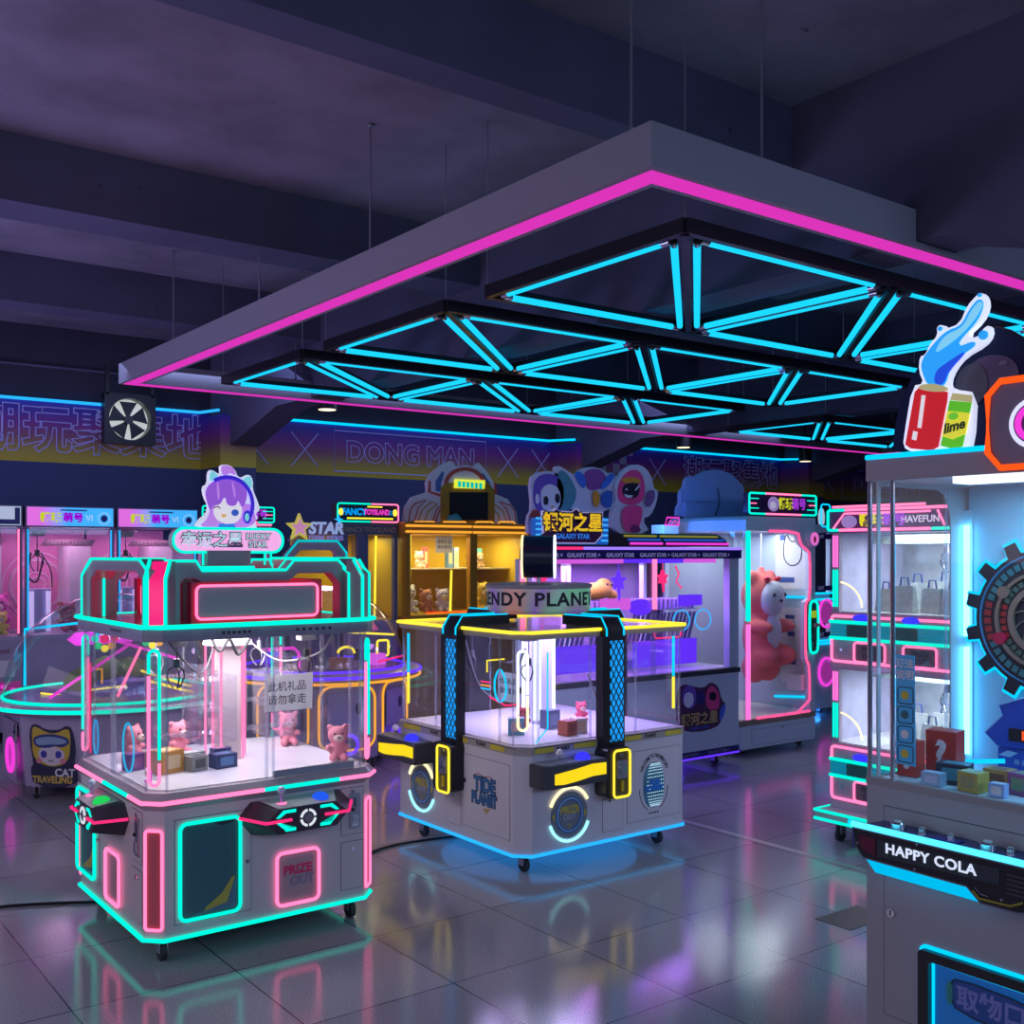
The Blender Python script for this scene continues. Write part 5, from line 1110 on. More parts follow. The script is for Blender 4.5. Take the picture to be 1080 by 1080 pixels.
# posters on the back and lights
FI7 = FACE(RW - .01, .88, 0, -1)
def s7(px, py): q = wx(px, py, RX + RW - .01); return (RY + .88 - q[1], q[2])
(a0, b1), (a1, b0) = s7(818, 552), s7(851, 622)
po = plate(t, FI7, rr(a0, a1, b0, b1, .03), 0, .004, PAPER, 'poster')
def pq(x, y): return (a0 + (a1 - a0) * x, b0 + (b1 - b0) * y)
ring(po, FI7, smooth2([pq(*q) for q in ((.30, .42), (.26, .62), (.36, .86), (.48, .72), (.66, .72), (.80, .86), (.86, .62), (.82, .42), (.56, .34))], 1), .006, .004, INK, 'printed_outline')
for x, y, w_, h_ in ((.12, .10, .5, .08), (.15, .74, .16, .08)): plate(po, FI7, [pq(x, y), pq(x + w_, y), pq(x + w_, y + h_), pq(x, y + h_)], .004, .006, mat('print_blue', (.05, .10, .35), .5), 'printed_bar')
for x in (.15, .32, .49, .66): plate(po, FI7, [pq(x, .90), pq(x + .12, .90), pq(x + .12, .945), pq(x, .945)], .004, .006, INK, 'printed_bar')
(a0, b1), (a1, b0) = s7(824, 640), s7(848, 722)
po = plate(t, FI7, rr(a0, a1, b0, b1, .03), 0, .004, PAPER, 'poster')
for x, y, w_, h_ in ((.2, .85, .4, .05), (.3, .62, .3, .06), (.25, .25, .4, .08)): plate(po, FI7, [pq(x, y), pq(x + w_, y), pq(x + w_, y + h_), pq(x, y + h_)], .004, .006, MC['print_blue'], 'printed_bar')
for py in (629, 734):
    c0, c1 = s7(818, py), s7(850, py + 1); B(FI7).tube([(c0[0], c0[1], .012), (c1[0], c1[1], .012)], .01).done('neon_tube', CYAN, t)
lamp('interior_lamp', (.75, .35, 1.76), 1.5, (.80, .93, 1), .3, t)
t6 = t
b = B(F7); b.box(.81, .91, .45, .58, -.2, -.055); b.done('prize_chute', LINER, t)
lamp('interior_lamp', (.40, .45, 1.76), 7, (.80, .93, 1), .7, t)
# the giant plush
pk = thing('giant_plush_toy', 'giant pink plush with pale face and belly inside the tall glass machine', 'plush toy', (7.12, 5.96, .50), .12); pk.scale = (.80, .80, .78)
PB = mat('plush_coral', (.78, .17, .16), .95, noise=.1, nscale=40); PF = mat('plush_pale', (.62, .66, .74), .95)
b = B(); b.ball((0, 0, .52), (.22, .19, .34)); b.ball((0, 0, .95), (.24, .20, .25)); b.ball((0, 0, 1.20), (.05, .05, .07)); b.ball((-.16, 0, 1.14), (.09, .06, .09)); b.ball((.16, 0, 1.14), (.09, .06, .09))
for s in (-1, 1): b.ball((s * .21, -.12, .62), (.085, .16, .08)); b.ball((s * .15, -.16, .31), (.12, .16, .115)); b.ball((s * .12, .0, .18), (.14, .14, .17))
remesh(b, 'body', PB, pk, .022)
B().ball((0, -.135, .92), (.19, .11, .19)).done('face', PF, pk); B().ball((0, -.13, .56), (.13, .09, .20)).done('belly', PF, pk)
for s in (-1, 1): B().ball((s * .10, -.225, .96), (.022, .015, .022)).done('eye', INK, pk); B().ball((s * .10, -.14, 1.13), (.045, .03, .028)).done('cheek_patch', RED, pk)
B().ball((0, -.245, .90), (.025, .015, .018)).done('nose', INK, pk)
B().cyl((0, 0, 1.24), (0, 0, 1.625), .006, n=8).done('hanging_cord', PAPER, pk)

# roof board of the tall glass machine, seen from behind, and a small lamp on the violet machine's roof
BY7 = 6.35
def p7(pts): return [(wy(x, y, BY7)[0] - RX, wy(x, y, BY7)[2]) for x, y in crop(690, 490, 7.2, pts)]
FB7 = FACE(0, BY7 - RY, 1, 0)
BBG = mat('board_blue_grey', (.30, .36, .66), .55)
def low(pts): return [(u, max(v, 1.89)) for u, v in pts]
o = plate(t6, FB7, low(smooth2(p7([(190, 410), (195, 320), (215, 300), (215, 200), (250, 170), (255, 110), (290, 80), (320, 100), (370, 60), (440, 38), (520, 40), (600, 70), (650, 120), (690, 160), (700, 210), (685, 290), (720, 310), (720, 410)]), 1)), -.06, -.02, BBG, 'roof_board')
B(FB7).poly(low(p7([(240, 410), (240, 290), (720, 290), (720, 410)])), -.02, .0).done('board_brace', BBG, o)
cable(o, [(q[0], BY7 - RY - .004, max(q[1], 1.895)) for q in p7([(478, 175), (490, 240), (488, 310), (460, 390)])], .006, INK)
q6 = wy(700, 568, 6.2)
t2 = thing('sign_lamp', 'small pale box lamp with magenta neon top on the violet machine roof', 'sign', (q6[0], 6.2, 1.742))
b = B(); b.box(0, .17, 0, .14, 0, .085); b.done('lamp_box', mat('pale_lit_box', (.7, .75, .9), .4, emit=(.25, .4, .9), es=.35), t2); ring(t2, F7, [(.01, .085), (.035, .145), (.17, .145), (.17, .085)], .004, .007, MAG); ring(t2, F7, [(.05, .10), (.075, .125), (.10, .10), (.125, .125), (.15, .10)], .004, .004, MAG, 'neon_squiggle', False)

# ================================================================ blue two-tier machine behind
t = thing('claw_machine', 'pale blue two-tier machine with round magenta hatches, behind the tall pink plush machine', 'claw machine', (8.02, 6.62, 0))
B().box(0, .98, 0, .8, .06, 1.86).done('cabinet_shell', LILW, t) if 0 else None
for z0, z1 in ((.06, .78), (1.10, 1.20), (.78, .80)): B().box(0, .98, 0, .8, z0, z1).done('cabinet', LILW, t, bevel=.004)
B().box(0, .98, .76, .8, .8, 1.86).done('back_panel', mat('pale_violet_back', (.5, .5, .75), .5), t)
for x in (0, .93): B().box(x, x + .05, 0, .05, .8, 1.86).done('post', LILW, t)
B().box(0, .98, 0, .8, 1.80, 1.88).done('header', LILW, t)
for x, y in ((.1, .1), (.88, .1), (.1, .7), (.88, .7)): caster(t, x, y, .06)
for z, s in ((.79, 'CAT'), (1.25, 'CAT'), (1.76, 'CAT')):
    b = B(F7); b.box(0, .98, z - .025, z + .025, .001, .004); o = b.done('name_band', NAVYP, t)
    for u in (.15, .45, .78): text('lettering', s, F7, u, z, .0045, .05, LT, o)
for z in (.73, .70, 1.20, 1.14): B(F7).tube([(0, z, .008), (.98, z, .008)], .010).done('neon_strip', CYAN, t)
for z in (.42, 1.0):
    o = B(F7).cyl((.86, z, .0), (.86, z, .02), .10, n=28).done('round_hatch', mat('hatch_magenta', (.4, .05, .35), .3, emit=(.6, .05, .5), es=.4), t); ring(o, F7, ell(.86, z, .115, .135, 32), .01, .013, MAG)
B(F7).box(.05, .93, 1.27, 1.74, -.02, -.016).done('glass_pane', GLASS, t, smooth=False); B(F7).box(.05, .93, .82, 1.09, -.02, -.016).done('glass_pane', GLASS, t, smooth=False)
B().ball((.86, .05, 1.95), (.05, .02, .10)).done('roof_ornament', GL('ornament_white', (.6, .75, .9), .5), t); ring(t, F7, rr(.79, .93, 1.86, 2.08, .03), .0, .008, CYAN)
lamp('underglow_lamp', (.6, .3, .055), 5, (.03, .3, 1), .7, t); lamp('interior_lamp', (.5, .4, 1.78), 7, (.7, .75, 1), .5, t); lamp('interior_lamp', (.5, .4, 1.09), 2, (.7, .75, 1), .4, t)

# ================================================================ two-tier pink and teal machine (front faces left)
t = thing('claw_machine', 'two-tier mauve claw machine with pink and teal neon outlines and a HAVEFUN header', 'claw machine', (5.02, 3.71, 0), -PI / 2)
F8 = FACE(0, 0, 1, 0); W8 = .76; D8 = .72
MAU = mat('mauve_paint', (.42, .34, .46), .35)
B().box(.0, W8, .0, D8, .178, .226).done('plinth', MAU, t); B().box(-.03, W8 + .03, -.10, D8, .125, .178).done('base_platform', mat('platform_pale', (.4, .5, .5), .4), t, bevel=.01)
for z in (.130, .176): B().tube([(W8 + .03, -.10, z), (-.03, -.10, z), (-.03, D8, z)], .009).done('neon_strip', TEAL, t)
for x, y in ((.06, .02), (W8 - .06, .02), (.06, D8 - .1), (W8 - .06, D8 - .1)): caster(t, x, y, .125)
def tier(z0, z1, zg, zt, xt):
    B().box(0, W8, 0, D8, z0, z1).done('console_cabinet', MAU, t, bevel=.004)
    ring(t, F8, rr(.012, W8 - .012, z0 + .015, z1 - .02, .02), .006, .0075, PINK, 'neon_outline')
    o = B(F8).box(.02, W8 - .02, z0 + .15, z0 + .24, .001, .03).done('light_bar', mat('bar_teal_dark', (.02, .22, .25), .3, emit=(0, .35, .33), es=.4), t, bevel=.004)
    for v in (z0 + .145, z0 + .235): B(F8).tube([(.02, v, .034), (W8 - .02, v, .034)], .009).done('neon_tube', TEAL, o)
    for k in range(4): B(F8).tube([(.03, z0 + .163 + .017 * k, .031), (W8 - .03, z0 + .163 + .017 * k, .031)], .0035, n=6).done('light_stripe', neon('stripe_blue_dim', (.0, .25, .55), .8), o)
    for u in (.17, .47): plate(o, F8, rr(u - .04, u + .09, z0 + .158, z0 + .222, .01), .033, .036, mat('label_dark_teal', (.01, .14, .12), .4), 'label_patch')
    for u in (.20, .50):
        B(F8).ball((u + .01, z0 + .26, .02), (.05, .02, .025)).done('push_button', BLUELED, t)
    for u0 in (.16, .46):
        p = rr(u0, u0 + .19, z0 + .02, z0 + .125, .018); q = plate(t, F8, p, .001, .004, mat('prize_dark', (.16, .10, .14), .3), 'prize_flap'); ring(q, F8, p, .008, .0065, PINK); text('lettering', 'PRIZE', F8, u0 + .095, z0 + .088, .0045, .04, INK, q); text('lettering', 'OUT', F8, u0 + .095, z0 + .05, .0045, .04, INK, q)
    lock(t, F8, .075, z0 + .08, .001)
    B().box(.01, W8 - .01, .01, D8 - .02, z1, z1 + .006).done('play_floor', LINER, t)
    B().box(0, W8, D8 - .03, D8, z1, zg).done('back_panel', mat('print_back', (.45, .5, .55), .5, noise=.5, nscale=12), t)
    B(F8).box(.065, W8 - .01, z1, zg, -.012, -.008).done('glass_pane', GLASS, t, smooth=False); B().box(.0, .006, .05, D8, z1, zg).done('side_panel', mat('side_print_lilac', (.55, .52, .70), .4, noise=.35, nscale=9), t)
    B(F8).box(.01, .055, z1, zg, -.03, -.004).done('post', MAU, t); B(F8).box(W8 - .04, W8, z1, zg, -.03, 0).done('post', MAU, t)
    zm = (z1 + zg) / 2 + .02
    for u in (.022, .043):
        B(F8).tube([(u, zm + .01, .0), (u, zg - .015, .0)], .007).done('neon_tube', MC['neon_orchid'], t); B(F8).tube([(u, z1 + .03, .0), (u, zm - .005, .0)], .007).done('neon_tube', TEAL, t)
    B().cyl((.20, .3, z1 + .2), (.20, .3, zg - .03), .012).done('neon_tube', CYAN, t)
    B(F8).box(.07, W8 - .05, zg - .06, zg - .01, -.3, -.29).done('inner_banner', mat('banner_print', (.35, .45, .45), .5, noise=.7, nscale=35), t)
    lamp('interior_lamp', (.4, .3, zg - .01), 5.5, (.80, .93, 1), .4, t)
    claw(t, .50, .34, zg, .9, .02, CHROME)
    ring(t, F8, arc(.02, z1 + .03, .17, .14, 0, 80, 10), -.02, .005, PALEY, 'neon_tube', False)
tier(.225, .545, .955, 0, 0); tier(.985, 1.27, 1.71, 0, 0)
B().box(0, W8, 0, D8, .955, .985).done('tier_shelf', MAU, t)
h = B(F8).box(-.01, W8 + .01, 1.71, 1.84, -D8, .01).done('header', mat('header_purple', (.16, .05, .22), .4), t, bevel=.005)
p = rr(-.005, W8 + .005, 1.725, 1.835, .012); 
B(F8).tube([(.10, 1.835, .016)] + lift(p[12:], .016) + [(.06, 1.725, .016)], .008).done('neon_tube', TEAL, h); B(F8).tube([(.07, 1.725, .016), (.62, 1.725, .016)], .008).done('neon_tube', PINK, h); B(F8).tube([(.11, 1.835, .016), (W8, 1.835, .016)], .008).done('neon_tube', PINK, h); B(F8).tube([(.63, 1.725, .016), (W8, 1.725, .016)], .008).done('neon_tube', TEAL, h)
B(F8).tube([(.03, 1.735, .014), (.10, 1.815, .014), (.62, 1.815, .014)], .006).done('neon_tube', PINK, h); B(F8).tube([(.66, 1.82, .014), (.70, 1.74, .014)], .006).done('neon_tube', PINK, h); B(F8).tube([(0, 1.855, -.02), (.57, 1.855, -.02)], .007).done('neon_tube', PINK, h)
text('lettering', '畅玩', F8, .27, 1.775, .0115, .075, neon('letters_yellow2', (.85, .72, .03), .9), h, off=.003); text('lettering', '萌号', F8, .405, 1.775, .0115, .075, neon('letters_purple_lit', (.45, .05, .85), .8), h, off=.003)
text('lettering', 'HAVEFUN', F8, .56, 1.775, .0115, .05, neon('letters_white_lit', (.75, .6, .85), .9), h, off=.001); plate(h, F8, ell(.13, 1.77, .05, .035, 16), .01, .013, GL('sign_patch_lilac', (.5, .35, .75), .35), 'picture_patch')
# gift bags heaped in its two windows
SILB = mat('silver_wrap', (.55, .62, .62), .3, .35, noise=.4, nscale=30)
def gift(label, x, y, z, s, rz):
    r = thing('gift_bag', label, 'gift bag', (5.02 + y, 3.71 - x, z), rz, 'silver gift bags in the two-tier machine')
    b = B(); b.loft([(-.5 * s, -.25 * s, 0), (.5 * s, -.25 * s, 0), (.5 * s, .25 * s, 0), (-.5 * s, .25 * s, 0)], [(-.45 * s, -.08 * s, 1.1 * s), (.45 * s, -.08 * s, 1.1 * s), (.45 * s, .08 * s, 1.1 * s), (-.45 * s, .08 * s, 1.1 * s)]); b.done('bag', SILB, r, bevel=.006)
    B().tube([(-.2 * s, 0, 1.08 * s), (-.15 * s, 0, 1.45 * s), (.15 * s, 0, 1.45 * s), (.2 * s, 0, 1.08 * s)], .005, n=6).done('handle', MC['print_blue'], r)
for zf, tier_ in ((1.278, 'upper'), (.553, 'lower')):
    for k, (x, y, s) in enumerate(((.22, .20, .11), (.36, .16, .13), (.50, .20, .12), (.64, .17, .12), (.30, .38, .14), (.46, .40, .15))):
        if tier_ == 'lower' and k in (0,): continue
        gift(('%s silver gift bag in the %s window of the two-tier mauve machine' % (['leftmost front', 'second front', 'third front', 'rightmost front', 'left rear', 'right rear'][k], tier_)), x, y, zf, s, -PI / 2 + .25 * math.sin(k * 3.1))

# ================================================================ row of machines along the back wall, left
F9 = FACE(0, 0, 1, 0)
PKB = mat('pink_back_print', (.62, .20, .42), .5); LILP = mat('lilac_paint', (.40, .36, .48), .4)
def signface():
    m, n, l, p = nmat('lit_blue_pink_sign'); tc = n.new('ShaderNodeTexCoord'); sx = n.new('ShaderNodeSeparateXYZ'); l.new(tc.outputs['Object'], sx.inputs[0])
    cr = n.new('ShaderNodeValToRGB'); e = cr.color_ramp.elements; e[0].position = .10; e[0].color = (.75, .15, .62, 1); e[1].position = .34; e[1].color = (.05, .45, .85, 1); e.new(.17).color = (.55, .2, .75, 1)
    l.new(sx.outputs[0], cr.inputs[0]); l.new(cr.outputs[0], p.inputs['Base Color']); l.new(cr.outputs[0], p.inputs['Emission Color']); p.inputs['Emission Strength'].default_value = .75; p.inputs['Roughness'].default_value = .4
    return m
SF = signface()
def wall_machine(label, x, kind):
    t = thing('claw_machine', label, 'claw machine', (x, 9.7, 0), 0, 'claw machines in a row along the back wall'); W = .735
    B().box(0, W, 0, 1.0, .1, .86).done('base_cabinet', LILP, t, bevel=.006)
    for a, c in ((.1, .1), (W - .1, .1), (.1, .9), (W - .1, .9)): caster(t, a, c, .1)
    B(F9).box(0, W, .86, .90, -1.0, .02).done('deck_ledge', LILP, t, bevel=.005)
    for a in (0, W - .03):
        B().box(a, a + .03, 0, .04, .9, 1.82).done('post', mat('slate_post', (.13, .13, .22), .4), t)
    B().box(0, W, .95, 1.0, .9, 1.82).done('back_panel', PKB, t)
    if kind: 
        for r in (.30, .24, .225, .12, .07): ring(t, F9, ell(W * .42, 1.30, r, r, 36), -.945, .005, mat('print_pale_line', (.75, .55, .72), .5), 'printed_ring')
    B().box(W - .24, W - .05, .55, .95, .9, 1.66).done('side_box', mat('pale_side_box', (.55, .5, .58), .4), t, bevel=.004)
    B(F9).box(.03, W - .03, .9, 1.82, -.02, -.016).done('glass_pane', GLASS, t, smooth=False)
    for a, m in ((.02, SKY if kind else PINK), (W - .03, SKY if kind else PINK)): B(F9).tube([(a, .92, .004), (a, 1.80, .004)], .007).done('neon_tube', m, t)
    b = B(F9); b.poly([(.22, 1.72), (W - .08, 1.72), (W - .11, 1.66), (.18, 1.66)], -.3, -.29); o = b.done('inner_banner', mat('banner_pink', (.62, .3, .45), .5), t); text('lettering', 'TAKE ME HOME!', F9, .42, 1.69, -.289, .05, mat('letters_pale_pink', (.85, .7, .8), .5), o)
    claw(t, .15, .25, 1.80, 1.1, .12, DGREY); cable(t, [(.10, .25, 1.6), (.06, .22, 1.42), (.14, .22, 1.35), (.2, .25, 1.55)], .008, INK); cable(t, [(.18, .25, 1.6), (.26, .24, 1.45), (.27, .24, 1.30)], .006)
    B().cyl((.19, .5, .905), (.19, .5, 1.28), .13, n=28).done('prize_cylinder', mat('lilac_cylinder', (.35, .38, .6), .25), t)
    for a in (.13, .27): B().cyl((a, .36, .905), (a, .36, 1.26), .02).done('light_tube', mat('pale_tube', (.6, .55, .8), .3, emit=(.6, .5, .9), es=.6), t)
    lamp('interior_lamp', (W / 2, .45, 1.80), 4.2, (1, .50, .90), .5, t)
    b = B(F9); b.box(0, W, 1.82, 2.0, -.6, 0); h = b.done('sign_box', mat('slate_post', (.13, .13, .22), .4), t); 
    f = B(F9); f.box(.012, W - .012, 1.832, 1.99, .0, .006); s = f.done('sign_face', SF if kind else mat('sign_white_print', (.6, .65, .7), .4, emit=(.5, .6, .65), es=.5), h)
    if kind:
        text('lettering', '畅玩', F9, .20, 1.90, .0065, .085, neon('letters_lemon', (.65, .75, .02), .85), h, off=.004); text('lettering', '萌号', F9, .385, 1.90, .0065, .085, neon('letters_grape', (.35, .0, .75), .85), h, off=.004); text('lettering', 'VI', F9, .52, 1.90, .0065, .075, mat('letters_pale_sign', (.7, .8, .9), .4, emit=(.6, .8, .95), es=.5), h)
        plate(h, F9, rr(.28, .50, 1.962, 1.974, .004), .006, .0072, mat('print_blue', (.05, .10, .35), .5), 'printed_bar'); ring(h, F9, ell(.645, 1.90, .05, .05, 24), .007, .005, mat('sign_ring', (.4, .6, .9), .4, emit=(.3, .6, .95), es=.6), 'ring_mark'); plate(h, F9, ell(.645, 1.90, .028, .03, 18), .006, .008, NV, 'emblem')
    else:
        b = B(F9); b.box(W - .2, W - .02, 1.84, 1.88, .006, .008); b.box(W - .06, W - .02, 1.88, 1.98, .006, .008); b.done('printed_corner', NAVYP, h)
    return t
wall_machine('blue and pink lit sign, claw at upper left, first full machine at the back wall', 2.155, True)
wall_machine('blue and pink lit sign machine standing behind the LUCKY STAR sign', 2.915, True)
m = wall_machine('back-wall claw machine with pink side lights, cut by the left picture edge', 1.395, False)
b = B(F9); b.box(.38, .72, .40, .52, .001, .004); o = b.done('sticker', mat('sticker_magenta', (.55, .02, .30), .4, emit=(.6, .02, .3), es=.3), m); [plate(o, F9, ell(.52 + .07 * k, .45 + .03 * (k % 2), .025, .02, 10), .004, .006, MAG, 'printed_blob') for k in range(3)]
text('lettering', 'Best', F9, .58, .78, .002, .07, mat('letters_maroon', (.3, .02, .12), .5), m)
b = B(F9); b.box(.56, .68, .56, .70, .001, .003); b.done('paper_notice', PAPER, m)
# red plush heap and toys in these machines
plush('red plush toy on the floor of the machine behind the LUCKY STAR arches', (3.37, 9.93, .902), -.3, .34, mat('plush_red', (.55, .05, .07), .95), mat('plush_red2', (.6, .12, .12), .95), 'plush toys in the back wall machines')
plush('dark red plush toy beside the lilac cylinder in the first full back machine', (2.55, 9.95, .902), .2, .26, mat('plush_darkred', (.35, .04, .06), .95), MC['plush_darkred2'], 'plush toys in the back wall machines')
small('lemon plush toy in the machine cut by the left picture edge', 1.98, 9.83, .902, .20, (.6, .6, .15), (.6, .55, .4), 'plush toys in the back wall machines')
small('magenta plush toy behind the lemon one at the left picture edge', 2.0, 10.1, .902, .34, (.6, .1, .4), (.6, .4, .5), 'plush toys in the back wall machines')
t = thing('claw_machine', 'claw machine with teal and pink neon sign half hidden behind the LUCKY STAR figure', 'claw machine', (3.72, 9.7, 0))
B().box(0, .66, 0, .95, .1, .9).done('base_cabinet', LILP, t, bevel=.006)
for a, c in ((.1, .1), (.56, .1), (.1, .85), (.56, .85)): caster(t, a, c, .1)
for a in (0, .62): B().box(a, a + .04, 0, .04, .9, 1.78).done('post', LILP, t)
B().box(0, .66, .9, .95, .9, 1.78).done('back_panel', mat('mauve_back', (.35, .22, .4), .5), t); B(F9).box(.04, .62, .9, 1.78, -.02, -.016).done('glass_pane', GLASS, t, smooth=False); B(F9).box(0, .66, 1.78, 1.87, -.9, 0).done('header', LILP, t)
B(F9).tube([(.0, 1.87, .004), (.66, 1.87, .004)], .008).done('neon_strip', PINK, t)
neon_sign(t, FACE(0, -.07, 1, 0), -.06, .66, 1.885, 2.04, '畅玩萌号'); lamp('interior_lamp', (.33, .4, 1.76), 4, (.9, .7, 1), .4, t)

# ================================================================ two domed arena machines
def dome_machine(label, c, R, Rr, zb, m_ring, m_ring2, bodym, grp='round domed machines', ph=0.0):
    t = thing('dome_machine', label, 'arcade machine', (*c, 0), 0, grp)
    n = 8; Rb = Rr * .88
    o0 = [(Rb * .93 * math.cos(2 * PI * (k + ph) / n), Rb * .93 * math.sin(2 * PI * (k + ph) / n)) for k in range(n)]
    o1 = [(Rb * math.cos(2 * PI * (k + ph) / n), Rb * math.sin(2 * PI * (k + ph) / n)) for k in range(n)]
    B().loft([(x, y, .09) for x, y in o0], [(x, y, zb - .03) for x, y in o1]).done('body', bodym, t, bevel=.008)
    for k in range(0, n, 2): caster(t, o0[k][0] * .9, o0[k][1] * .9, .09)
    B().lathe([(0, zb - .03), (Rr - .03, zb - .03), (Rr, zb - .015), (Rr, zb + .01), (Rr - .03, zb + .02), (0, zb + .02)], n=64).done('table_rim', mat('rim_lilac', (.42, .38, .5), .3), t)
    B().tube([((Rr + .004) * math.cos(2 * PI * k / 64), (Rr + .004) * math.sin(2 * PI * k / 64), zb) for k in range(64)], .013, True).done('neon_ring', m_ring, t)
    if m_ring2: B().tube([((Rr + .0) * math.cos(2 * PI * k / 64), (Rr + .0) * math.sin(2 * PI * k / 64), zb - .04) for k in range(64)], .010, True).done('neon_ring', m_ring2, t)
    B().tube([(R * math.cos(2 * PI * k / 64), R * math.sin(2 * PI * k / 64), zb + .03) for k in range(64)], .010, True).done('dome_ring', m_ring, t)
    b = B(); b.lathe([(R * math.cos(math.radians(a)), zb + .02 + R * 1.0 * math.sin(math.radians(a))) for a in (0, 10, 20, 30, 40, 50, 60, 70, 80, 90)][:-1] + [(.02, zb + .02 + R)], n=64)
    b.done('glass_dome', glass('dome_glass', (.97, .97, 1), 3.0, .025), t)
    B().cyl((0, 0, zb + .021), (0, 0, zb + .03), R * .93, n=48).done('play_floor', mat('arena_floor', (.30, .26, .50), .2), t)
    return t, o1, Rb
DBODY = mat('dome_body_lilac', (.46, .40, .58), .35)
c1 = (2.276, 7.684)
v_ = wz(28, 829, .09); PH1 = math.atan2(v_[1] - c1[1], v_[0] - c1[0]) * 8 / (2 * PI)
t, o1, Rb = dome_machine('white domed arcade machine with teal ring and CAT TRAVELING sticker, at the left edge', c1, .70, .82, .60, TEAL, None, DBODY, ph=PH1)
# find the facet seen in the photo
def facet(k, n=8):
    (xa, ya), (xb, yb) = o1[k], o1[(k + 1) % n]; L = math.hypot(xb - xa, yb - ya); return FACE(xa, ya, (xb - xa) / L, (yb - ya) / L), L
best = 0
f, L = facet(best)
TILT = f @ Matrix.Translation((0, 0, -.012))
def fp(pts): return [(L * .40 + (x - 310) / 262 * .33, .30 - (y - 775) / 305 * .40) for x, y in pts]
st = plate(t, f, smooth2(fp([(190, 700), (195, 630), (225, 620), (270, 650), (350, 650), (390, 625), (420, 640), (435, 740), (420, 830), (440, 850), (440, 925), (215, 930), (195, 835), (215, 820)]), 1), -.03, .002, mat('sticker_navy', (.03, .03, .08), .4), 'sticker')
for pts, m, nm, d in (([(205, 690), (205, 640), (225, 632), (290, 665), (340, 665), (390, 640), (412, 650), (415, 720), (405, 800), (340, 830), (260, 820), (210, 780)], mat('print_cat_yellow', (.62, .45, .05), .5), 'printed_hood', .003), ([(240, 790), (240, 740), (310, 725), (380, 745), (385, 800), (310, 830)], mat('print_pale', (.65, .6, .68), .5), 'printed_face', .004),
                      ([(212, 720), (215, 680), (310, 665), (405, 685), (410, 715), (370, 735), (330, 725), (310, 735), (250, 738)], mat('print_goggle_blue', (.03, .05, .25), .4), 'printed_goggles', .005), ([(225, 715), (225, 690), (310, 678), (395, 695), (395, 712), (350, 720), (310, 718), (250, 726)], mat('print_lens', (.30, .42, .60), .2), 'printed_lens', .006)):
    plate(st, f, smooth2(fp(pts), 2), 0, d, m, nm)
for x in (245, 375): plate(st, f, ell(*fp([(x, 800)])[0], .02, .018, 12), 0, .0048, mat('print_cheek', (.70, .22, .30), .5), 'printed_cheek')
ring(st, f, fp([(298, 795), (304, 803), (310, 797), (316, 803), (322, 795)]), .005, .003, INK, 'printed_mouth', False)
for x in (270, 350): plate(st, f, ell(*fp([(x, 768)])[0], .021, .024, 16), 0, .005, mat('print_eye_blue', (.05, .05, .4), .4), 'printed_eye')
text('lettering', 'CAT', f, *fp([(385, 858)])[0], .0035, .07, mat('letters_white', (.7, .7, .75), .5), st, off=.002); text('lettering', 'TRAVELING', f, *fp([(318, 893)])[0], .0035, .062, mat('letters_gold', (.62, .45, .08), .5), st, off=.002, sx=.84)
f2, L2_ = facet((best - 1) % 8)
door(t, f2 @ Matrix.Translation((0, 0, .002)), L2_ * .15, L2_ * .9, .10, .5, DBODY)
o = plate(t, f2, ell(L2_ * .62, .27, .085, .095, 28), -.03, .005, mat('hatch_magenta', (.4, .05, .35), .3, emit=(.6, .05, .5), es=.4), 'round_hatch'); ring(o, f2, ell(L2_ * .62, .27, .095, .105, 32), .01, .014, MAG)
coin_mech(t, f2, L2_ * .85, .43, .004, .12)
# things inside the left dome
def seg(t, a, c, m, r=.010, nm='neon_tube'): return B().tube([a, c], r).done(nm, m, t)
zb = .60
seg(t, (-.5, -.35, .66), (.05, -.25, .98), MAG); seg(t, (-.12, -.52, .66), (.10, -.30, .95), PINK); seg(t, (.0, .45, 1.0), (.5, .1, .82), MAG)
seg(t, (-.45, .1, .64), (-.30, .0, .62), YEL, .006); seg(t, (-.2, -.1, .66), (.05, -.15, .68), YEL, .006); seg(t, (.15, -.3, .72), (.4, -.5, .64), YEL, .009); seg(t, (.2, .0, .76), (.45, -.3, .66), YEL, .009)
ring(t, FACE(0, .42, 1, 0), [(-.48, .66), (-.48, 1.06), (.25, 1.12)], 0, .010, CYAN, closed=False)
s = B(FACE(0, .15, .96, .28)).poly([(-.30, 1.0), (-.24, 1.045), (.20, 1.045), (.20, .955), (-.24, .955)], 0, .02).done('lit_sign', mat('lit_magenta_sign', (.6, .05, .5), .4, emit=(.75, .05, .6), es=.8), t); text('lettering', 'STARS', FACE(0, .15, .96, .28), 0, 1.0, .021, .07, WHT, s, off=.001)
for q, (x, y, z) in enumerate(((-.05, .0, 1.0), (.30, .05, 1.0))):
    wheel = B(FACE(x, y, .8, -.6)).cyl((0, z, 0), (0, z, .02), .03).done('wheel_hub', HOT, t)
    for k, m in enumerate((HOT, MAG, VIO, CYAN, TEAL, GREENLED, YEL, WARM)):
        a = 2 * PI * k / 8; B(FACE(x, y, .8, -.6)).poly(ell(.068 * math.cos(a), z + .068 * math.sin(a), .026, .026, 10), 0, .012).done('petal', m, wheel)
B().lathe([(0, zb + .03), (.22, zb + .03), (.18, zb + .10), (0, zb + .12)], (.1, .05), 32).done('turntable', mat('turntable_blue', (.16, .16, .45), .3), t)
b = B(); b.ball((-.05, .25, .68), (.22, .15, .12)); b.ball((.2, .3, .70), (.2, .16, .14)); b.ball((.0, .15, .75), (.12, .1, .12)); remesh(b, 'scenery_hill', mat('scenery_green', (.16, .26, .06), .8, noise=.5, nscale=25), t, .02)
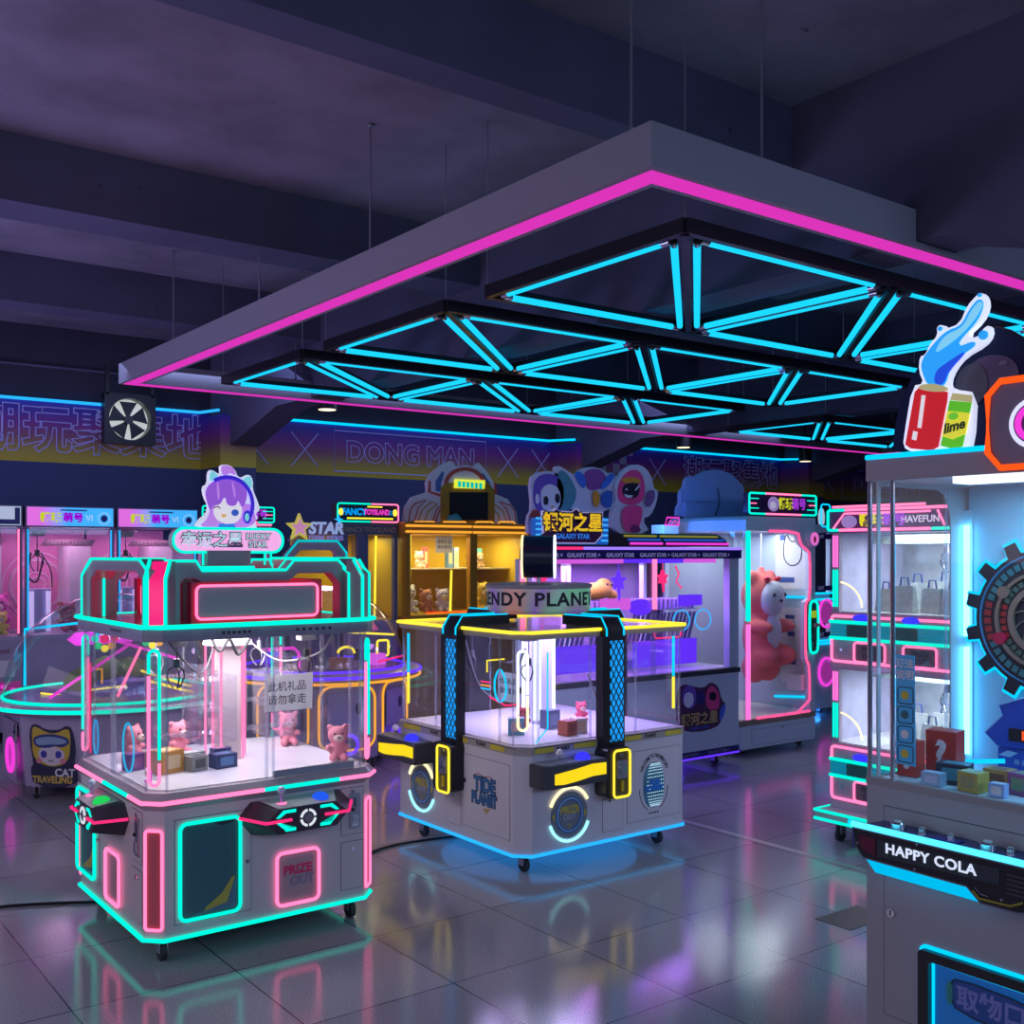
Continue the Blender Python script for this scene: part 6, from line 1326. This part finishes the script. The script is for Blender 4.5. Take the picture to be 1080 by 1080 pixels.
ring(t, FACE(0, -.1, 1, 0), [(-.22, .70), (-.22, .80), (-.10, .80), (-.10, .70)], 0, .007, WARM, closed=False)
lamp('interior_lamp', (0, 0, 1.2), 2.5, (.65, .5, 1), .25, t)

c3 = (3.85, 7.55)
t, o1, Rb = dome_machine('domed arcade machine with violet and orange rings and STAR sign, between the two four-sided ones', c3, .62, .745, .70, VIO, WARM, mat('dome_body_blue', (.30, .30, .52), .35), ph=.25)
best = max(range(8), key=lambda k: -(facet(k)[0] @ Vector((facet(k)[1] / 2, .3, 0))).xy.dot(Vector(c3).normalized()))
for kk in (best - 1, best, best + 1):
    f, L = facet(kk % 8)
    ring(t, f, rr(.04, L - .04, .16, .63, .1), .004, .009, WARM, 'neon_outline')
    door(t, f @ Matrix.Translation((0, 0, .0)), L * .2, L * .8, .3, .58, MC['dome_body_blue'])
    plate(t, f, smooth2([(L * .62, .42), (L * .62, .50), (L * .72, .50), (L * .72, .42)], 2), -.02, .006, mat('sticker_navy', (.03, .03, .08), .4), 'sticker')
    o = plate(t, f, ell(L * .5, .20, .07, .06, 20), -.02, .004, NAVYP, 'round_hatch'); ring(o, f, ell(L * .5, .2, .08, .07, 28), .006, .014, VIO)
f, L = facet((best + 0) % 8)
ring(t, FACE(0, -.3, 1, 0), [(-.65, .90), (-.40, .90), (-.36, .86), (-.36, .74)], 0, .012, MAG, closed=False)
seg(t, (.0, -.3, 1.0), (.45, -.3, .96), YEL, .008); ring(t, FACE(.3, -.3, 1, 0), rr(0, .10, .80, .92, .02), 0, .009, YEL); seg(t, (.2, -.5, .78), (.6, -.2, .78), HOT, .008)
ring(t, FACE(-.05, -.45, 1, 0), arc(0, .85, .07, .05, 0, 170, 10), 0, .010, YEL, closed=False)
ring(t, FACE(0, 0, 1, 0), arc(0, .98, .45, .10, 0, 180, 16), 0, .012, MAG, closed=False); B().lathe([(.0, 1.0), (.42, 1.0), (.38, 1.06), (.0, 1.14)], n=40).done('carousel_roof', mat('carousel_pink', (.6, .06, .30), .3, emit=(.7, .03, .3), es=.35), t)
B().cyl((0, 0, .73), (0, 0, 1.0), .10, n=24).done('carousel_column', NAVYP, t)
for k in range(6):
    a = 2 * PI * k / 6 + .3; b = B(); b.box(.42 * math.cos(a) - .05, .42 * math.cos(a) + .05, .42 * math.sin(a) - .05, .42 * math.sin(a) + .05, .735, .82); b.done('carousel_seat', (BLACK, YP, VIOP, BLACK, CRO, PNKP)[k], t, bevel=.012)
lamp('interior_lamp', (0, 0, 1.35), 3.0, (.8, .5, 1), .25, t)
# roof arch of the second dome with its own sign
RA = FACE(-.37, -.10, 1, 0)
ao = [(.0, 1.44), (.0, 1.58), (.10, 1.69), (.43, 1.69), (.51, 1.60), (.51, 1.44)]; ai = [(.06, 1.44), (.06, 1.56), (.12, 1.62), (.40, 1.62), (.455, 1.56), (.455, 1.44)]
B(RA).band(ao, ai, -.06, 0).done('roof_arch', ARCH, t); ring(t, RA, ao, .004, .009, neon('neon_aqua_dim', (.0, .55, .62), 1.0), closed=False)
s = B(RA).poly(star5(.11, 1.79, .11, .45), -.02, .01).done('star_sign', mat('star_yellow', (.6, .55, .1), .4, emit=(.7, .62, .08), es=.5), t)
plate(s, RA, star5(.11, 1.79, .075, .45), .01, .014, mat('star_pink', (.7, .35, .55), .4, emit=(.75, .3, .5), es=.5), 'star_centre')
text('lettering', 'STAR', RA, .335, 1.785, .0, .125, mat('letters_silver', (.6, .7, .9), .3, emit=(.4, .55, .9), es=.4), s, off=.004, shear=.15, ext=.006); text('lettering', 'FERRIS WHEEL', RA, .34, 1.715, .0, .047, mat('letters_lilac2', (.45, .4, .75), .3, emit=(.3, .25, .7), es=.4), s, ext=.005)
plate(s, RA, star5(.44, 1.86, .04, .3, 4), .0, .01, SKY, 'spark'); b = B(RA); b.box(.03, .48, 1.69, 1.70, -.03, 0); b.box(.10, .12, 1.70, 1.76, -.03, -.02); b.box(.40, .42, 1.70, 1.76, -.03, -.02); b.done('sign_bracket', ARCH, s)
for u in (.02, .49): B(RA).box(u - .01, u + .01, .72, 1.44, -.05, -.03).done('arch_leg', DGREY, t)

# ================================================================ HAPPY COLA machine, right foreground (front faces left)
CX, CY, WC, DC = 2.60, 1.80, .95, .62
t = thing('prize_machine', 'tall grey HAPPY COLA machine with cola can topper and blue lights, at the right edge', 'prize machine', (CX, CY, 0), -PI / 2)
FC = FACE(0, 0, 1, 0); COLA = mat('cola_grey_paint', (.36, .345, .38), .38, noise=.03, nscale=3)
B().box(0, WC, 0, DC, .08, .955).done('body', COLA, t, bevel=.004)
for x, y in ((.08, .08), (WC - .08, .08), (.08, DC - .08), (WC - .08, DC - .08)): caster(t, x, y, .08)
door(t, FC, .055, WC - .055, .327, .903, COLA); lock(t, FC, .08, .613, .002, .013)

# case
B().box(0, .018, DC - .22, DC, .955, 1.80).done('side_panel', COLA, t) if 0 else None
side = FACE(.0, DC, 0, -1)        # outer left side: u from back to front
wo = [(0, .955), (DC, .955), (DC, 1.80), (0, 1.80)]
wi = smooth2([(.20, .975), (.57, .975), (.57, 1.79), (.20, 1.79)], 3)
b = B(side); b.box(0, .20, .955, 1.80, -.004, 0); b.box(.56, .575, .955, 1.80, -.004, 0); b.box(.20, .56, .955, .97, -.004, 0); b.box(.2, .56, 1.788, 1.80, -.004, 0)
b.poly([(.20, 1.788), (.27, 1.788), (.235, 1.775), (.212, 1.745), (.20, 1.70)], -.004, 0); b.done('side_panel', mat('side_light_grey', (.42, .44, .48), .4), t)
B(side).box(.20, .60, .96, 1.795, -.003, -.001).done('glass_pane', GLASS, t, smooth=False)
B(FC).box(.004, WC - .004, .957, 1.80, -.008, -.004).done('glass_pane', GLASS, t, smooth=False)
for u, d in ((.006, -.006), (.078, -.006)): B(FC).tube([(u, .957, d), (u, 1.80, d)], .007).done('post', mat('polished_post', (.55, .52, .6), .15, .8), t)
B(FC).tube([(.012, .96, -.38), (.012, 1.795, -.38)], .005).done('corner_edge', EDGE, t)
b = B(FC); b.box(.0, WC, .955, .975, -.02, .004); b.done('sill', mat('sill_brown_grey', (.30, .27, .28), .4), t, bevel=.004)
B().box(.016, WC - .016, .02, DC - .12, .956, .968).done('play_floor', mat('floor_pale_blue', (.5, .62, .75), .3), t)
BW = .50
B().box(.016, WC, BW, BW + .02, .96, 1.80).done('back_panel', mat('back_pale_blue', (.36, .62, .78), .45), t)
b = B(FC); b.box(0, WC, 1.80, 1.862, -DC, .004); b.done('fascia', mat('fascia_grey', (.30, .27, .31), .4), t, bevel=.004)
B(FC).tube([(.0, 1.866, .002), (WC, 1.866, .002)], .0075).done('neon_strip', CYAN, t)
B().box(.25, WC - .02, .015, .10, 1.782, 1.80).done('lamp_panel', mat('lamp_white', (.9, .92, .95), .4, emit=(.85, .95, 1), es=1.4), t)
lamp('interior_lamp', (WC / 2, .25, 1.79), 5.5, (.22, .68, 1), .5, t)
KB = FACE(0, BW, 1, 0)
B(KB).poly(rr(.004, .030, .955, 1.73, .004), 0, .006).done('light_backing', mat('backing_pale', (.5, .65, .75), .4), t)
for v0, v1 in ((1.345, 1.685), (.985, 1.312)): B(KB).tube([(.019, v0, .018), (.019, v1, .018)], .0095).done('light_tube', neon('tube_ice_blue', (.10, .62, 1.2), 7.0), t)
# gear wheel
gcx, gcy, Rg = .262, 1.405, .205
gear = []; NT = 14
for k in range(NT):
    for da, r in ((-.5, Rg), (-.23, Rg), (-.17, Rg + .036), (.17, Rg + .036), (.23, Rg)):
        a = 2 * PI * (k + da * .98) / NT + .22; gear.append((gcx + r * math.cos(a), gcy + r * math.sin(a)))
g = B(KB).poly(gear, .01, .03).done('gear_wheel', mat('gear_black', (.012, .014, .022), .3), t)
ring(g, KB, [(gcx + (x - gcx) * 1.03, gcy + (y - gcy) * 1.03) for x, y in gear], .018, .007, CYAN)
for r0_, r1_, nseg, mm in ((.178, .158, 44, mat('seg_teal', (.03, .13, .17), .4, emit=(.03, .25, .3), es=.12)), (.128, .112, 36, mat('seg_green', (.07, .11, .10), .4, emit=(.08, .18, .14), es=.1))):
    b = B(KB)
    for k in range(nseg):
        a = 360 * k / nseg
        b.mi = 1 if (40 < k * 44 / nseg % 44 or 19 < k * 44 / nseg < 25) else 0
        b.band(arc(gcx, gcy, r0_, r0_, a, a + 250 / nseg, 2), arc(gcx, gcy, r1_, r1_, a, a + 250 / nseg, 2), .03, .033)
    b.done('segment_ring', [mm, mat('seg_red', (.20, .015, .015), .4, emit=(.35, .02, .02), es=.2)], g)
ring(g, KB, ell(gcx, gcy, .192, .192, 48), .03, .003, mat('gear_blue_line', (.05, .25, .5), .4), 'gear_line')
BRZ = mat('gear_bronze', (.28, .20, .15), .35, .5)
B(KB).band(ell(gcx, gcy, .142, .142, 40), ell(gcx, gcy, .132, .132, 40), .03, .042, True).done('bronze_ring', BRZ, g); B(KB).band(ell(gcx, gcy, .102, .102, 40), ell(gcx, gcy, .085, .085, 40), .03, .042, True).done('bronze_ring', BRZ, g)
for a in (145, 205, 260, 30, 90): B(KB).cyl((gcx + .137 * math.cos(math.radians(a)), gcy + .137 * math.sin(math.radians(a)), .03), (gcx + .137 * math.cos(math.radians(a)), gcy + .137 * math.sin(math.radians(a)), .05), .018, n=18).done('bronze_boss', BRZ if a != 205 else RED, g)
for a in range(0, 360, 30): B(KB).tube([(gcx + .03 * math.cos(math.radians(a)), gcy + .03 * math.sin(math.radians(a)), .035), (gcx + .07 * math.cos(math.radians(a + 40)), gcy + .07 * math.sin(math.radians(a + 40)), .035), (gcx + .09 * math.cos(math.radians(a + 50)), gcy + .09 * math.sin(math.radians(a + 50)), .035)], .0025, n=6).done('spoke', BRZ, g)
# dark blue launcher with red digits
DBL = mat('launcher_blue', (.008, .07, .48), .4); KD = FACE(0, .42, 1, 0)
dv = B(KD).poly([(.112, 1.07), (.165, 1.125), (.155, 1.155), (.26, 1.195), (.42, 1.195), (.42, 1.035), (.15, 1.035)], -.06, 0).done('launcher', DBL, t, bevel=.003)
B(KD).box(.150, .42, .97, 1.032, -.06, -.005).done('launcher_base', DBL, dv, bevel=.003); ring(dv, KD, [(.112, 1.07), (.165, 1.125), (.155, 1.155), (.26, 1.195), (.42, 1.195)], .001, .0025, mat('pale_blue_line', (.3, .5, .8), .4), 'edge_line', False)
plate(dv, KD, rr(.185, .245, 1.055, 1.092, .004), 0, .002, BLACK, 'display'); text('lettering', '1', KD, .228, 1.073, .0025, .036, ORG, dv, off=.001)
[plate(dv, KD, rr(.20 + .022 * k, .214 + .022 * k, .988, 1.002, .002), -.005, -.003, mat('letters_dim_blue', (.15, .3, .6), .5), 'printed_glyph') for k in range(4)]; plate(dv, KD, [(.155, 1.01), (.18, 1.025), (.21, 1.022), (.19, 1.008)], -.005, .004, mat('pale_blue_line', (.3, .5, .8), .4), 'edge_line')
B(KD).tube([(.06, .985, .10), (.19, 1.0, .03)], .007).done('guide_rail', CYAN, dv)
# console with buttons
b = B(); b.loft([(.03, -.11, .80), (.60, -.11, .80), (.60, 0, .80), (.055, 0, .80)], [(.035, -.115, .86), (WC - .05, -.115, .86), (WC - .05, 0, .862), (.06, 0, .862)])
co = b.done('control_console', mat('console_navy', (.008, .05, .22), .25), t)
ring(co, FC, [(.035, .866, ), (WC - .05, .866)], .117, .0085, neon('neon_ice_cyan', (.10, .85, 1.15), 1.3), closed=False); ring(co, FC, [(.036, .866), (.02, .868)], .11, .007, CYAN, closed=False)
bp_ = [(.044, .857), (.90, .857), (.90, .762), (.52, .752), (.495, .747), (.405, .747), (.368, .779), (.074, .783), (.048, .812)]
pp_ = B(FC).poly(bp_, .105, .122).done('name_plate', BLACK, co, bevel=.002)
ring(pp_, FC, [(x, y) for x, y in bp_], .122, .0022, mat('plate_edge', (.12, .13, .2), .35), 'plate_edge')
plate(pp_, FC, [(.062, .843), (.112, .841), (.112, .797), (.085, .798), (.064, .815)], .122, .124, mat('window_maroon', (.12, .012, .04), .25), 'tinted_window'); plate(pp_, FC, [(.116, .841), (.452, .841), (.452, .803), (.119, .797)], .122, .1235, mat('window_olive', (.035, .05, .06), .25), 'tinted_window')
text('lettering', 'HAPPY COLA', FC, .268, .823, .125, .036, mat('letters_lit_white', (.8, .85, .95), .4, emit=(.75, .85, 1), es=.75), pp_, off=.0008, sx=1.12, spacing=1.06)
ring(pp_, FC, [(.385, .773), (.402, .758), (.48, .760), (.51, .775)], .124, .003, mat('trim_olive_yellow', (.30, .27, .02), .4), 'trim_line', False); ring(pp_, FC, [(.39, .783), (.405, .77), (.425, .769)], .124, .0015, CHROME, 'trim_line', False)
for k in range(5): plate(pp_, FC, [(.47, .835 - .011 * k), (.56, .835 - .011 * k), (.56, .831 - .011 * k), (.47, .831 - .011 * k)], .122, .124, mat('vent_grey', (.06, .06, .07), .4), 'vent_slit')
for u, v in ((.06, .82), (.23, .79), (.235, .853), (.46, .77)): lock(pp_, FC, u, v, .122, .0035)
plate(t, FC, [(.03, .80), (.40, .765), (.378, .724), (.062, .727), (.022, .768)], .03, .05, neon('under_glow_cyan', (.0, .55, .95), .95), 'light_panel')
plate(co, FACE(0, -.03, 1, 0), [(.24, .8625), (.31, .8625), (.31, .8635), (.24, .8635)], 0, .04, mat('inlay_blue', (.01, .03, .35), .3), 'inlay')
for u, y, r in ((.135, -.035, .021), (.385, -.030, .021), (.19, .006, .012), (.272, -.0, .012), (.43, -.0, .012)):
    y = -.055 if r > .02 else -.03
    b = B(); b.lathe([(0, .862), (r, .862), (r, .862 + r * .75), (r * .82, .862 + r * .95), (0, .862 + r)], (u, y), 24); q = b.done('push_button', CHROME, co)
    B().lathe([(0, .862 + r * .98), (r * .55, .862 + r * .98), (r * .5, .862 + r * 1.06), (0, .862 + r * 1.1)], (u, y), 20).done('button_cap', mat('button_clear', (.55, .7, .75), .15), q)
# prize door
b = B(FC); b.band(rr(.175, .62, .265, .548, .012), rr(.205, .59, .295, .523, .012), .0, .028, True); pd = b.done('prize_door', BLACK, t)
ring(pd, FC, rr(.172, .623, .262, .551, .014), .004, .006, CYAN); plate(pd, FC, rr(.206, .589, .296, .522, .01), .001, .006, mat('panel_deep_blue', (.012, .10, .30), .3, emit=(.0, .08, .3), es=.5), 'prize_flap')
ring(pd, FC, [(.455, .520), (.21, .520), (.21, .30), (.58, .30)], .010, .0055, CYAN, closed=False)
cn = [(.258, .445), (.258, .475), (.272, .497), (.46, .49), (.475, .47), (.475, .42), (.465, .40), (.275, .41)]
q = plate(pd, FC, smooth2(cn, 1), .006, .009, mat('print_can_blue', (.03, .10, .36), .4), 'printed_can'); ring(q, FC, smooth2(cn, 1), .009, .0022, INK, 'printed_outline'); plate(q, FC, ell(.256, .453, .009, .032, 16), .009, .011, mat('print_can_green', (.05, .35, .30), .4), 'printed_end')
text('lettering', '取物口', FC, .368, .448, .0095, .062, mat('letters_periwinkle', (.22, .25, .62), .4), q, off=.002)
# instructions strip on the side glass
SI = FACE(.0, DC, 0, -1); u1_ = DC - .122; 
po = plate(t, FACE(.0, 0, 1, 0), [(.091, 1.025), (.150, 1.023), (.147, 1.322), (.091, 1.322)], -.0035, -.0015, mat('strip_sky_blue', (.06, .50, .85), .4), 'instruction_strip')
for k, s in enumerate(('玩法', '说明')): text('lettering', s, FC, .119, 1.297 - .03 * k, -.001, .027, PAPER, po, off=.0006)
for k in range(4): ring(po, FC, rr(.097, .143, 1.19 - .053 * k, 1.235 - .053 * k, .008), -.0015, .0014, INK, 'printed_frame'); plate(po, FC, ell(.118, 1.213 - .053 * k, .012, .012, 12), -.0015, -.0008, (YP, TEALP, PAPER, YP)[k], 'printed_icon')
# topper
TB = FACE(0, .05, 1, 0)
bd = smooth2([(.050, 1.868), (.052, 1.93), (.064, 1.99), (.091, 2.056), (.142, 2.128), (.204, 2.168), (.293, 2.19), (.36, 2.18), (.43, 2.13), (.60, 2.08), (.80, 2.0), (.90, 1.868)], 1)
tb = B(TB).poly(bd, -.05, 0).done('topper_board', mat('topper_navy', (.008, .014, .06), .7, spec=.2), t, bevel=.004)
ring(tb, TB, bd[:24], -.02, .004, mat('topper_edge', (.10, .03, .05), .4), 'board_edge', False)
plate(tb, TB, ell(.335, 2.055, .075, .055, 28), 0, .003, mat('topper_violet', (.04, .015, .09), .3), 'picture_patch'); plate(tb, TB, ell(.285, 2.04, .045, .055, 24), .003, .005, mat('topper_dark', (.03, .03, .07), .3), 'picture_patch')
for u, v in ((.37, 2.085), (.37, 2.045)): plate(tb, TB, ell(u, v, .012, .006, 12), .003, .005, mat('topper_spot', (.12, .10, .2), .4), 'picture_patch')
def pc(pts): return [(CY - wx(x, y, CX - .0)[1], wx(x, y, CX - .0)[2]) for x, y in crop(840, 280, 4.5, pts)]
WR = mat('topper_white_rim', (.8, .85, .95), .4, emit=(.75, .8, 1), es=.75)
sp = smooth2(pc([(600, 560), (575, 500), (580, 430), (605, 425), (630, 370), (665, 330), (660, 290), (685, 278), (705, 300), (770, 275), (805, 190), (850, 140), (870, 125), (895, 150), (900, 200), (870, 265), (800, 330), (850, 345), (880, 300), (910, 280), (918, 330), (880, 380), (790, 430), (740, 490), (715, 550), (725, 585), (840, 600), (825, 850), (790, 882), (690, 875), (650, 893), (540, 885), (500, 860), (510, 780), (545, 570)]), 1)
cs = B(FC).poly(sp, -.025, -.005).done('can_sign', WR, tb)
CAR, CAG, CAY = GL('can_red', (.62, .0, .005), .6), GL('can_green', (.10, .55, .005), .6), GL('can_yellow', (.80, .78, .03), .6); SPB = GL('splash_blue', (.01, .38, .95), .7); SPL = GL('splash_light', (.25, .75, 1.0), .6); SPD = GL('splash_deep', (.0, .08, .80), .6)
def cp_(pts, d, m, nm, sm=0): return plate(cs, FC, smooth2(pc(pts), sm) if sm else pc(pts), -.005, d, m, nm)
cp_([(625, 580), (590, 500), (590, 450), (640, 380), (705, 310), (780, 285), (815, 210), (865, 150), (890, 180), (860, 260), (790, 335), (765, 370), (770, 385), (840, 355), (850, 380), (780, 425), (725, 490), (700, 580)], -.002, SPB, 'splash', 2)
cp_([(650, 420), (700, 330), (790, 295), (830, 210), (870, 165), (885, 185), (855, 245), (780, 330), (700, 390)], 0, SPL, 'splash_highlight', 2); cp_([(650, 560), (660, 500), (700, 470), (790, 410), (800, 415), (720, 500), (695, 570)], .0, SPD, 'splash_shade', 2)
for x, y, r in ((680, 300, .006), (885, 330, .012), (868, 140, .005), (765, 378, .005)): plate(cs, FC, ell(*pc([(x, y)])[0], r, r, 14), -.005, .001, SPB, 'droplet')
cp_([(515, 850), (560, 600), (580, 580), (715, 600), (712, 640), (670, 860), (640, 878), (540, 868)], -.001, CAR, 'red_can'); cp_([(575, 585), (590, 565), (650, 560), (715, 575), (715, 598), (640, 600)], .001, GL('can_rim', (.55, .50, .22), .5), 'can_top', 1); cp_([(575, 770), (595, 615), (612, 617), (592, 772)], .001, GL('can_shine', (.85, .82, .85), .6), 'can_shine'); cp_([(548, 825), (555, 785), (575, 790), (568, 830)], .001, MC['can_shine'], 'can_shine')
cp_([(682, 855), (725, 640), (828, 650), (785, 860), (740, 870)], -.002, CAG, 'green_can'); cp_([(690, 810), (715, 690), (820, 700), (800, 800), (740, 825)], -.0005, CAY, 'can_band'); cp_([(728, 638), (740, 605), (830, 615), (828, 650)], -.0005, MC['can_rim'], 'can_top')
plate(cs, FC, ell(*pc([(745, 715)])[0], .014, .010, 16), -.005, .001, GL('can_lime', (.15, .6, .02), .6), 'lime_mark'); text('lettering', 'lime', FC, *pc([(745, 765)])[0], .0, .036, mat('letters_dark_green', (.02, .10, .01), .5), cs, off=.0012, shear=.3, rot=.18)
op = [(.372, 1.85), (.405, 1.811), (.70, 1.811), (.735, 1.85), (.735, 1.99), (.70, 2.026), (.405, 2.026), (.372, 1.993)]
q = B(FC).poly(op, .004, .028).done('round_sign', mat('sign_mauve', (.16, .12, .20), .35), tb); ring(q, FC, op, .032, .0085, ORG)
o = B(FC).cyl((.49, 1.915, .028), (.49, 1.915, .034), .062, n=32).done('emblem', WR, q); B(FC).cyl((.49, 1.915, .034), (.49, 1.915, .036), .05, n=32).done('emblem_disc', mat('emblem_purple', (.14, .01, .20), .4), q); ring(q, FC, ell(.49, 1.915, .038, .038, 28), .037, .008, MAG, 'emblem_ring')
B(TB).box(.12, .14, 1.8735, 1.9, -.05, -.03).done('topper_foot', DGREY, tb)
# boxes inside
RB = mat('box_red_mystery', (.50, .05, .035), .45)
def cola_box(label, x, y, s, rz, m, m2, q=None):
    r = box_toy('toy_box', label, (x, y, .9695), *s, -PI / 2 + rz, m, m2, 'boxes inside the HAPPY COLA machine')
    if q: text('lettering', '?', FACE(0, -s[1] / 2, 1, 0), 0, s[2] * .48, .0016, s[2] * .75, PAPER, r, off=.004)
    return r
cola_box('tall red question mark box right of the blue strip in the cola machine', 2.83, 1.70, (.085, .07, .125), .18, RB, RB, True)
cola_box('red question mark box behind the blue instruction strip in the cola machine', 2.73, 1.745, (.06, .045, .10), .05, RB, RB, True)
cola_box('pale blue flat box at the front of the cola machine, left of the yellow box', 2.665, 1.635, (.055, .035, .035), .1, C_('box_paleblue', (.30, .48, .68)), C_('box_paleblue2', (.5, .6, .8)))
cola_box('black box with cyan print behind the pale blue box in the cola machine', 2.735, 1.615, (.085, .06, .055), .3, C_('box_blackblue', (.015, .03, .06)), C_('box_cyan', (.05, .3, .4)))  # cyan is the printed panel on the carton
cola_box('yellow olive box at the front glass of the cola machine', 2.68, 1.53, (.06, .05, .052), -.1, C_('box_yellowolive', (.42, .38, .08)), C_('box_olive2', (.3, .32, .12)))
cola_box('tan box behind the yellow olive box in the cola machine', 2.76, 1.50, (.07, .05, .055), .1, C_('box_tan2', (.45, .32, .12)), C_('box_brown2', (.25, .12, .08)))
cola_box('small light blue box right of the yellow olive box', 2.67, 1.455, (.04, .03, .035), .1, C_('box_lightblue', (.25, .45, .75)), C_('box_white', (.65, .68, .7)))
cola_box('dark plum box behind the light blue box in the cola machine', 2.75, 1.43, (.06, .05, .055), -.2, C_('box_plum', (.3, .1, .3)), C_('box_greenish', (.2, .35, .2)))
